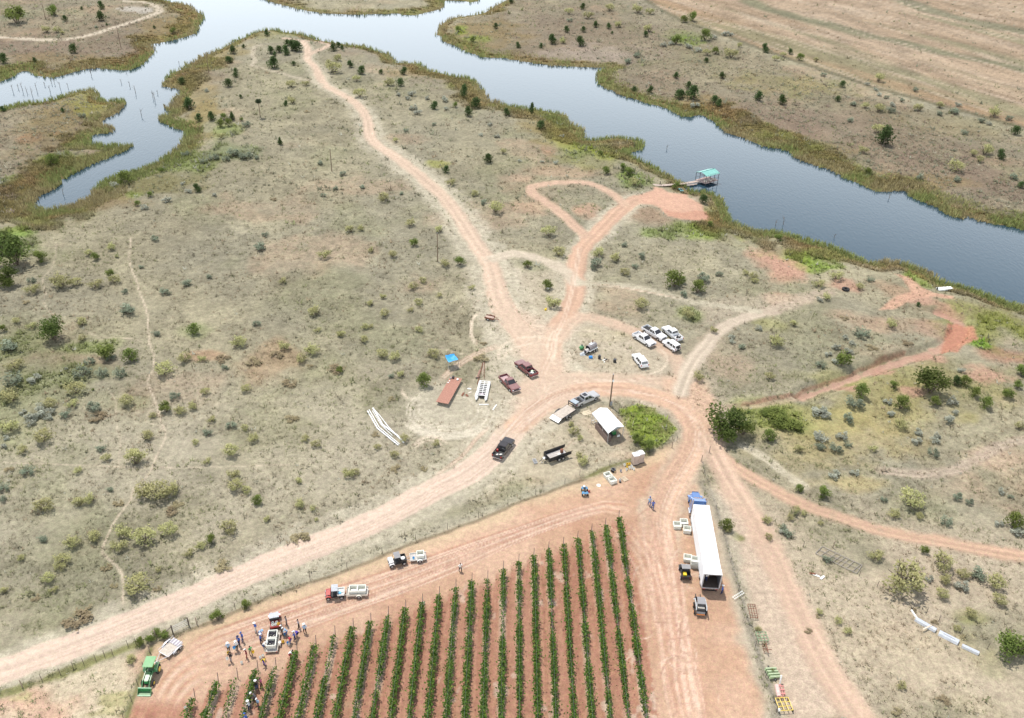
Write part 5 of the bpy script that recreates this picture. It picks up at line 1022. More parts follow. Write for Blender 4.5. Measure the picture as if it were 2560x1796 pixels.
def harvest_bin(label, p, rz, h=.72, L=1.2, Wd=1.2, group='white harvest bins'):
    """open topped slatted harvest bin with feet"""
    global bin_proto
    if bin_proto is None:
        e = thing('harvest_bin', label, 'bin', (0, 0, 0)); b = MB(); n = 4
        o = [(-.5,-.5),(.5,-.5),(.5,.5),(-.5,.5)]; i_ = [(-.44,-.44),(.44,-.44),(.44,.44),(-.44,.44)]
        V = [(x * .97, y * .97, .12) for x, y in o] + [(x, y, 1) for x, y in o] + [(x, y, 1) for x, y in i_] + [(x * .97, y * .97, .2) for x, y in i_]
        F = [(3,2,1,0)] + [(j, (j+1)%4, 4+(j+1)%4, 4+j) for j in range(4)] + [(4+j, 4+(j+1)%4, 8+(j+1)%4, 8+j) for j in range(4)] + [(8+j, 8+(j+1)%4, 12+(j+1)%4, 12+j) for j in range(4)] + [(12,13,14,15)]
        b.add(V, F).build('tub', BIN, e)
        for s in (-.42, 0, .42): MB().box((s, 0, .06), (.12, .96, .12)).build('foot', BIN, e)
        rb = MB()
        for s in (-.4, -.2, 0, .2, .4): rb.box((s, -.5, .56), (.05, .03, .8)).box((s, .5, .56), (.05, .03, .8)).box((-.5, s, .56), (.03, .05, .8)).box((.5, s, .56), (.03, .05, .8))
        rb.build('ribs', BIN, e); MB().box((0, -.5, .98), (1.04, .05, .06)).box((0, .5, .98), (1.04, .05, .06)).box((-.5, 0, .981), (.05, .96, .06)).box((.5, 0, .981), (.05, .96, .06)).build('rim', BIN, e)
        bin_proto = e; t = e
    else: t = copy_tree(bin_proto)
    t.location = p; t.rotation_euler.z = rz; t.scale = (L, Wd, h); tag(t, label, 'bin', group); return t
def heading(k, a, b):
    d = G(k, *b) - G(k, *a); return math.atan2(d.y, d.x)
def utv(label, paint, p, rz, roof=GREYP, bed=PLAST, name='utility_vehicle', nose=None):
    """side-by-side: hood, open cab with roll cage and roof, cargo box"""
    t = thing(name, label, 'utility vehicle', p, rz, 'side by side utility vehicles'); nose = nose or paint
    MB().prism([(-1.35,.38),(1.2,.38),(1.38,.55),(1.32,.86),(.65,1.02),(.55,.62),(-.35,.62),(-.4,.72),(-1.35,.72)], -.62, .62).build('chassis', PLAST, t, bevel=.02)
    MB().hexa([(.6,-.66,.72),(1.36,-.6,.62),(1.36,.6,.62),(.6,.66,.72)], [(.6,-.62,1.06),(1.26,-.5,.92),(1.26,.5,.92),(.6,.62,1.06)]).build('hood', nose, t, bevel=.04)
    MB().box((-.9, 0, .76), (1.05, 1.36, .06)).box((-1.4, 0, .92), (.06, 1.36, .32)).box((-.4, 0, .92), (.06, 1.36, .32)).box((-.9, .67, .92), (.94, .06, .32)).box((-.9, -.67, .92), (.94, .06, .32)).build('cargo_box', bed, t)
    MB().box((0, 0, .74), (.55, 1.2, .16)).box((-.28, 0, 1.05), (.14, 1.2, .5)).build('bench_seat', PLAST, t, bevel=.03)
    cg = MB()
    for s in (-1, 1): cg.tube([(.62, s * .64, 1.02), (.32, s * .6, 1.78), (-.42, s * .6, 1.78), (-.46, s * .64, .85)], .028)
    cg.tube([(.32, -.6, 1.78), (.32, .6, 1.78)], .028).tube([(-.42, -.6, 1.78), (-.42, .6, 1.78)], .028).build('roll_cage', BLKST, t)
    rf = MB().box((-.05, 0, 1.83), (.95, 1.34, .05)).build('roof', roof, t, bevel=.02)
    for q in (-.4, -.13, .13, .4): MB().box((-.05, q, 1.865), (.85, .1, .03)).build('rib', roof, rf)
    MB().ring((.42, .32, 1.1), (-.7, 0, .6), .17, .02, 14, 5).cyl((.42, .32, 1.1), (.6, .32, .95), .025).build('steering_wheel', PLAST, t)
    for s in (-1, 1):
        MB().box((1.36, s * .42, .8), (.06, .22, .12)).build('headlight', LAMPW, t); MB().box((-1.44, s * .55, .85), (.03, .1, .12)).build('taillight', LAMPR, t)
        MB().prism([(.5,.6),(.62,.84),(.95,.9),(1.28,.82),(1.36,.6),(1.3,.6),(1.2,.76),(.95,.82),(.7,.76),(.6,.6)], s * .62, s * .84).build('fender', nose, t)
    for x in (.95, -.98):
        for s in (-1, 1): wheel(t, x, s * .7, .33, .26)
    return t
def trailer(label, p, rz, L, Wd, deck_z=.55, axles=1, deck=DECKW, frame=BLKST, sides=0.0, side_mat=None, tongue=1.2, boards=8, name='utility_trailer', wr=.33, fender=True, ramp=False, group='utility trailers', vnose=False, rail=False):
    """x forward; deck boards, frame, tongue with coupler, wheels, optional side panels"""
    t = thing(name, label, 'trailer', p, rz, group); sm = side_mat or frame
    fr = MB().box((0, Wd / 2 - .04, deck_z - .08), (L, .08, .12)).box((0, -Wd / 2 + .04, deck_z - .08), (L, .08, .12)).box((L / 2 - .04, 0, deck_z - .081), (.08, Wd - .16, .12)).box((-L / 2 + .04, 0, deck_z - .081), (.08, Wd - .16, .12))
    fr.box((0, 0, deck_z - .081), (.08, Wd - .16, .1)); fr.build('frame', frame, t)
    MB().tube([(L / 2, Wd * .38, deck_z - .1), (L / 2 + tongue, 0, deck_z - .12)], .045).tube([(L / 2, -Wd * .38, deck_z - .1), (L / 2 + tongue, 0, deck_z - .12)], .045).box((L / 2 + tongue + .1, 0, deck_z - .1), (.3, .1, .1)).build('tongue', frame, t)
    MB().tube([(L / 2 + tongue * .75, .06, .05), (L / 2 + tongue * .75, .06, deck_z + .2)], .035).cyl((L / 2 + tongue * .75, .06, 0), (L / 2 + tongue * .75, .06, .04), .1).build('jack', STEEL, t)
    bw_ = (Wd - .17) / boards
    for i in range(boards): MB().box((0, -Wd / 2 + .085 + bw_ * (i + .5), deck_z - .005 + .006 * (i % 2)), (L - .17, bw_ * .93, .04)).build('board', deck, t)
    if sides:
        for nm, c, d in (('side_panel', (0, Wd / 2 + .005, deck_z + sides / 2 - .02), (L, .05, sides)), ('side_panel', (0, -Wd / 2 - .005, deck_z + sides / 2 - .02), (L, .05, sides)), ('front_panel', (L / 2 + .005, 0, deck_z + sides / 2 - .02), (.05, Wd - .05, sides))):
            MB().box(c, d).build(nm, sm, t, bevel=.008)
    if rail:
        for s in (-1, 1):
            q = MB().tube([(-L / 2, s * Wd / 2, deck_z + .4), (L / 2, s * Wd / 2, deck_z + .4)], .025)
            for xx in np.linspace(-L / 2, L / 2, 4): q.tube([(xx, s * Wd / 2, deck_z), (xx, s * Wd / 2, deck_z + .4)], .025)
            q.build('rail', frame, t)
    xs = [0.0] if axles == 1 else [.42, -.42]; x_off = -L * .08
    for x in xs:
        for s in (-1, 1): wheel(t, x + x_off, s * (Wd / 2 + .17), wr, .2)
    if fender:
        for s in (-1, 1):
            w0 = wr + .1 + (.42 if axles == 2 else 0)
            prf = [(x_off + (w0) * math.cos(a), wr + (wr + .1) * math.sin(a)) for a in np.linspace(0, math.pi, 9)]; prf2 = [(x_off + (w0 - .03) * math.cos(a), wr + (wr + .07) * math.sin(a)) for a in np.linspace(math.pi, 0, 9)]
            MB().prism(prf + prf2, s * (Wd / 2 + .05), s * (Wd / 2 + .3)).build('fender', sm, t)
    for s in (-1, 1): MB().box((-L / 2 - .02, s * Wd * .42, deck_z - .08), (.04, .16, .09)).build('taillight', LAMPR, t)
    if ramp: MB().box((-L / 2 - .03, 0, deck_z + .02), (.05, Wd, .08)).build('ramp_hinge', frame, t)
    return t
# ------------------------------------------------------------------ the parked vehicles
pickup('white pickup nearest the grass, empty cluttered bed, in the white truck group', WHITE, 'w', (290,645), (600,840), 'R', 3.5, 1.75, bedcol=mt('pale_bed', (.5,.5,.5), .6))
pickup('long white crew cab pickup with black bed liner and roof hatch, parked third from right', WHITE, 'w', (530,465), (905,685), 'R', 3.95, 2.2)
t, (bx0, bx1) = pickup('white pickup facing away beside the jeep with dark gear in its white bed', WHITE, 'w', (1325,690), (1045,455), 'L', 3.6, 1.8, bedcol=WHITE)
for i, (dx, dy) in enumerate([(.9,.15),(1.2,-.2),(.7,-.35)]):
    g = MB().hexa([(-.25,-.18,0),(.28,-.2,0),(.25,.2,0),(-.22,.17,0)], [(-.15,-.1,.35),(.2,-.15,.28),(.15,.12,.4),(-.2,.1,.3)]).build('gear_bag', PLAST, None, bevel=.06)
    lp = t.location + Matrix.Rotation(t.rotation_euler.z, 3, 'Z') @ Vector((bx0 + dx, dy, .74)); g.location = lp; tag(g, ['dark gear bag in the middle of a white truck bed', 'dark gear bag nearest the cab in a white truck bed', 'dark gear bag nearest the tailgate in a white truck bed'][i], 'bag', 'gear bags in the white truck')
suv('boxy white four door jeep with spare wheel on its back', WHITE, 'w', (1290,985), (1055,820), 'L', 2.9, 'jeep', True)
suv('white suv with black rear glass parked alone nearest the dirt ring', WHITE, 'w', (390,1385), (240,1190), 'L', 2.85)
tF, (bF0, bF1) = pickup('maroon crew cab pickup with white boxes in its black bed', MAROON, 'm', (1460,840), (1100,545), 'L', 3.7, 1.75)
tG, _ = pickup('maroon pickup facing the camera beside the white pontoon frame', MAROON, 'm', (585,1070), (840,1335), 'R', 3.5, 2.1, bedcol=mt('pink_dust_bed', (.5,.36,.36), .7))
tH, (bH0, bH1) = pickup('silver crew cab pickup with sunroof hitched to the flatbed trailer', SILVER, 's', (655,515), (965,380), 'R', 3.7, 1.75, sunroof=True)
tI, (bI0, bI1) = pickup('black pickup on the main dirt road with white sacks in its bed', BLACKP, 'k', (485,625), (680,370), 'R', 3.55, 1.75)
def in_bed(t, x, y, z): return t.location + Matrix.Rotation(t.rotation_euler.z, 3, 'Z') @ Vector((x, y, z))
def crate(label, mat, p, rz, d, name='box', cat='box', lid=True):
    t = thing(name, label, cat, p, rz); MB().box((0, 0, d[2] / 2), d).build('shell', mat, t, bevel=.02)
    if lid: MB().box((0, 0, d[2] + .015), (d[0] * 1.04, d[1] * 1.04, .05)).build('lid', mat, t, bevel=.01)
    return t
def sack(label, mat, p, rz, L=.6, w=.38, h=.2):
    b = MB().ball((0, 0, h * .5), (L / 2, w / 2, h / 2), 12, 8).build('sack', mat, None, smooth=True); b.location = p; b.rotation_euler.z = rz; tag(b, label, 'sack'); return b
crate('white cooler nearest the tailgate in the maroon truck bed', WB, in_bed(tF, bF0 + .6, .25, .73), .3 + tF.rotation_euler.z, (.6,.4,.38)); crate('pale green tote in the middle of the maroon truck bed', mt('pale_green', (.6,.68,.5), .5), in_bed(tF, bF0 + 1.15, -.2, .73), tF.rotation_euler.z, (.5,.4,.3)); bucket('white bucket on the side of the maroon truck bed', WB, in_bed(tF, bF0 + .75, .6, .73), 0, .17, .36, None)
sack('white sack by the tailgate of the black pickup', WB, in_bed(tI, bI0 + .55, .15, .73), .8); sack('white sack on the right of the black pickup bed', WB, in_bed(tI, bI0 + .9, -.4, .73), .2); crate('red fuel can box behind the black pickup cab', REDP, in_bed(tI, bI1 - .3, .6, .73), tI.rotation_euler.z, (.3,.3,.4))
# gooseneck flatbed behind the silver pickup
a, b = G('s', 110, 735, .7), G('s', 435, 520, .7); rzJ = math.atan2(b.y - a.y, b.x - a.x); LJ = (b - a).length; cJ = (a + b) / 2
t = trailer('flat deck gooseneck trailer coupled over the silver pickup bed', Vector((cJ.x, cJ.y, hgt(cJ.x, cJ.y))), rzJ, LJ, 2.3, .78, 2, mt('pale_deck', (.48,.42,.36), .9, 0, .2, 3), BLKST, tongue=.2, boards=9, name='gooseneck_trailer', wr=.36, group=None, vnose=False)
nk = MB()
for s in (-.55, .55): nk.box((LJ / 2 + .1, s * 1.7, 1.25), (.12, .12, 1.0)).tube([(LJ / 2 + .1, s * 1.6, 1.7), (LJ / 2 + 1.6, s * .25, 1.55)], .07)
nk.box((LJ / 2 + .1, 0, 1.7), (.14, 2.1, .14)).box((LJ / 2 + .1, 0, 1.2), (.1, 2.0, .1)).box((LJ / 2 + 1.65, 0, 1.3), (.2, .3, .8)).build('gooseneck', BLKST, t)
MB().box((LJ / 2 + .75, 0, 1.72), (1.1, 1.5, .05)).build('neck_deck', mt('grey_plate', (.33,.38,.42), .5), t); MB().hexa([(-LJ / 2 - .9, -1.1, .3), (-LJ / 2, -1.1, .7), (-LJ / 2, 1.1, .7), (-LJ / 2 - .9, 1.1, .3)], [(-LJ / 2 - .9, -1.1, .36), (-LJ / 2, -1.1, .77), (-LJ / 2, 1.1, .77), (-LJ / 2 - .9, 1.1, .36)]).build('dovetail', STEEL, t)
# black dump trailer
a, b = G('k', 1500, 590, 1.0), G('k', 1950, 430, 1.0); rzK = math.atan2(a.y - b.y, a.x - b.x); LK = (b - a).length; cK = (a + b) / 2
t = trailer('black high sided dump trailer with barrel and white bags inside', Vector((cK.x, cK.y, hgt(cK.x, cK.y))), rzK, LK, 2.1, .62, 2, mt('pale_floor', (.5,.47,.44), .8), BLKST, .75, BLKST, 1.3, 4, 'dump_trailer', .37, group=None)
MB().ball((LK / 2 + .55, 0, .85), (.28,.28,.22)).build('hydraulic_tank', WPLAS, t, smooth=True); MB().box((LK / 2 + .3, 0, .8), (.3,.8,.4)).build('pump_box', BLKST, t, bevel=.02)
for s in (-1, 1):
    MB().slab([(-LK / 2, s * 1.06, .6), (-LK / 2, s * 1.06, 1.35), (-LK / 2 - .55, s * 1.1, 1.33), (-LK / 2 - .55, s * 1.1, .65)], .05).build('gate_leaf', BLKST, t)
    for q in np.linspace(-LK * .4, LK * .4, 6): MB().box((q, s * 1.09, .98), (.07, .08, .72)).build('rib', BLKST, t)
def drum(label, mat, p, r=.29, h=.88, open_=False, name='barrel', cat='barrel'):
    t = thing(name, label, cat, p); n = 16
    MB().cyl((0,0,0), (0,0,h), r, r, n, True).build('shell', mat, t, smooth=True)
    for z in (.02, h * .35, h * .67, h - .02): MB().ring((0, 0, z), (0, 0, 1), r, .018, n, 5).build('hoop', mat, t)
    if open_: MB().cyl((0,0,h + .002), (0,0,h + .006), r * .62, n=n).build('opening_shade', mt('hollow_shade', (.006,.006,.006), 1), t); MB().ring((0,0,h), (0,0,1), r * .8, .05, n, 5).build('lip', mt('grey_lip', (.2,.2,.21), .5), t)  # black disc on the closed top, painted as the shade inside
    return t
lp = lambda x, y, z: Vector((cK.x, cK.y, hgt(cK.x, cK.y))) + Matrix.Rotation(rzK, 3, 'Z') @ Vector((x, y, z))
drum('rusty red barrel standing inside the black dump trailer', RUST, lp(-LK * .27, .15, .66)); sack('white bag slumped against the barrel in the dump trailer', WB, lp(-LK * .12, .35, .66), rzK, .8, .6, .35); sack('white bag behind the barrel in the dump trailer', WB, lp(-LK * .3, .6, .66), rzK + 1, .6, .5, .3)
# grey ramp lying by the dump trailer tongue
p = G('k', 1215, 720); t = thing('metal_ramp', 'grey mesh ramp lying at the dump trailer tongue', 'ramp', p, rzK + 1.35)
MB().box((0, .3, .25), (1.3,.05,.05)).box((0, -.3, .25), (1.3,.05,.05)).build('frame', STEEL, t)
for q in np.linspace(-.6, .6, 9): MB().box((q, 0, .25), (.05,.56,.04)).build('slat', STEEL, t)
for s in (-1, 1): MB().box((.5 * s, 0, .11), (.06,.5,.22)).build('leg', STEEL, t)
# small red trailer by the junction
a, b = G('E', 968, 525, .3), G('E', 1030, 545, .3); rz0 = heading('E', (975, 520), (1035, 535))
t = trailer('small rusty red utility trailer parked on the grass edge by the junction', G('E', 1000, 530), rz0, 2.1, 1.25, .5, 1, mt('pinkish_boards', (.5,.38,.32), .9), RUST, .28, RUST, .9, 5)
# red-brown flat deck trailer
a, b = G('t', 290, 1470, .7), G('t', 700, 740, .7); rzB = math.atan2(b.y - a.y, b.x - a.x); LB = (b - a).length; cB = (a + b) / 2
tB = thing('flatbed_trailer', 'long red brown flat deck standing low on the grass by the blue canopy', 'trailer', Vector((cB.x, cB.y, hgt(cB.x, cB.y))), rzB)
for i in range(10): MB().box((0, -1.12 + .249 * i, .7 + .004 * (i % 3)), (LB, .235, .06)).build('board', REDDK, tB)
MB().box((0, -.8, .58), (LB * .98, .12, .16)).box((0, .8, .58), (LB * .98, .12, .16)).build('frame', BLKST, tB)
for x_ in (-LB * .3, LB * .05, LB * .4):
    for s in (-1, 1): MB().box((x_, s * .8, .25), (.16, .16, .5)).build('support', BLKST, tB)
on_deck = lambda x, y, z=.735: Vector((cB.x, cB.y, hgt(cB.x, cB.y))) + Matrix.Rotation(rzB, 3, 'Z') @ Vector((x, y, z))
crate('black toolbox at the far end of the red brown deck', PLAST, on_deck(LB * .46, .55), rzB, (.5,.35,.35)); crate('dark motor box beside the toolbox on the red brown deck', GREYP, on_deck(LB * .42, .95), rzB + .5, (.35,.3,.3), lid=False); sack('pale rag bundle at the far corner of the red brown deck', WB, on_deck(LB * .42, -.5), rzB, .6, .45, .3); sack('white rag near the left edge of the red brown deck', WB, on_deck(LB * .25, 1.0), 1, .4, .25, .15); sack('white sheet scrap on the left edge of the red brown deck', WB, on_deck(LB * .32, .9), 2, .35, .3, .12)
# white pontoon frame
a, b = G('t', 1400, 1400, .4), G('t', 1520, 860, .4); rzP = math.atan2(a.y - b.y, a.x - b.x); LP_ = (b - a).length; cP = (a + b) / 2
t = thing('pontoon_frame', 'white twin pontoon boat frame with cross slats on the grass', 'boat frame', Vector((cP.x, cP.y, hgt(cP.x, cP.y))), rzP); PW = mt('pontoon_white', (.72,.72,.70), .45)
MB().box((-LP_ * .08, 0, .12), (LP_ * .74, 1.0, .04)).build('under_sheet', mt('dark_sheet', (.05,.045,.045), .9), t)  # dark sheet low between the pontoons, showing through the crossbar gaps
for s in (-.92, .92): MB().cyl((-LP_ / 2, s, .36), (LP_ / 2 - .7, s, .36), .28, .28, 12).cyl((LP_ / 2 - .7, s, .36), (LP_ / 2, s, .46), .28, .05, 12).build('pontoon', PW, t, smooth=True)
for i, x_ in enumerate(np.linspace(-LP_ * .46, LP_ * .3, 9)): MB().box((x_, 0, .73), (.17, 1.9, .07)).build('crossbar', PW, t)
for s in (-.8, .05, .8): MB().box((-LP_ * .08, s, .79), (LP_ * .76, .1, .05)).build('stringer', PW, t)
MB().box((LP_ * .24, 0, .775), (.6, 1.0, .03)).build('panel', mt('grey_mauve', (.35,.3,.33), .7), t)
for nm, pts, hh in [('white beam lying across the nose of the pontoon frame', [('t',1350,1515),('t',1630,1515)], .08), ('white beam nearest the road end of the pontoon frame', [('E',1045,1100),('E',1020,1135)], .08), ('pale plank leaning on the left of the pontoon frame', [('t',1290,1130),('t',1240,1290)], .25)]:
    a, b = G(*pts[0], hh), G(*pts[1], hh); d = b - a; o_ = MB().box((0, 0, 0), (d.length, .22, .12)).build('plank', PW, None, bevel=.02); o_.location = (a + b) / 2 + Vector((0, 0, hh)); o_.rotation_euler.z = math.atan2(d.y, d.x); tag(o_, nm, 'plank')
# steel pipes and rails beside it
for i, (pts, m_, nm) in enumerate([([(1310,930),(1470,300)], RUST, 'long rusty angle iron running up from the pontoon frame'), ([(1450,690),(1490,290)], mt('pale_pipe', (.55,.42,.36), .7), 'pale pipe between the angle irons by the pontoon frame'), ([(1500,780),(1515,250)], RUST, 'thin dark rail at the right of the pipes'), ([(1300,750),(1375,520)], mt('pale_red_rail', (.42,.22,.18), .7), 'short red rail at the left of the pipes'), ([(1350,745),(1440,420)], mt('pale_red_rail', (.4, .2, .16)), 'broad red channel iron beside the long rusty angle iron')]):
    a, b = G('t', *pts[0], .12), G('t', *pts[1], .12); d = b - a; L_ = d.length; w_ = .1 if i in (1, 2) else .16
    o_ = MB().box((0, 0, 0), (L_, w_, .03)).box((0, w_ / 2 - .012, .06), (L_, .025, .1)).build('steel_rail', m_, None); o_.location = (a + b) / 2 + Vector((0, 0, .1)); o_.rotation_euler.z = math.atan2(d.y, d.x); tag(o_, nm, 'rail')
p = G('t', 1320, 760); o_ = MB().box((0,0,.12), (.7,.14,.14)).ball((-.35,0,.12), (.12,.12,.12)).build('axle_piece', BLKST, None); o_.location = p; o_.rotation_euler.z = .15; tag(o_, 'short black axle piece lying on the red rails', 'scrap')
for i, (x_, y_, c_, L_) in enumerate([(1070,1070,WB,.9),(1090,1180,mt('pale_scrap',(.6,.52,.44),.8),.7),(890,1230,RUST,1.2),(1010,1260,RUST,.9)]):
    p = G('t', x_, y_); o_ = MB().hexa([(-L_/2,-.2,0),(L_/2,-.1,0),(L_/2*.8,.25,0),(-L_/2*.7,.2,0)], [(-L_/2,-.2,.05),(L_/2,-.1,.14),(L_/2*.8,.25,.09),(-L_/2*.7,.2,.04)]).build('scrap_sheet', c_, None); o_.location = p + Vector((0,0,.02)); o_.rotation_euler.z = i * .8 - .4; tag(o_, ['crumpled white sheet between the deck and the pontoon frame', 'pale scrap sheet nearest the pontoon frame', 'rusty scrap piece nearest the red brown deck', 'rusty scrap strip between deck and pontoon frame'][i], 'scrap')
# blue canopy
cor4 = [G('t', *q, 1.9) for q in ((475,300),(755,235),(640,85),(380,130))]; cc_ = sum(cor4, Vector()) / 4
t = thing('shade_canopy', 'sagging blue tarp canopy on four thin poles', 'canopy', cc_); q4 = [c_ - cc_ for c_ in cor4]; n = 8; V = []; F = []
for j in range(n + 1):
    for i in range(n + 1):
        u, v_ = i / n, j / n; pp = q4[0].lerp(q4[1], u).lerp(q4[3].lerp(q4[2], u), v_); sag = .38 * math.sin(math.pi * u) * math.sin(math.pi * v_) + .05 * math.sin(u * 9 + v_ * 5); V.append((pp.x, pp.y, 1.95 - sag + (.25 if j == n else 0)))
for j in range(n):
    for i in range(n): q = j * (n + 1) + i; F.append((q, q + 1, q + n + 2, q + n + 1))
tm = MB().add(V, F); tm.add([(x_, y_, z_ - .02) for x_, y_, z_ in V], [f_[::-1] for f_ in F]); tm.build('tarp', FABB, t, smooth=True)
for i, q in enumerate(q4): MB().tube([(q.x * 1.03, q.y * 1.03, 0), (q.x, q.y, 1.97 + (.25 if i > 1 else 0))], .03).build('pole', STEEL, t)
# bent white beams
BEAM = mt('beam_white', (.74,.74,.72), .5)
for i, (pts, w_, nm) in enumerate([([(235,345),(540,880),(1180,1400)], .2, 'leftmost bent white beam of the set lying in the grass'), ([(285,310),(590,850),(1215,1365)], .14, 'second bent white beam from the left in the grass'), ([(400,255),(700,770),(1150,1100),(1350,1320)], .26, 'third and widest bent white beam from the left in the grass'), ([(440,300),(620,500),(880,840),(1180,1150)], .14, 'straightest rightmost white beam of the set in the grass'), ([(380,340),(640,760),(1000,1110)], .1, 'thin inner white beam between the bent beams in the grass')]):
    P_ = [G('q', *q, .15) for q in pts]; b0 = P_[0]; m_ = MB()
    for a, b in zip(P_[:-1], P_[1:]):
        d = (b - a).normalized(); sd = Vector((-d.y, d.x, 0)) * w_ / 2; a_, b_ = a - b0 - d * .05, b - b0 + d * .05
        m_.hexa([a_ - sd, b_ - sd, b_ + sd, a_ + sd], [q + Vector((0, 0, .18)) for q in (a_ - sd, b_ - sd, b_ + sd, a_ + sd)])
    o_ = m_.build('roof_beam', BEAM, None); o_.location = b0 + Vector((0, 0, .03 + .004 * i)); tag(o_, nm, 'beam', 'bent white beams')
# smoker trailer, tank and drums
p = G('b', 690, 700); rzS = heading('b', (520, 800), (880, 600))
t = thing('smoker_trailer', 'old grey barrel smoker on a trailer in the track island', 'smoker', p, rzS)
GRM = mt('grey_brown_steel', (.27,.24,.24), .6, .3, .3, 2)
MB().cyl((-1.1,0,1.15), (1.25,0,1.15), .62, .62, 18).build('barrel', GRM, t, smooth=True); MB().cyl((-1.13,0,1.15), (-1.1,0,1.15), .6, .6, 18).build('mouth_shade', mt('hollow_shade', (.006,.006,.006), 1), t)  # black end disc painted for the shade within the barrel
MB().cyl((-2.0,-.15,.75), (-1.1,-.1,.8), .4, .4, 14, False).ring((-2.0,-.15,.75), (1,0,0), .38, .05).build('firebox', mt('pale_steel', (.5,.46,.45), .5), t, smooth=True); MB().cyl((-1.5,-.15,.75), (-1.45,-.15,.75), .37, n=14).build('firebox_shade', mt('hollow_shade', (.01,.01,.01)), t)  # black disc in the tube stands for its inner shade
MB().cyl((.6,.2,1.7), (.6,.2,2.5), .1).build('chimney', RUST, t); MB().box((0,-.7,.75), (2.6,.3,.08)).build('shelf', WPLAS, t); MB().box((.1,0,.45), (3.0,1.3,.14)).build('chassis', BLKST, t); MB().box((.2,.1,1.76), (1.2,.7,.05)).build('lid', mt('light_steel', (.5,.52,.53), .5), t)
for s in (-1, 1): wheel(t, .1, s * .8, .33, .2); wheel(t, .85, s * .8, .33, .2)
p = G('b', 350, 640); t = thing('round_tank', 'rounded green plastic tank beside the smoker trailer', 'tank', p); MB().ball((0,0,.5), (.55,.5,.5), 14, 9).cyl((0,0,.95), (0,0,1.08), .16).build('shell', paint_mat('tank_green', (.03,.26,.07)), t, smooth=True); MB().cyl((0,0,1.08), (0,0,1.13), .2).build('cap', PLAST, t)
p = G('b', 390, 830); t = thing('tipped_hopper', 'grey wedge shaped hopper lying in front of the smoker trailer', 'hopper', p, .3); MB().hexa([(-.7,-.4,0),(.5,-.55,0),(.6,.5,0),(-.6,.4,0)], [(-.65,-.3,.2),(.2,-.2,.62),(.25,.25,.62),(-.55,.3,.2)]).build('shell', STEEL, t); MB().box((.55,-.2,.3), (.05,.6,.4), .2).build('lip', PLAST, t)
crate('blue picnic cooler with pale lid near the smoker trailer', BB, G('b', 680, 960), .2, (.75,.45,.42), 'cooler', 'cooler')
drum('black open barrel nearest the blue cooler', PLAST, G('b', 1000, 985), .3, .85, True); drum('black open barrel at the right end of the trash heap', PLAST, G('b', 1560, 1110), .32, .75, True)
p = G('b', 1220, 1000); t = thing('trash_heap', 'low heap of dark and pale rubbish between the black barrels', 'rubbish', p)
for i in range(9):
    a_ = i * 2.4; MB().box((.25 * math.sqrt(i) * math.cos(a_), .3 * math.sqrt(i) * math.sin(a_) - .5, .07), (.35,.22,.14), a_).build('scrap', [PLAST, WB, WOODM][i % 3], t)
for nm, k, x, y, m_ in [('white jug lying among weeds inside the upper track loop', 'E', 1388, 330, WB), ('yellow jug lying at the lower edge of the track loop', 'E', 1372, 470, YB)]:
    t = thing('plastic_jug', nm, 'jug', G(k, x, y), .6); MB().box((0,0,.25), (.55,.35,.48)).build('body', m_, t, bevel=.08); MB().cyl((.2,0,.48), (.2,0,.6), .07).build('cap', m_, t)
# ------------------------------------------------------------------ carport, toilets, poles, bins, fence
c4 = [G('s', *q, 2.5) for q in ((1250,1085),(1590,940),(1215,530),(890,640))]; cc_ = sum(c4, Vector()) / 4; base = hgt(cc_.x, cc_.y)
t = thing('carport', 'open carport with white sheet metal gable roof over stacked lumber', 'carport', Vector((cc_.x, cc_.y, base))); q4 = [c_ - cc_ for c_ in c4]; WROOF = mt('white_roof', (.84,.85,.85), .45, 0, .04)
near = [q4[0], q4[1]]; far = [q4[3], q4[2]]
def rp(u, v_, z): 
    pp = near[0].lerp(near[1], u).lerp(far[0].lerp(far[1], u), v_); return (pp.x, pp.y, z)
for j in range(8):
    v0, v1 = j / 8, (j + 1) / 8 - .004
    for u0, u1, z0, z1 in ((0, .5, 2.5, 3.15), (.5, 1, 3.15, 2.5)): MB().slab([rp(u0, v0, z0 + .003 * (j % 2)), rp(u1, v0, z1 + .003 * (j % 2)), rp(u1, v1, z1 + .003 * (j % 2)), rp(u0, v1, z0 + .003 * (j % 2))], .04).build('roof_sheet', WROOF, t)
for s, u in ((-1, 0.0), (1, 1.0)): MB().slab([rp(u, 0, 2.22), rp(u, 1, 2.22), rp(u, 1, 2.52), rp(u, 0, 2.52)], .03).build('eave_panel', WROOF, t)
for u in (.01, .99):
    for v_ in (.01, .34, .67, .99): MB().tube([rp(u, v_, 0), rp(u, v_, 2.5)], .05, 6).build('post', STEEL, t)
for v_ in (.01, .99): MB().slab([rp(.02, v_, 2.5), rp(.98, v_, 2.5), rp(.5, v_, 3.12)], .03).build('gable', mt('gable_dark', (.25,.27,.28), .6) if v_ < .5 else WROOF, t)
rc_ = math.atan2((far[0] - near[0]).y, (far[0] - near[0]).x)
def cp(u, v_, z=0.0): q = rp(u, v_, z); return Vector((cc_.x + q[0], cc_.y + q[1], base + q[2]))
STK = mt('stacked_lumber', (.17,.12,.10), .9, 0, .4, 6)
for i, v_ in enumerate((.12, .3, .48, .66)):
    tt = thing('lumber_stack', ['stack of dark boards nearest the open front, left side of the carport', 'second stack of dark boards along the carport left side', 'third stack of dark boards along the carport left side', 'stack of dark boards at the back left of the carport'][i], 'lumber', cp(.1, v_), rc_, 'stacks of boards under the carport')
    for r_ in range(5):
        for c_ in range(3): MB().box((.02 * ((r_ * 7 + c_) % 3), -.35 + .3 * c_, .16 + .26 * r_), (1.15, .28, .24)).build('board_bundle', STK, tt)
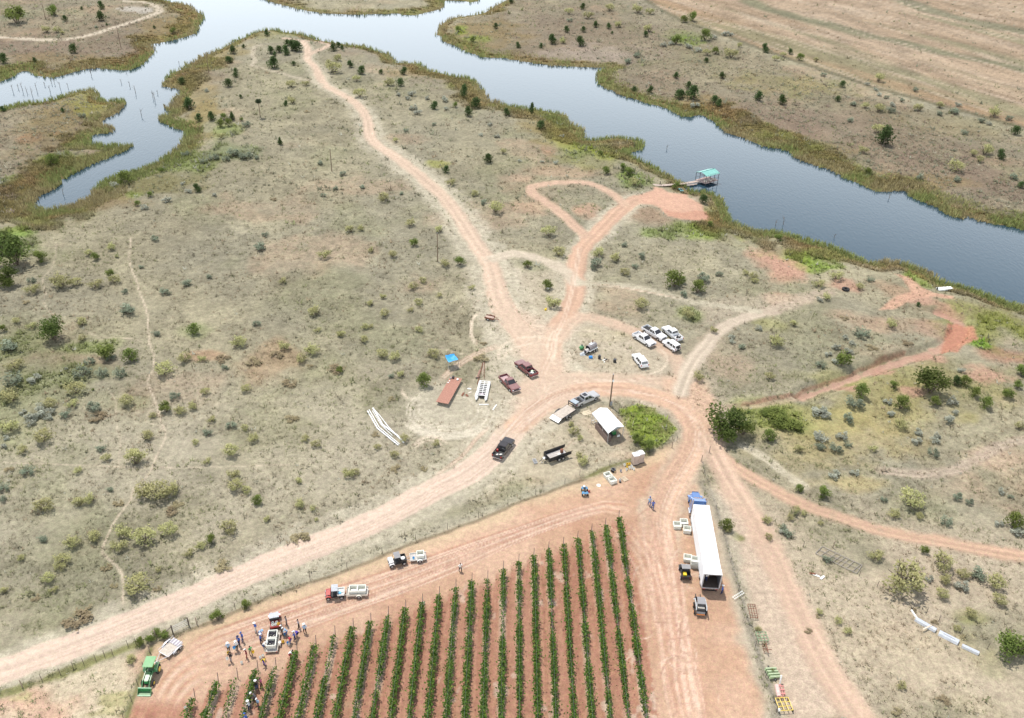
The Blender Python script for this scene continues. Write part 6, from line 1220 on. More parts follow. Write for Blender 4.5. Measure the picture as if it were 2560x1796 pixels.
for i, (u, v_, m_, d_, nm) in enumerate([(.65,.3,GREENP,(1.3,1.0,1.1),'green pump machine deep inside the carport'), (.4,.25,PLAST,(1.1,.9,.9),'dark engine block under the carport'), (.45,.6,GREYP,(1.4,1.0,.8),'grey generator at the back of the carport')]):
    tt = thing('stored_machine', nm, 'machine', cp(u, v_), rc_); MB().box((0,0,d_[2]*.4), (d_[0], d_[1], d_[2]*.6)).build('housing', m_, tt, bevel=.06); MB().box((0,0,d_[2]*.05+.03), (d_[0]*1.1, d_[1]*.8, d_[2]*.14)).build('skid', BLKST, tt); MB().cyl((d_[0]*.2,0,d_[2]*.7), (d_[0]*.2,0,d_[2]), .12).build('stack', BLKST, tt)
p = cp(.78, .06); t = thing('white_pump', 'small white pump at the open front of the carport', 'pump', p, .4); MB().box((0,0,.2), (.6,.2,.14)).ball((.1,0,.42), (.2,.16,.2)).build('body', WPLAS, t, bevel=.02); MB().cyl((-.2,0,.3), (-.2,0,.6), .05).build('pipe', WPLAS, t)
p = G('s', 925, 850); t = thing('pipe_fittings', 'white pipe manifold on the left of the carport', 'pipes', p, .5); MB().tube([(0,0,.1),(0,0,1.0)], .06).build('riser', WPLAS, t); MB().tube([(-.6,0,.5),(.4,.1,.5)], .06).build('arm', WPLAS, t); MB().tube([(-.5,-.4,.15),(.3,-.2,.2)], .05).build('branch', WPLAS, t); MB().tube([(.1,.2,.1),(.12,.2,1.3)], .05).build('meter_post', GREYP, t)
p = G('s', 770, 650); t = thing('plywood_sheets', 'pale plywood sheets lying left of the carport', 'plywood', p, rc_)
for i in range(3): MB().box((-.35 + .42 * i, .03 * i, .05 + .012 * i), (.4, 1.9, .03), .04 * i).build('sheet', mt('plywood', (.55,.47,.34), .9, 0, .15, 2), t)
for nm, a, b, kk in [('leaning pale board at the right of the carport', (1630,820), (1580,1090), 's'), ('pale stick leaning in the green weeds', (1705,830), (1760,980), 's')]:
    a_ = G(kk, *b); o_ = MB().tube([(0,0,0), (.25,.35,2.3 if 'board' in nm else 1.5)], .035).build('leaning_board', mt('pale_stick', (.6,.52,.42), .9), None); o_.location = a_; tag(o_, nm, 'board')
# utility poles
POLE = mt('pole_wood', (.165,.115,.075), .9, 0, .25, 3)
def upole(label, k, bx_, by_, tx, ty, r=.14, arm=False, extra=None, name='utility_pole'):
    b = G(k, bx_, by_); lo, hi = 1.0, 16.0; want = Z(k, tx, ty)[1]
    for _ in range(30):
        h = (lo + hi) / 2; zc = -((b.y) * _s + (b.z + h - CAM_H) * _c); d = (b.y) * _c - (b.z + h - CAM_H) * _s; v = CAM_F * zc / d; u = CAM_F * b.x / d; py = IMG_H / 2 + u * _sr + v * _cr
        if py > want: lo = h
        else: hi = h
    t = thing(name, label, 'pole', b, 0, 'utility poles'); MB().cyl((0,0,-.3), (0,0,h), r, r * .7, 10).build('shaft', POLE, t, smooth=True)
    MB().cyl((0,0,h), (0,0,h + .05), r * .75, r * .5, 10).build('cap', STEEL, t)
    return t, h
t, h = upole('tall brown utility pole standing behind the carport', 'E', 1800, 1110, 1833, 897, .17)
MB().box((.1,-.22,h - 1.4), (.3,.25,.4)).build('lamp_box', WPLAS, t, bevel=.03); MB().tube([(0,-.1,h - 1.2), (0,-.2,h - 1.2)], .04).build('bracket', STEEL, t); MB().box((.2,-.1,.7), (.5,.2,.9)).build('meter_box', GREYP, t, bevel=.02)
upole('pole nearest the junction, alone on the grass left of the north road', 'E', 652, 145, 650, -45); upole('bare pole in the meadow left of the north road', 'A', 2215, 1145, 2205, 995)
t, h = upole('pole with a dark bushy nest on top, in the upper meadow', 'A', 1738, 785, 1722, 665)
nst = np.random.default_rng(8); Pn = nst.normal(0, 1, (420, 3)); Pn /= np.linalg.norm(Pn, axis=1)[:, None]; Pn *= (nst.random(420) ** .4)[:, None] * np.array([1.05, 1.05, .75]); vq, fq = leaf_quads(Pn + np.array([0, 0, h - .6]), nst.uniform(.25, .5, 420), nst); me = mesh_np('nest', vq, fq); add_col(me, np.repeat(np.array([.05,.07,.035]) * nst.uniform(.6, 1.5, (420, 1)), 4, 0)); me.materials.append(LEAF); ob('nest', me, None, t)
upole('pole by the lake inlet on the far upper meadow', 'A', 1395, 490, 1378, 350); upole('pole beside the road on the far left bank', 'A', 808, 320, 782, 180); upole('farthest pole at the upper left edge', 'A', 305, 128, 285, 22)
# portable toilets
TAN = mt('tan_plastic', (.42,.33,.27), .55); ROOFW = mt('pale_roof', (.74,.73,.70), .5)
for i, (a, b, nm) in enumerate([((1610,575), (1735,550), 'left one of two tan portable toilets by the fence'), ((1750,525), (1862,502), 'right one of two tan portable toilets by the fence')]):
    p0, p1 = G('o', *a), G('o', *b); d = (p1 - p0); rz = math.atan2(d.y, d.x); m_ = (p0 + p1) / 2 + Vector((-math.sin(rz), math.cos(rz), 0)) * .58
    t = thing('portable_toilet', nm, 'portable toilet', Vector((m_.x, m_.y, hgt(m_.x, m_.y))), rz, 'portable toilets')
    MB().box((0,0,1.08), (1.1,1.1,2.0)).build('cabin', TAN, t, bevel=.03); MB().box((0,0,.05), (1.2,1.2,.14)).build('skid', PLAST, t); d_ = MB().box((0,-.555,1.05), (.8,.03,1.8)).build('door', mt('tan_door', (.45,.36,.30), .55), t, bevel=.01); MB().box((.3,-.58,1.0), (.05,.04,.16)).build('handle', PLAST, d_)
    MB().hexa([(-.6,-.6,2.08),(.6,-.6,2.08),(.6,.6,2.08),(-.6,.6,2.08)], [(-.5,-.5,2.24),(.5,-.5,2.24),(.5,.5,2.24),(-.5,.5,2.24)]).build('roof', ROOFW, t, bevel=.02); MB().cyl((.38,.38,2.2), (.38,.38,2.45), .05).build('vent_pipe', PLAST, t)
rz_b = heading('o', (880, 780), (985, 900))
for (x, y, nm) in [(930, 870, 'rear one of two open white bins near the toilets'), (1045, 1000, 'front one of two open white bins near the toilets')]: harvest_bin(nm, G('o', x, y), rz_b)
def pallet(label, p, rz):
    t = thing('wooden_pallet', label, 'pallet', p, rz)
    for i in range(6): MB().box((-.5 + .2 * i, 0, .13), (.15, 1.0, .025)).build('slat', mt('pallet_wood', (.52,.42,.30), .9, 0, .2, 3), t)
    for s in (-.42, 0, .42): MB().box((0, s, .06), (1.15, .09, .11)).build('bearer', mt('pallet_wood', None), t)
pallet('pale wooden pallet lying right of the two white bins', G('o', 1365, 925), rz_b + .1)
p = G('o', 695, 1085); o_ = MB().cyl((0,0,0), (0,0,.06), .38, .36, 16).build('tub_lid', WB, None); o_.location = p; tag(o_, 'round white tub lid lying behind the blue quad bike', 'lid')
drum('black tub lying by the fence behind the white bins', PLAST, G('o', 1075, 715), .42, .5, True, 'stock_tub', 'tub')
for i, (x, y, m_, nm) in enumerate([(1370,575,WB,'white jug at the left of the bucket pile by the toilets'), (1440,555,YB,'yellow bucket at the back of the pile by the toilets'), (1500,545,YB,'yellow bucket nearest the toilet wall'), (1435,640,YB,'yellow bucket in the middle of the pile by the toilets'), (1420,690,WB,'white bucket at the front left of the pile by the toilets'), (1495,650,WB,'white bucket in the middle of the pile by the toilets'), (1550,610,WB,'white bucket at the back of the pile beside the toilet'), (1610,680,WB,'white bucket at the front right of the pile by the toilets'), (1560,650,WB,'white bucket squeezed in the pile right of centre'), (1115,745,mt('tan_plastic2', (.62,.48,.3), .5),'tan bucket beside the black stock tub'), (1245,970,WB,'white bucket between pallet and bins'), (1270,730,mt('grey_plastic', (.4,.4,.45), .5),'grey bucket alone between tub and pallet')]):
    bucket(nm, m_, G('o', x, y), random.choice([0, 1.4, 0]), .19, .4, 'bucket pile by the toilets')
p = G('o', 1255, 1005); drum('small black pail in front of the pallet', PLAST, p, .18, .3, True, 'pail', 'pail')
p = G('o', 440, 1260); t = thing('fuel_can', 'red fuel can standing beside the blue quad bike', 'fuel can', p); MB().box((0,0,.2), (.4,.25,.4)).build('body', REDP, t, bevel=.05); MB().cyl((.12,0,.4), (.2,0,.52), .04).build('spout', PLAST, t)
def quad_bike(label, paint, p, rz):
    t = thing('quad_bike', label, 'quad bike', p, rz, 'quad bikes')
    MB().hexa([(-.75,-.22,.5),(.75,-.22,.5),(.75,.22,.5),(-.75,.22,.5)], [(-.6,-.18,.8),(.55,-.15,.85),(.55,.15,.85),(-.6,.18,.8)]).build('body', PLAST, t, bevel=.04); MB().box((-.22,0,.86), (.6,.3,.12)).build('seat', PLAST, t, bevel=.04)
    for x_, nm in ((.62,'front_fender'), (-.62,'rear_fender')): MB().hexa([(x_-.34,-.55,.68),(x_+.34,-.55,.64),(x_+.34,.55,.64),(x_-.34,.55,.68)], [(x_-.28,-.5,.78),(x_+.25,-.45,.76),(x_+.25,.45,.76),(x_-.28,.5,.78)]).build(nm, paint, t, bevel=.03)
    for x_ in (.65, -.68):
        rk = MB()
        for s in np.linspace(-.38, .38, 4): rk.tube([(x_-.25, s, .86), (x_+.25, s, .86)], .015, 4)
        rk.tube([(x_-.25,-.4,.86),(x_-.25,.4,.86)], .015, 4).tube([(x_+.25,-.4,.86),(x_+.25,.4,.86)], .015, 4).build('rack', BLKST, t)
    MB().tube([(.3,-.4,1.05),(.36,0,1.02),(.3,.4,1.05)], .02).tube([(.36,0,1.02),(.45,0,.8)], .03).build('handlebar', BLKST, t)
    for s in (-1, 1):
        MB().box((.88, s * .2, .68), (.05,.14,.1)).build('headlight', LAMPW, t)
        for x_ in (.6, -.6): wheel(t, x_, s * .48, .29, .24)
    return t
t = quad_bike('blue quad bike on the headland below the fence', SKYB, G('o', 330, 1290), heading('o', (330,1330), (310,1160)) )
crate('white crate strapped on the blue quad bike front', WB, t.location + Matrix.Rotation(t.rotation_euler.z, 3, 'Z') @ Vector((.62, .1, .88)), t.rotation_euler.z, (.4,.3,.25), lid=False)
quad_bike('teal and white quad bike parked on the red dirt pad by the dock', TEALP, G('d', 1020, 800), -1.4)
# fences with posts and wires
FPOST = tubes([((0, 0, -.3), (0, 0, 1.35), .04, .035)]); FPOST.materials.append(POSTM); WPOST = tubes([((0, 0, -.3), (0, 0, 1.5), .085, .075)], 8); WPOST.materials.append(WOODM)
def fence(label, pts, wood=(), wires=4, stay=True):
    P = [G(k, x, y) for k, x, y in pts]; t = thing('wire_fence', label, 'fence', P[0])
    for i, p in enumerate(P): ob('post', WPOST if i in wood else FPOST, None, t, p - P[0])
    for wz_ in np.linspace(.3, 1.15, wires): ob('wire', tubes([(tuple(a - P[0] + Vector((0, 0, wz_))), tuple(b - P[0] + Vector((0, 0, wz_))), .006, .006) for a, b in zip(P[:-1], P[1:])], 3), WIREM, t)
    return t
fence('wire fence on posts running left from the field gate along the road', [('G',-60,1480),('G',150,1395),('G',280,1350),('G',405,1312),('G',490,1268),('G',560,1243),('G',640,1217),('G',700,1192),('G',755,1182),('G',855,1122),('G',910,1112),('G',1040,1062)], (1, 11))
fence('wire fence on posts between the main road and the vineyard headland', [('G',1315,975),('G',1570,870),('G',1820,770),('G',2070,680),('H',47,600),('H',282,500),('H',505,415),('H',717,340),('H',925,265),('H',1120,180),('H',1305,110),('H',1500,40),('E',1600,1570),('E',1800,1510),('E',2050,1425),('E',2150,1385),('E',2215,1388),('E',2248,1345)], (0, 16))
fence('wire fence on posts right of the semi trailer, running down', [('F',195,1420),('F',142,1480),('F',160,1560),('I',240,205),('I',290,380),('I',338,562),('I',390,752),('I',445,940),('I',500,1130),('I',570,1330),('I',640,1560),('I',720,1800)], (0, 1))
fence('short wire fence on posts beside the green tractor', [('G',1000,1160),('G',960,1270),('G',920,1380),('G',880,1490),('G',830,1620)], (0,))
fence('broken line of old fence posts right of the dirt lane', [('I',690,345),('I',822,458),('I',1020,465),('I',1195,655),('I',1315,725),('I',1385,768),('I',1450,795),('I',1555,870),('I',1640,910),('I',1725,955),('I',1880,1035),('I',2050,1140)], (2,), 2)
fence('wire fence along the far stubble field edge', [('V',x,y) for x, y in ((1450,2),(1540,52),(1640,87),(1700,110),(1760,132),(1820,152),(1880,172),(1960,197),(2040,217),(2130,242),(2220,265),(2296,287))], ())
a, b = G('G', 1155, 1035), G('G', 1262, 985); d = b - a; t = thing('pipe_gate', 'closed pipe gate with braced posts beside the road', 'gate', a, math.atan2(d.y, d.x)); L_ = d.length
for x_ in (0, L_): MB().cyl((x_,0,-.2), (x_,0,1.7), .09, n=8).build('gate_post', POSTM, t)
for z_ in (.35, .7, 1.05, 1.35): MB().tube([(.1,0,z_), (L_ - .1,0,z_)], .025).build('bar', STEEL, t)
MB().tube([(0,0,1.4), (-2.4,0,.2)], .05).build('brace', POSTM, t)
# ------------------------------------------------------------------ semi truck and loading yard
a, b = G('P', 1783.5, 1436, 4.1), G('P', 1753.5, 1262, 4.1); d = b - a; rzT = math.atan2(d.y, d.x); LT = d.length; cT = (a + b) / 2; base = Vector((cT.x, cT.y, hgt(cT.x, cT.y)))
t = thing('box_trailer', 'long white box semi trailer with its rear doors open', 'trailer', base, rzT); HW = 1.3; TW = mt('trailer_white', (.76,.77,.78), .45, 0, .05, .5)
MB().box((0,0,4.08), (LT, 2*HW, .05)).build('roof', TW, t)
for q in np.linspace(-LT/2+.3, LT/2-.3, 24): MB().box((q, 0, 4.108), (.06, 2*HW-.1, .012)).build('roof_bow', mt('roof_bow', (.62,.63,.64), .5), t)
for s in (-1, 1):
    MB().box((0, s*(HW-.03), 2.64), (LT-.01, .05, 2.85)).build('side_wall', TW, t)
    for q in np.linspace(-LT/2+.6, LT/2-.6, 12): MB().box((q, s*(HW+.004), 2.64), (.05,.02,2.7)).build('side_rib', TW, t)
    MB().box((-LT/2+.62, s*(HW+.07), 2.6), (1.22,.05,2.75)).build('door', TW, t, bevel=.01)
    MB().box((0, s*(HW-.01), 1.16), (LT, .06, .12)).build('lower_rail', STEEL, t); MB().box((LT/2-3.4, s*.9, .6), (.16,.16,1.1)).build('landing_leg', STEEL, t)
    for q in (-LT/2+1.5, -LT/2+2.75): wheel(t, q, s*1.05, .5, .5)
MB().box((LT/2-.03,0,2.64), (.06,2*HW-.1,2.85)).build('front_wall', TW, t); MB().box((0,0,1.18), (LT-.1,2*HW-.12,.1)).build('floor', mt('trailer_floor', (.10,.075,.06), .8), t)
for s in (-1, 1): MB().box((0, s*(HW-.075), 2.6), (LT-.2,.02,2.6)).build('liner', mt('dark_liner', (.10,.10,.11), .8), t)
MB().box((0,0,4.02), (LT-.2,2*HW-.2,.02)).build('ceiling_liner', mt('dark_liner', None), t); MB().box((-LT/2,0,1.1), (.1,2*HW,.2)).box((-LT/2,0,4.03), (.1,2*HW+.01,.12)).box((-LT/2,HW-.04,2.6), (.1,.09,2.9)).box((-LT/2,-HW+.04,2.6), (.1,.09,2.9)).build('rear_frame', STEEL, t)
MB().box((-LT/2+.05,0,.58), (.1,2.2,.12)).box((-LT/2+.05,.6,.85), (.08,.1,.5)).box((-LT/2+.05,-.6,.85), (.08,.1,.5)).build('bumper', BLKST, t); MB().box((-LT/2+2.1,0,.85), (3.2,.9,.3)).build('bogie', BLKST, t)
for s in (-1, 1): MB().box((-LT/2-.06, s*.95, .95), (.03,.3,.12)).build('taillight', LAMPR, t)
onT = lambda x, y, z=0.0: base + Matrix.Rotation(rzT, 3, 'Z') @ Vector((x, y, z))
# tractor unit (long nose)
xh = LT / 2 - .9
pT = onT(LT/2 + 2.9, 0); pT.z = hgt(pT.x, pT.y); t = thing('semi_truck', 'blue long nose semi tractor unit coupled to the white box trailer', 'truck', pT, rzT)
MB().box((-1.2,0,.85), (6.6,.9,.28)).build('chassis', BLKST, t)
MB().hexa([(-1.6,-1.2,.9),(.75,-1.2,.9),(.75,1.2,.9),(-1.6,1.2,.9)], [(-1.5,-1.12,3.5),(-.1,-1.1,3.05),(-.1,1.1,3.05),(-1.5,1.12,3.5)]).build('cab', BLUEP, t, bevel=.1)
MB().hexa([(.7,-.85,.95),(2.7,-.7,.9),(2.7,.7,.9),(.7,.85,.95)], [(.72,-.78,2.12),(2.6,-.6,1.85),(2.6,.6,1.85),(.72,.78,2.12)]).build('hood', BLUEP, t, bevel=.1)
MB().slab([(.60,-.98,2.05),(.60,.98,2.05),(.02,.95,2.95),(.02,-.95,2.95)], .03).build('windshield', GLASS, t)
for s in (-1, 1):
    MB().slab([(.35,s*1.2,1.9),(-.6,s*1.2,1.9),(-.6,s*1.155,2.75),(-.05,s*1.155,2.75)][::s], .03).build('side_window', GLASS, t); MB().prism([(1.3,.7),(1.4,1.2),(1.9,1.35),(2.5,1.2),(2.7,.75),(2.6,.75),(2.35,1.05),(1.9,1.15),(1.5,1.05),(1.4,.7)], s*.7, s*1.22).build('fender', BLUEP, t); MB().cyl((-1.75,s*1.1,1.0), (-1.75,s*1.1,4.0), .09, n=10).build('exhaust_stack', CHROME, t); MB().cyl((-.4,s*1.15,.75), (-1.7,s*1.15,.75), .33, n=12).build('fuel_tank', CHROME, t, smooth=True); MB().box((.3,s*1.45,2.3), (.12,.3,.5)).build('mirror', CHROME, t); MB().box((2.72,s*.62,1.15), (.1,.3,.25)).build('headlight', LAMPW, t)
    wheel(t, 1.95, s*1.0, .5, .3); wheel(t, -2.9, s*.98, .5, .5); wheel(t, -4.1, s*.98, .5, .5)
MB().box((2.75,0,1.35), (.08,1.1,.9)).build('grille', CHROME, t); MB().box((2.85,0,.6), (.2,2.4,.35)).build('bumper', CHROME, t, bevel=.05); MB().box((-3.6,0,1.08), (1.0,.9,.12)).build('fifth_wheel', BLKST, t)
for q in (-.6, -.3, 0, .3, .6): MB().box((-.35, q, 3.18), (.14,.12,.1)).build('roof_light', mt('amber', (.7,.35,.03), .3), t)
# bins
rb = rzT
for x, y, nm, hh in [(145,510,'leftmost white bin of the row beside the trailer front',.72), (222,480,'middle white bin of the group beside the trailer front',.72), (258,560,'white bin nearest the trailer side, front group',.72), (262,880,'white bin between the dark utility vehicle and the trailer',.72), (340,945,'tall stacked white bin against the trailer side',.85)]:
    p = G('l', x, y, .35); harvest_bin(nm, p, rb + (.06 if x < 230 else -.1), hh)
    if hh > .8: harvest_bin('white bin stacked on top of another against the trailer side', p + Vector((0, 0, .85)), rb - .1, .72)
t = utv('dark utility vehicle with yellow load beside the trailer', BLKST, G('l', 228, 1060), heading('l', (240,1100), (215,960)), roof=GREYP); crate('yellow crate in the dark utility vehicle cargo box', YB, t.location + Matrix.Rotation(t.rotation_euler.z, 3, 'Z') @ Vector((-.85, .2, .8)), t.rotation_euler.z, (.6,.5,.35))
# skid steer loader
p = G('l', 395, 1460); rzL = heading('l', (405, 1500), (385, 1330)); t = thing('skid_steer_loader', 'black and orange skid steer loader behind the semi trailer', 'loader', p, rzL)
MB().box((-.35,0,.75), (1.9,1.2,.8)).build('body', GREYP, t, bevel=.05); MB().hexa([(-1.3,-.6,.45),(-.55,-.6,.45),(-.55,.6,.45),(-1.3,.6,.45)], [(-1.2,-.55,1.45),(-.55,-.55,1.5),(-.55,.55,1.5),(-1.2,.55,1.45)]).build('engine_cover', BLKST, t, bevel=.05); MB().box((-1.33,0,.62), (.08,1.2,.22)).build('rear_bumper', ORANGE, t, bevel=.02)
cb = MB()
for s in (-.5, .5): cb.tube([(.75,s,.9),(.65,s,2.0),(-.55,s,2.05),(-.6,s,1.3)], .05)
cb.build('cab_frame', BLKST, t); MB().box((.05,0,2.08), (1.35,1.15,.08)).build('cab_roof', GREYP, t, bevel=.03); MB().slab([(-.58,-.46,1.5),(-.56,-.46,2.0),(-.56,.46,2.0),(-.58,.46,1.5)], .02).build('rear_window', GLASS, t); MB().box((-.75,0,1.52), (.35,1.0,.06)).build('cream_panel', CREAM, t)
for s in (-1, 1):
    MB().prism([(-1.15,1.35),(-.9,1.62),(.9,1.25),(1.55,.5),(1.7,.5),(1.05,1.45),(-.9,1.85),(-1.3,1.5)], s*.68, s*.82).build('lift_arm', mt('arm_grey', (.42,.44,.45), .5), t)
    for x_ in (.55, -.65): wheel(t, x_, s*.82, .42, .3, ORANGE)
MB().box((1.75,0,.55), (.1,1.3,.7)).build('carriage', BLKST, t)
for s in (-.35, .35): MB().box((2.35,s,.2), (1.15,.12,.05)).build('fork', BLKST, t)
# white ladder on the fence
p = G('I', 390, 778, .4); t = thing('white_ladder', 'white ladder section lying against the right fence', 'ladder', p, rzT - .9)
for s in (-.22, .22): MB().box((0, s, .35), (2.2,.06,.05)).build('rail', WPLAS, t)
for q in np.linspace(-1, 1, 7): MB().box((q, 0, .35), (.05,.42,.04)).build('rung', WPLAS, t)
# utility vehicles pulling bin trailers
def hitch(k, utvpx, uh, **kw): pass
rz1 = heading('u', (1760,330), (1400,420)); t = utv('white utility vehicle with grey roof pulling a bin trailer', WHITE, G('u', 1580, 400), rz1, roof=GREYP, nose=WHITE, bed=BLKST); sack('white tarp bundle in the white utility vehicle cargo box', WB, t.location + Matrix.Rotation(rz1, 3, 'Z') @ Vector((-.9, .1, .82)), rz1, .8, .7, .3)
rz1t = heading('u', (2150,330), (1860,360)); p = G('u', 2015, 310); tr = trailer('small trailer with one white bin behind the white utility vehicle', p, rz1t, 2.5, 1.45, .5, 1, mt('pale_floor', None), mt('trailer_grey', (.4,.38,.36), .6), .22, WPLAS, .9, 5)
harvest_bin('white bin riding alone on the small trailer', p + Matrix.Rotation(rz1t, 3, 'Z') @ Vector((-.35, 0, .53)), rz1t, .72, 1.1, 1.15); bucket('light blue bucket on the front of the small bin trailer', BLB, p + Matrix.Rotation(rz1t, 3, 'Z') @ Vector((.75, .4, .53)), 0, .17, .36, None)
rz2 = heading('u', (480,1050), (150,1080)); t = utv('red utility vehicle with ribbed grey roof pulling two bins', REDP, G('u', 310, 1075), rz2, roof=mt('grey_ribbed', (.40,.42,.45), .5), nose=REDP, bed=WPLAS); crate('light blue tote in the red utility vehicle cargo box', BLB, t.location + Matrix.Rotation(rz2, 3, 'Z') @ Vector((-.75, .35, .8)), rz2, (.35,.35,.3)); sack('white cloth in the red utility vehicle cargo box', WB, t.location + Matrix.Rotation(rz2, 3, 'Z') @ Vector((-1.1, -.1, .8)), rz2, .55, .7, .25)
rz2t = heading('u', (950,1030), (600,1040)); p = G('u', 775, 1025); trailer('cream trailer carrying two white bins behind the red utility vehicle', p, rz2t, 3.1, 1.55, .5, 1, mt('pale_floor', None), CREAM, .3, CREAM, .95, 5)
for q, nm in ((.6, 'front white bin on the cream trailer'), (-.62, 'rear white bin on the cream trailer')): harvest_bin(nm, p + Matrix.Rotation(rz2t, 3, 'Z') @ Vector((q, 0, .53)), rz2t, .75)
rz3 = heading('p', (1160,560), (1130,250)); t = utv('red edged utility vehicle loaded with buckets among the pickers', REDP, G('p', 1150, 440), rz3, roof=mt('grey_ribbed', None), bed=REDP, nose=REDP)
for i, (x_, y_, m_, nm) in enumerate([(-.75,.3,WB,'white bucket at left front of the loaded cargo box'), (-.8,-.25,WB,'white bucket at right front of the loaded cargo box'), (-1.15,.35,WB,'white bucket at the left rear of the loaded cargo box'), (-1.15,-.05,WB,'white bucket at the middle rear of the loaded cargo box'), (-1.12,-.45,YB,'yellow bucket at the right rear of the loaded cargo box')]): bucket(nm, m_, t.location + Matrix.Rotation(rz3, 3, 'Z') @ Vector((x_, y_, .8)), 0, .2, .4, 'buckets in the cargo box')
rz3t = heading('p', (1080,980), (1130,640)); p = G('p', 1100, 900); trailer('bin trailer with two white bins where the pickers unload', p, rz3t, 3.3, 1.7, .5, 1, mt('pale_floor', None), CREAM, .25, CREAM, .9, 5)
GR = mt('dark_grapes', (.02,.015,.035), .5, 0, .4, 20)
for q, nm in ((.75, 'far white bin filled with dark grapes among the pickers'), (-.65, 'near white bin on the pickers trailer')):
    bp = p + Matrix.Rotation(rz3t, 3, 'Z') @ Vector((q, .05, .53)); harvest_bin(nm, bp, rz3t, .78, 1.25, 1.25)
    gm_ = MB(); rgp = random.Random(4)
    for i in range(90): gm_.ball((rgp.uniform(-.48,.48), rgp.uniform(-.48,.48), rgp.uniform(.0,.06) + (.0 if q > 0 else -.15)), rgp.uniform(.05,.08), 6, 4)
    g_ = gm_.build('grapes', GR, None); g_.location = bp + Vector((0,0,.5)); g_.rotation_euler.z = rz3t; tag(g_, 'dark grapes filling the far bin among the pickers' if q > 0 else 'dark grapes in the near bin on the pickers trailer', 'grapes', kind='stuff')
# green tractor with loader
p = G('g', 370, 1150); rzG = heading('g', (400,950), (270,1290)); t = thing('green_tractor', 'green tractor with front loader bucket and square canopy by the fence', 'tractor', p, rzG)
MB().hexa([(.25,-.33,.75),(1.75,-.28,.75),(1.75,.28,.75),(.25,.33,.75)], [(.25,-.32,1.42),(1.65,-.24,1.25),(1.65,.24,1.25),(.25,.32,1.42)]).build('hood', GREENP, t, bevel=.06); MB().box((.3,0,.62), (2.9,.5,.3)).build('chassis', BLKST, t); MB().box((-.55,0,.95), (1.1,.95,.35)).build('operator_deck', GREENP, t, bevel=.04)
MB().box((-.75,0,1.22), (.5,.5,.18)).box((-1.0,0,1.5), (.12,.5,.5)).build('seat', YELLOW, t, bevel=.04); MB().ring((-.1,0,1.55), (-.6,0,.8), .2, .02, 14, 5).cyl((-.1,0,1.55), (.2,0,1.3), .03).build('steering_wheel', PLAST, t)
cp_ = MB()
for s in (-.5, .5): cp_.tube([(-1.05,s,1.0),(-1.1,s,2.35)], .035).tube([(.1,s,1.1),(.1,s,2.35)], .035)
cp_.build('canopy_posts', BLKST, t); MB().box((-.5,0,2.42), (1.75,1.35,.09)).build('canopy', paint_mat('canopy_green', (.07,.36,.11)), t, bevel=.03)
for s in (-1, 1):
    MB().prism([(-1.45,1.0),(-1.2,1.5),(-.7,1.58),(-.2,1.4),(.0,1.0),(-.08,1.0),(-.28,1.3),(-.7,1.47),(-1.12,1.4),(-1.37,1.0)], s*.52, s*.95).build('fender', GREENP, t)
    wheel(t, -.7, s*.8, .68, .42, YELLOW); wheel(t, 1.3, s*.72, .42, .28, YELLOW)
    MB().prism([(.0,1.2),(.15,1.4),(1.5,1.15),(2.5,.5),(2.4,.35),(1.45,.95)], s*.42, s*.52).build('loader_arm', GREENP, t); MB().tube([(.3,s*.47,.8),(1.4,s*.47,1.0)], .04).build('cylinder', CHROME, t)
MB().slab([(2.4,-.85,.1),(2.4,.85,.1),(2.35,.85,.75),(2.35,-.85,.75)], .05).slab([(2.4,-.85,.06),(3.05,-.85,.04),(3.05,.85,.04),(2.4,.85,.06)][::-1], .04).prism([(2.38,.06),(3.05,.04),(2.9,.25),(2.38,.72)], .82, .87).prism([(2.38,.06),(3.05,.04),(2.9,.25),(2.38,.72)], -.87, -.82).build('bucket', GREENP, t); MB().box((2.37,0,.77), (.1,1.75,.08)).box((3.03,0,.06), (.12,1.76,.05)).build('bucket_edge', paint_mat('light_green_edge', (.25,.55,.33)), t)
a, b = G('g', 640, 640, .5), G('g', 1010, 290, .5); rzU = math.atan2(a.y - b.y, a.x - b.x); LU = (b - a).length; cU = (a + b) / 2
t = trailer('grey utility trailer with mesh ramp raised behind the green tractor', Vector((cU.x, cU.y, hgt(cU.x, cU.y))), rzU, LU * .95, 1.75, .55, 2, mt('pale_boards2', (.52,.46,.39), .9, 0, .15, 3), mt('trailer_silver', (.55,.54,.56), .5, .3), 0, None, 1.3, 8, rail=True)
rr_ = MB().box((0,0,0), (.05,1.7,.05))
for q in (-.75, -.25, .25, .75): MB().box((-LU*.32, q*.95, .64), (LU*.3, .12, .05)).build('ramp_bar', mt('trailer_silver', None), t)
for q in (-.5, 0, .5): MB().box((-LU*.32, q*.95, .625), (LU*.3, .32, .02)).build('ramp_mesh', mt('mauve_mesh', (.33,.30,.34), .6), t)
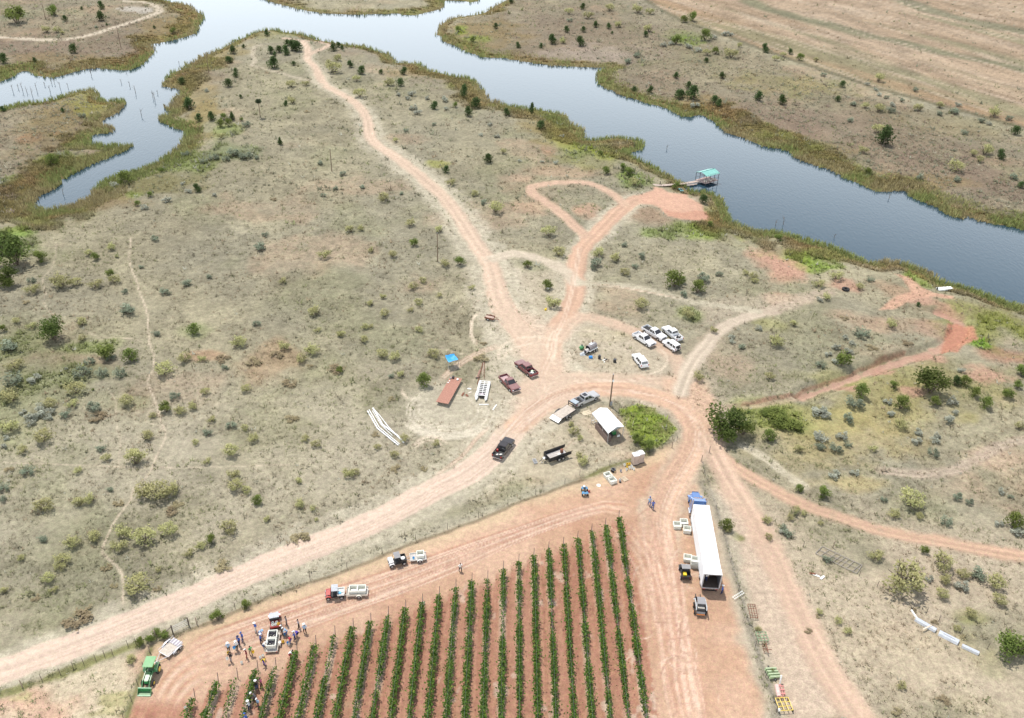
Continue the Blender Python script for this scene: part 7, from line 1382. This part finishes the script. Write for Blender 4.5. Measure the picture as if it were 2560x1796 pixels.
# ------------------------------------------------------------------ dock, boat, tyre
a, b = G('d', 230, 615, 0), Vector((0, 0, 0)); DZ = WATER_Z + .75
def wat(k, x, y, z): q = W(k, x, y, z); return Vector((q[0], q[1], z))
P_ = [wat('d', 240, 612, -.15), wat('d', 530, 640, -.35), wat('d', 870, 610, DZ), wat('d', 1150, 580, DZ), wat('d', 1520, 520, DZ)]
t = thing('boat_dock', 'boat dock with teal gable roof on posts and plank walkway', 'dock', P_[-1]); o0 = P_[-1]; PK = mt('dock_planks', (.42,.34,.29), .9, 0, .25, 4); DPOST = mt('dock_posts', (.05,.045,.045), .8)
acc = 0
for i in range(len(P_) - 1):
    a, b = P_[i], P_[i + 1]; d = b - a; n = max(2, int(d.length / .42)); rz = math.atan2(d.y, d.x)
    for j in range(n):
        c = a.lerp(b, (j + .5) / n) - o0; MB().box((c.x, c.y, c.z), (d.length / n * .92, 1.15, .05), rz).build('plank', PK, t)
    sd = Vector((-d.y, d.x, 0)).normalized() * .5
    for s in (-1, 1): MB().tube([a - o0 + sd * s - Vector((0, 0, .1)), b - o0 + sd * s - Vector((0, 0, .1))], .06).build('stringer', WOODM, t)
    for q in (.1, .9):
        c = a.lerp(b, q) - o0
        for s in (-1, 1): MB().tube([(c.x + sd.x * s, c.y + sd.y * s, c.z + .2), (c.x + sd.x * s, c.y + sd.y * s, -2.5)], .06).build('pile', DPOST, t)
ez = DZ + 2.5
e4 = [wat('d', 1660, 410, ez), wat('d', 1990, 320, ez), None, wat('d', 1400, 310, ez)]; e4[2] = e4[1] + e4[3] - e4[0]; R4 = [q - o0 for q in e4]
def dp(u, v_, z): q = R4[0].lerp(R4[1], u).lerp(R4[3].lerp(R4[2], u), v_); return (q.x, q.y, z - o0.z)
TEALR = mt('teal_roof', (.24,.52,.46), .4, .1, .06, 1)
for j in range(6):
    u0, u1 = j / 6, (j + 1) / 6 - .006
    MB().slab([dp(u0, -.06, ez - .08), dp(u1, -.06, ez - .08), dp(u1, .5, ez + .75), dp(u0, .5, ez + .75)], .04).build('roof_sheet', TEALR, t); MB().slab([dp(u0, .5, ez + .75), dp(u1, .5, ez + .75), dp(u1, 1.06, ez - .08), dp(u0, 1.06, ez - .08)], .04).build('roof_sheet', TEALR, t)
MB().tube([dp(0, .5, ez + .78), dp(1, .5, ez + .78)], .06).build('ridge_cap', mt('dark_teal', (.05,.2,.18), .5), t)
for u in (.02, .34, .66, .98):
    for v_ in (.02, .98): MB().tube([dp(u, v_, WATER_Z - 2), dp(u, v_, ez)], .08).build('post', DPOST, t)
for u in (.02, .98): MB().tube([dp(u, .02, ez), dp(u, .98, ez)], .06).tube([dp(u, .02, ez), dp(u, .5, ez + .7), dp(u, .98, ez)], .05).build('truss', DPOST, t)
for v_ in (.02, .98): MB().tube([dp(.0, v_, ez), dp(1, v_, ez)], .06).tube([dp(.02, v_, DZ + .9), dp(.98, v_, DZ + .9)], .04).build('rail_beam', DPOST, t)
for j in range(12):
    v0, v1 = j / 12, (j + .9) / 12; MB().slab([dp(0, v0, DZ + .05), dp(1, v0, DZ + .05), dp(1, v1, DZ + .05), dp(0, v1, DZ + .05)], .06).build('deck_board', mt('pink_deck', (.45,.33,.30), .9, 0, .15, 3), t)
for q in (.2, .55, .85): MB().box(dp(q, .25, DZ + .35), (.9,.5,.5), .3).build('bench', mt('pale_bench', (.6,.52,.45), .8), t)
for i, q in enumerate([(1250,625),(1330,610)]): c = wat('d', *q, DZ - .3) - o0; MB().box((c.x, c.y, c.z), (2.3,.5,.06), .2).build('step_plank', PK, t)
t = thing('old_post', 'short dark post at the shore end of the dock walkway', 'post', G('d', 165, 605)); MB().cyl((0,0,-.2), (0,0,1.5), .12, .1, 8).build('shaft', DPOST, t); MB().cyl((0,0,1.5), (0,0,1.56), .11, .08, 8).build('cap', DPOST, t)
t = thing('mooring_post', 'stubby dark post halfway along the dock walkway', 'post', G('d', 500, 605)); MB().cyl((0,0,-.2), (0,0,.9), .12, .1, 8).build('shaft', DPOST, t); MB().cyl((0,0,.9), (0,0,.95), .11, .08, 8).build('cap', DPOST, t)
p = G('F', 1765, 330, .3); rz = heading('F', (1735,325), (1805,322)); t = thing('jon_boat', 'white flat bottomed boat pulled up on the red bank', 'boat', p, rz)
MB().hexa([(-1.9,-.55,.12),(1.3,-.5,.12),(1.3,.5,.12),(-1.9,.55,.12)], [(-2.0,-.75,.6),(2.0,-.55,.68),(2.0,.55,.68),(-2.0,.75,.6)]).build('hull', WPLAS, t, bevel=.03); MB().box((-.2,0,.63), (3.2,1.05,.03)).build('interior', mt('pale_green_int', (.5,.56,.55), .7), t)
for q in (-1.2, 0, 1.1): MB().box((q,0,.66), (.3,1.25,.05)).build('thwart', WPLAS, t)
MB().box((-2.12,0,.75), (.25,.3,.5)).box((-2.15,0,.3), (.12,.1,.6)).build('outboard_motor', PLAST, t, bevel=.03)
t = thing('tractor_tyre', 'large black tractor tyre lying on the grass near the lake', 'tyre', G('F', 1105, 335)); MB().ring((0,0,.25), (0,0,1), .62, .26, 24, 10).build('casing', TYRE, t, smooth=True)
for i in range(20): a_ = 2 * math.pi * i / 20; MB().box((.86 * math.cos(a_), .86 * math.sin(a_), .25), (.06,.12,.42), a_ + .3).build('lug', TYRE, t)
# drowned trees
DEAD = mt('dead_wood', (.16,.13,.11), .95)
def dead_tree(label, k, x, y, h, seed, water=True):
    rg = random.Random(seed); p = wat(k, x, y, WATER_Z) if water else G(k, x, y); t = thing('dead_tree', label, 'dead tree', p, rg.uniform(0, 6), 'drowned dead trees')
    tp = (rg.uniform(-.3,.3), rg.uniform(-.3,.3), h); MB().cyl((0,0,-1.0), tp, .11, .04, 6).build('trunk', DEAD, t)
    for i in range(3):
        z_ = rg.uniform(.35,.85); a_ = rg.uniform(0,6.28); L_ = h * rg.uniform(.3,.6); q = (tp[0]*z_, tp[1]*z_, h*z_); MB().cyl(q, (q[0]+L_*.7*math.cos(a_), q[1]+L_*.7*math.sin(a_), q[2]+L_*.7), .05, .015, 5).build('branch', DEAD, t)
    return t
for i, (x, y, h) in enumerate([(85,605,2.2),(120,590,1.6),(150,600,2.8),(215,640,3.4),(245,600,2.6),(180,615,1.8),(335,610,2.2),(345,555,1.8),(360,560,1.4),(400,590,2.2),(455,590,2.0),(300,570,1.3),(610,500,2.2),(905,620,2.6),(865,575,1.6),(810,555,1.2),(1020,650,2.6),(1035,665,3.0),(1050,625,1.4),(945,770,2.4),(420,1300,1.6),(1195,430,1.2)]):
    where(W('A', x, y, WATER_Z), 'drowned grey snag', dead_tree('drowned grey snag in the inlet', 'A', x, y, h, i))
for i, (k, x, y, h, nm) in enumerate([('B',2180,995,1.6,'drowned branches in open water right of the reed spit'),('B',1960,985,1.9,'bare grey snag at the edge of the reed spit'),('C',640,1510,1.6,'left pale snag in the channel below the dock'),('C',690,1500,2.4,'right pale snag in the channel below the dock'),('C',1398,1325,1.4,'lone snag in the channel near the far bank'),('C',1025,1585,1.0,'small stub in the channel beside the near reeds')]): dead_tree(nm, k, x, y, h, 50 + i)
# ------------------------------------------------------------------ scrap and implements on the right
GRW = mt('grey_pipe', (.28,.25,.22), .8)
c4 = [G('I', *q, .15) for q in ((905,500),(1180,635),(1215,580),(950,455))]; b0 = c4[0]; t = thing('corral_panel', 'fallen grey pipe corral panel lying among weeds', 'corral panel', b0); q4 = [q - b0 + Vector((0,0,.15)) for q in c4]
for a, b in ((0,1),(1,2),(3,2),(0,3)): MB().tube([q4[a], q4[b]], .055).build('pipe', GRW, t)
for u in (.12,.3,.42,.52,.62,.74,.9): MB().tube([q4[0].lerp(q4[1], u), q4[3].lerp(q4[2], min(1, u + .06))], .045).build('crossbar', GRW, t)
MB().tube([q4[0].lerp(q4[3], .5), q4[1].lerp(q4[2], .5)], .045).build('mid_pipe', GRW, t)
p = G('I', 910, 650); t = thing('scrap_boards', 'small pile of white and brown boards in the grass', 'boards', p, -.4)
for i, (dx, dy, c_, L_, a_) in enumerate([(0,0,WB,1.1,0),(-.6,.1,RUST,.9,.15),(.9,-.1,WB,1.0,1.1),(.1,.35,WOODM,.9,-.2)]): MB().box((dx, dy, .06 + .03 * i), (L_,.35,.05), a_).build('board', c_, t)
AL = mt('aluminium', (.62,.65,.70), .4, .4, .08)
for i, (a, b, w_, nm) in enumerate([((330,275), (880,600), .75, 'upper white metal culvert section in the dry grass'), ((975,650), (1500,925), 1.0, 'middle grooved metal culvert section in the dry grass'), ((1600,1010), (2060,1225), .6, 'lowest white metal culvert section in the dry grass')]):
    pa, pb = G('c', *a, .4), G('c', *b, .4); d = pb - pa; t = thing('culvert_section', nm, 'culvert', (pa + pb) / 2, math.atan2(d.y, d.x), 'metal culvert sections'); L_ = d.length
    MB().prism([(-w_/2,0),(w_/2,0),(w_*.38,.42),(-w_*.38,.42)], -L_/2, L_/2).build('trough', AL, t, bevel=.02).rotation_euler.z = R(-90)
    MB().box((0,0,.425), (L_*.6,.1,.02)).build('groove', GREYP if i == 1 else AL, t); MB().box((L_/2,0,.2), (.04,w_*.8,.38)).box((-L_/2,0,.2), (.04,w_*.8,.38)).build('end_plate', AL, t)
pa = G('c', 640, 530, .5); o_ = MB().box((0,0,.5), (1.7,.2,.06)).build('plank', mt('pale_stick', None), None); o_.location = pa; o_.rotation_euler.z = heading('c', (540,575), (740,480)); tag(o_, 'pale plank lying across the upper culvert section', 'plank')
pa = G('c', 270, 190); o_ = MB().box((0,0,.12), (1.6,.25,.2)).build('plank', PW, None); o_.location = pa; o_.rotation_euler.z = heading('c', (240,140), (310,250)); tag(o_, 'short white beam leading up to the culvert sections', 'beam')
p = G('c', 2290, 640); 
def frame_impl(label, k, x, y, Lx, Ly, nx, ny, m_, rz, wheels_=0, name='implement_frame', z=.35, r=.04):
    t = thing(name, label, 'farm implement', G(k, x, y), rz, 'old farm implements')
    for i in range(nx): xx = -Lx/2 + Lx * i / (nx - 1); MB().tube([(xx, -Ly/2, z), (xx, Ly/2, z)], r).build('bar', m_, t)
    for j in range(ny): yy = -Ly/2 + Ly * j / (ny - 1); MB().tube([(-Lx/2, yy, z + .02), (Lx/2, yy, z + .02)], r).build('rail', m_, t)
    for sx in (-1, 1):
        for sy in (-1, 1):
            if wheels_: wheel(t, sx * Lx * .42, sy * (Ly / 2 + .05), .28, .16)
            else: MB().tube([(sx * Lx * .45, sy * Ly * .45, 0), (sx * Lx * .45, sy * Ly * .45, z)], r).build('leg', m_, t)
    return t
rzF = rzT
frame_impl('rusty slatted frame leaning beside the right fence', 'j', 195, 345, 2.5, 1.1, 4, 4, RUST, rzF, z=.4); t = frame_impl('green cage framed implement beside the right fence', 'j', 305, 660, 1.5, 1.5, 4, 4, paint_mat('dusty_green', (.10,.25,.10), .6), rzF + .1, z=.6)
t = thing('rusty_plough', 'rusty plough with curved shanks below the green frame', 'plough', G('j', 365, 805), rzF, 'old farm implements'); MB().tube([(-.8,0,.6),(.9,0,.6)], .06).tube([(-.2,-.6,.6),(-.2,.6,.6)], .05).build('beam', RUST, t)
for q in (-.6,-.2,.2,.6): MB().tube([(q,.1*q,.6),(q+.25,.3,.5),(q+.3,.4,.2),(q+.1,.45,.02)], .04).build('shank', RUST, t)
t = thing('green_planter', 'pale green planter with slanted hoods by the right fence', 'planter', G('j', 435, 1085), rzF + .3, 'old farm implements'); PG = paint_mat('pale_green_paint', (.33,.45,.24), .5)
for q in (-.7, -.25, .2, .65): MB().hexa([(q-.16,-1.0,.2),(q+.16,-1.0,.2),(q+.16,.9,.3),(q-.16,.9,.3)], [(q-.12,-.9,.35),(q+.12,-.9,.35),(q+.14,.8,.75),(q-.14,.8,.75)]).build('hood', PG, t, bevel=.03)
MB().box((-.05,.1,.25), (1.9,.12,.12)).build('toolbar', GREENP, t)
for s in (-1, 1): wheel(t, s * 1.0, .1, .25, .14)
t = thing('white_pipe', 'short white pipe standing by the red roller', 'pipe', G('j', 522, 1210)); MB().cyl((0,0,0), (.1,.5,1.3), .11, .11, 10).build('pipe', WPLAS, t); MB().ring((.1,.5,1.3), (.1,.5,1.3), .11, .025, 12, 5).build('collar', WPLAS, t)
t = thing('red_roller', 'faded red roller implement above the yellow frame', 'roller', G('j', 520, 1310), rzF, 'old farm implements'); FR_ = mt('faded_red', (.55,.22,.20), .7)
MB().cyl((-.9,.25,.4), (.9,.25,.4), .33, .33, 14).build('drum', mt('pink_drum', (.62,.42,.38), .7), t, smooth=True); MB().box((0,-.2,.65), (1.9,.1,.1)).box((0,-.5,.55), (1.4,.1,.1)).build('frame', FR_, t)
for q in (-.6, 0, .6): MB().box((q,-.25,.75), (.12,.6,.1)).build('bracket', FR_, t)
for s in (-1, 1): MB().box((s*.95,.05,.5), (.08,.7,.12)).build('arm', FR_, t)
t = frame_impl('yellow grid framed cart at the bottom right of the fence', 'j', 565, 1470, 1.9, 1.8, 4, 4, YELLOW, rzF + .15, 1, z=.55, r=.055); MB().tube([(.95,0,.55),(1.9,0,.4)], .05).build('drawbar', YELLOW, t); MB().box((-.9,1.0,.65), (.3,.2,.3)).build('seat_box', WPLAS, t)
# ------------------------------------------------------------------ people
SKIN = mt('skin', (.36,.20,.13), .6); HAIR = mt('dark_hair', (.015,.011,.009), .7); SHOE = mt('shoe_leather', (.05,.035,.025), .7)
def body_mesh(pose, seed=0):
    """one continuous skinned body from a posed skeleton; returns body, shirt, trousers, shoes meshes and head position"""
    lean, hunch, armL, armR, stride, bend = pose['lean'], pose.get('hunch', 0), pose['L'], pose['R'], pose['stride'], pose.get('bend', 0)
    hip_z = .92 - bend * .25; V = []; Rr = []; E = []; reg = []
    def add(p, r, g, par=None):
        V.append(Vector(p)); Rr.append(r); reg.append(g)
        if par is not None: E.append((par, len(V) - 1))
        return len(V) - 1
    up = Vector((math.sin(lean), 0, math.cos(lean))); pel = Vector((-.25 * math.sin(lean) - .1 * bend, 0, hip_z))
    i_p = add(pel, (.155, .125), 1); i_w = add(pel + up * .17, (.14, .105), 0, i_p); i_c = add(pel + up * .36, (.165, .115), 0, i_w); i_s = add(pel + up * .50, (.12, .085), 0, i_c)
    up2 = Vector((math.sin(lean * .6 + hunch), 0, math.cos(lean * .6 + hunch)))
    i_n = add(pel + up * .50 + up2 * .09, (.055, .058), 2, i_s); i_h1 = add(pel + up * .5 + up2 * .17 + Vector((.015, 0, 0)), (.075, .085), 2, i_n); i_h2 = add(pel + up * .5 + up2 * .27 + Vector((.02, 0, 0)), (.08, .098), 2, i_h1); i_h3 = add(pel + up * .5 + up2 * .33 + Vector((.012, 0, 0)), (.055, .065), 2, i_h2)
    sh = pel + up * .46
    hands = []
    for s, arm in ((1, armL), (-1, armR)):
        a0 = add(sh + Vector((0, s * .19, .01)), (.062, .062), 0, i_s if s == 1 else i_s); el = sh + Vector((arm[0] * .5, s * .19 + s * arm[1] * .5, arm[2] * .5)); el += Vector((-.04, s * .05, 0)); wr_ = sh + Vector((arm[0], s * (.19 + arm[1]), arm[2]))
        m1 = add((sh + Vector((0, s * .19, .01))).lerp(el, .5), (.052, .052), 0, a0); a1 = add(el, (.045, .045), 0 if pose.get('long', 1) else 2, m1); a2 = add(el.lerp(wr_, .9), (.033, .033), 2, a1); dr = (wr_ - el).normalized(); a3 = add(wr_ + dr * .045, (.036, .022), 2, a2); hands.append((wr_ + dr * .06, dr, s))
    for s in (1, -1):
        fx = stride * s * .22; kn = Vector((pel.x * .4 + fx * .6 + .06 * abs(stride) + bend * .22, s * .105, hip_z * .53)); an = Vector((fx, s * .115, .09)); hp = pel + Vector((0, s * .095, -.05))
        b0 = add(hp, (.098, .098), 1, i_p); b1 = add(hp.lerp(kn, .5), (.085, .085), 1, b0); b2 = add(kn, (.062, .062), 1, b1); b3 = add(kn.lerp(an, .4), (.06, .06), 1, b2); b4 = add(an, (.042, .042), 1, b3); b5 = add(an + Vector((.07, 0, -.045)), (.042, .036), 3, b4); add(an + Vector((.16, s * .02, -.055)), (.038, .028), 3, b5)
    me = bpy.data.meshes.new('skel'); me.from_pydata([tuple(v) for v in V], E, []); o = bpy.data.objects.new('skel', me); COL.objects.link(o)
    md = o.modifiers.new('skin', 'SKIN'); md.use_smooth_shade = True; md.branch_smoothing = .6; sd = o.modifiers.new('sub', 'SUBSURF'); sd.levels = 1; sd.render_levels = 1
    for i, sv in enumerate(me.skin_vertices[0].data): sv.radius = Rr[i]; sv.use_root = (i == 0)
    dg = bpy.context.evaluated_depsgraph_get(); dg.update(); ev = bpy.data.meshes.new_from_object(o.evaluated_get(dg)); bpy.data.objects.remove(o)
    # region of every face from the nearest bone
    segA = np.array([V[a] for a, b in E]); segB = np.array([V[b] for a, b in E]); rg = np.array([reg[b] for a, b in E])
    co = np.array([v.co for v in ev.vertices]); ab = segB - segA
    tt = np.clip(((co[:, None] - segA[None]) * ab[None]).sum(-1) / ((ab ** 2).sum(-1)[None] + 1e-9), 0, 1); dd = np.linalg.norm(co[:, None] - segA[None] - tt[..., None] * ab[None], axis=-1); vr = rg[dd.argmin(1)]
    nr = np.array([v.normal for v in ev.vertices]); faces = [tuple(p.vertices) for p in ev.polygons]
    def shell(k, off):
        fs = [f for f in faces if sum(vr[i] == k for i in f) >= len(f) / 2]; us = sorted({i for f in fs for i in f}); mp = {v: i for i, v in enumerate(us)}
        m = bpy.data.meshes.new('cloth'); m.from_pydata([tuple(co[i] + nr[i] * off) for i in us], [], [tuple(mp[i] for i in f) for f in fs]); m.polygons.foreach_set('use_smooth', np.ones(len(fs), bool)); return m
    # fingers, thumb and face joined into the body mesh
    ex = MB()
    for p, dr, s in hands:
        side = dr.cross(Vector((0, s, .3))).normalized(); pn = dr.cross(side).normalized()
        for j, (o_, L_) in enumerate(((-.027, .072), (-.009, .082), (.009, .078), (.027, .062))):
            q0 = p + side * o_ + dr * .01; q1 = q0 + dr * L_ * .5 + pn * .01; q2 = q1 + dr * L_ * .4 + pn * .03; ex.cyl(q0, q1, .009, .008, 5).cyl(q1, q2, .008, .006, 5)
        q0 = p + side * -.035 - dr * .03; q1 = q0 - side * .03 + dr * .03; ex.cyl(q0, q1, .011, .009, 5).cyl(q1, q1 + dr * .03, .009, .007, 5)
    hd = pel + up * .5 + up2 * .26 + Vector((.02, 0, 0)); fw = Vector((up2.z, 0, -up2.x))
    ex.cyl(hd + fw * .085 + up2 * .01, hd + fw * .115 - up2 * .02, .01, .016, 6); ex.ball(tuple(hd + fw * .092 - up2 * .05), (.012, .025, .006), 6, 4)
    for s in (1, -1): ex.ball(tuple(hd + fw * .082 + up2 * .015 + Vector((0, s * .033, 0))), .011, 6, 4); ex.ball(tuple(hd + Vector((0, s * .085, -.01))), (.018, .012, .03), 6, 4)
    V2 = [tuple(c) for c in co] + ex.v; F2 = faces + [tuple(i + len(co) for i in f) for f in ex.f]; bm_ = bpy.data.meshes.new('person_body'); bm_.from_pydata(V2, [], F2); bm_.polygons.foreach_set('use_smooth', np.ones(len(F2), bool))
    return dict(body=bm_, shirt=shell(0, .014), trousers=shell(1, .013), shoes=shell(3, .01), head=hd, up=up2, hand=[h[0] for h in hands])
POSES = {'stand': dict(lean=.03, L=(.05,.06,-.50), R=(.05,.06,-.50), stride=.15), 'walk': dict(lean=.08, L=(.18,.05,-.46), R=(-.14,.06,-.47), stride=.9), 'carry': dict(lean=.12, L=(.36,-.04,-.26), R=(.36,-.04,-.26), stride=.4), 'bend': dict(lean=.85, hunch=.2, L=(.30,.0,-.42), R=(.34,.02,-.40), stride=.4, bend=.35), 'hold': dict(lean=.05, L=(.08,.08,-.5), R=(.30,.0,-.22), stride=.25)}
PM = {k: body_mesh(v) for k, v in POSES.items()}
for d_ in PM.values():
    for k_, m_ in (('body', SKIN), ('shirt', SKIN), ('trousers', SKIN), ('shoes', SHOE)): d_[k_].materials.append(m_)
def hat_mesh(kind):
    m = MB(); n = 16
    if kind == 'brim': m.cyl((0,0,.0), (0,0,.012), .185, .18, n).cyl((0,0,.012), (0,0,.105), .10, .085, n).ball((0,0,.1), (.085,.085,.03), 12, 6)
    else: m.ball((0,0,.02), (.108,.1,.1), 12, 7).hexa([(.05,-.07,.01),(.2,-.05,-.005),(.2,.05,-.005),(.05,.07,.01)], [(.05,-.07,.03),(.2,-.05,.012),(.2,.05,.012),(.05,.07,.03)])
    me = m.mesh(kind, smooth=True); me.materials.append(SKIN); return me
HATM = {'brim': hat_mesh('brim'), 'cap': hat_mesh('cap'), 'hair': MB().ball((-.02,0,-.01), (.105,.098,.105), 12, 8).mesh('hair', smooth=True)}; HATM['hair'].materials.append(SKIN)
CL = {n: mt('cloth_' + n, c, .9, 0, .12, 6) for n, c in dict(white=(.72,.72,.70), blue=(.05,.12,.42), lightblue=(.32,.47,.62), navy=(.02,.03,.09), black=(.012,.012,.014), grey=(.13,.12,.13), maroon=(.20,.02,.035), green=(.05,.36,.11), red=(.45,.03,.05), pink=(.5,.10,.2), yellow=(.72,.52,.04), purple=(.10,.07,.45), denim=(.06,.11,.27), khaki=(.30,.24,.16), plaid=(.36,.32,.32), tan=(.5,.38,.26)).items()}
def person(label, k, fx, fy, pose, shirt, trousers, hat, hatc, face_deg, h=1.84, p=None):
    p = p if p is not None else G(k, fx, fy); e = thing('person', label, 'person', p, R(face_deg), 'grape pickers and helpers'); e.scale = (h / 1.72,) * 3; d = PM[pose]
    e.location.z = p.z - .0
    def part(nm, me, mat):
        o = ob(nm, me, None, e)
        if mat: o.material_slots[0].link = 'OBJECT'; o.material_slots[0].material = mat
        return o
    part('body', d['body'], SKIN); part('shirt', d['shirt'], CL[shirt]); part('trousers', d['trousers'], CL[trousers]); part('shoes', d['shoes'], SHOE)
    hr = part('hair', HATM['hair'], HAIR); hr.location = d['head'] + d['up'] * .02 - Vector((.01, 0, 0)); hr.rotation_euler.y = math.atan2(d['up'].x, d['up'].z); hr.scale = (.98,) * 3
    if hat: q = part('hat', HATM[hat], CL[hatc]); q.location = d['head'] + d['up'] * .075; q.rotation_euler.y = math.atan2(d['up'].x, d['up'].z)
    return e
def hand_bucket(label, mat, e, pose, which=0):
    d = PM[pose]; hh = d['hand'][which] * e.scale[0]; bucket(label, mat, e.location + Matrix.Rotation(e.rotation_euler.z, 3, 'Z') @ Vector((hh.x, hh.y, 0)) + Vector((0, 0, max(.02, hh.z - .46))), 0, .19, .37)
for a in [('person in dark grey clothes right of the loaded utility vehicle','p',1405,470,'hold','grey','grey',None,None,200),
          ('person in plaid shirt with arms forward at the right of the group','p',1680,540,'carry','plaid','black',None,None,200), ('person in light blue top and white hat, rightmost of the group','p',1815,650,'walk','lightblue','black','brim','white',120),
          ('person in black top and white hat at the trailer corner','p',1310,680,'stand','black','black','cap','white',200), ('person in pale blue with white hat bending beside the bin trailer','p',1390,700,'bend','lightblue','denim','brim','white',180),
          ('person in purple blue shirt and white hat reaching across','p',1635,740,'bend','purple','navy','brim','white',230), ('person in blue shirt and dark trousers right of the bin trailer','p',1590,815,'carry','blue','navy','cap','white',190),
          ('person in crimson top beside blue and white buckets','p',1480,880,'bend','red','denim',None,None,240), ('person in blue shirt with one leg out left of the utility vehicle','p',715,615,'walk','blue','white','brim','white',250),
          ('person in pale blue hat leaning left of the bin trailer','p',830,720,'bend','lightblue','blue','brim','lightblue',330), ('person in bright blue shirt and white hat at the trailer side','p',830,870,'carry','blue','navy','brim','white',20),
          ('person in white shirt leaning on the near bin','p',920,1000,'bend','white','denim','brim','white',350), ('person in blue cap and blue shirt walking at the left','p',420,830,'walk','blue','denim','cap','blue',240),
          ('person with dark hat and blue shirt beside the white shirted picker','p',345,920,'stand','blue','navy','brim','navy',250), ('person in white shirt and dark trousers holding a blue bucket','p',295,1030,'hold','white','black','brim','white',270),
          ('person in pale blue shirt behind the yellow bucket, far left','p',115,1065,'stand','lightblue','black','brim','white',280), ('person in black shirt carrying a white bucket, far left','p',160,1285,'hold','black','plaid',None,None,250),
          ('person in maroon shirt standing apart from the others','p',515,1210,'hold','maroon','maroon','cap','white',220), ('person in green shirt holding a yellow bucket','p',605,1140,'carry','green','khaki',None,None,320),
          ('person in yellow top crouching between vine rows by white buckets','p',905,1365,'bend','yellow','purple',None,None,270), ('person in white and red shirt at the vine row end','p',1500,1200,'bend','white','red',None,None,10),
          ('person in pink shirt and black trousers between two vine rows','v',1890,680,'walk','pink','black',None,None,230), ('person in black shirt and blue jeans picking beside a vine row','v',1790,740,'hold','black','denim','brim','white',160),
          ('person with white hat and dark clothes bending at a vine row','v',1740,990,'bend','grey','black','brim','white',170), ('person in grey blue shirt beside a tan bucket between vine rows','v',1820,1130,'walk','lightblue','grey','cap','white',250),
          ('person in white shirt and white hat picking at a vine row','v',1630,1190,'carry','white','navy','brim','white',170), ('person in blue at the bottom edge between vine rows','v',1570,1470,'carry','blue','denim','cap','blue',170),
          ('lone person in white shirt walking on the vineyard headland','H',803,622,'walk','white','black',None,None,300), ('left one of two people in blue walking near the ring road','H',2063,182,'walk','lightblue','denim','cap','blue',100), ('right one of two people in blue walking near the ring road','H',2085,206,'walk','blue','denim',None,None,100),
          ('worker in blue and white hat standing behind the open trailer','l',642,1278,'hold','blue','navy','brim','white',150)]:
    e = person(*a)
    if 'holding a blue bucket' in a[0]: hand_bucket('light blue bucket held by the white shirted picker', BLB, e, 'hold', 1)
    if 'yellow bucket' in a[0] and 'green' in a[0]: hand_bucket('yellow bucket held by the green shirted picker', YB, e, 'carry', 0)
    if 'carrying a white bucket' in a[0]: hand_bucket('white bucket carried by the picker in black at far left', WB, e, 'hold', 1)
pw = onT(-LT/2 + 1.3, .55, 1.24); person('worker in white hat standing inside the open box trailer', 'l', 0, 0, 'stand', 'white', 'navy', 'brim', 'white', math.degrees(rzT) + 150, p=pw)
for x, y, k, m_, nm in [(100,1120,'p',YB,'yellow bucket on the ground at the far left'), (1325,870,'p',YB,'yellow bucket right of the bin trailer wheel'), (1430,895,'p',BLB,'light blue bucket at the crimson picker feet'), (1455,930,'p',WB,'white bucket beside the light blue bucket'), (1360,700,'p',BLB,'light blue bucket behind the bin trailer'), (400,1340,'p',WB,'white bucket alone at the head of a vine row'), (815,1225,'p',WB,'left one of two white buckets near the vine rows'), (875,1185,'p',WB,'right one of two white buckets near the vine rows'), (915,1275,'p',YB,'yellow bucket below the pair of white buckets'), (215,1170,'v',WB,'white bucket beside the leftmost vine row'), (1755,1105,'v',mt('tan_plastic2',None),'tan bucket beside the grey blue shirted picker'), (560,840+0,'H',WB,'small white bucket under a vine row in the middle')]: bucket(nm, m_, G(k, x, y))
settle_labels()
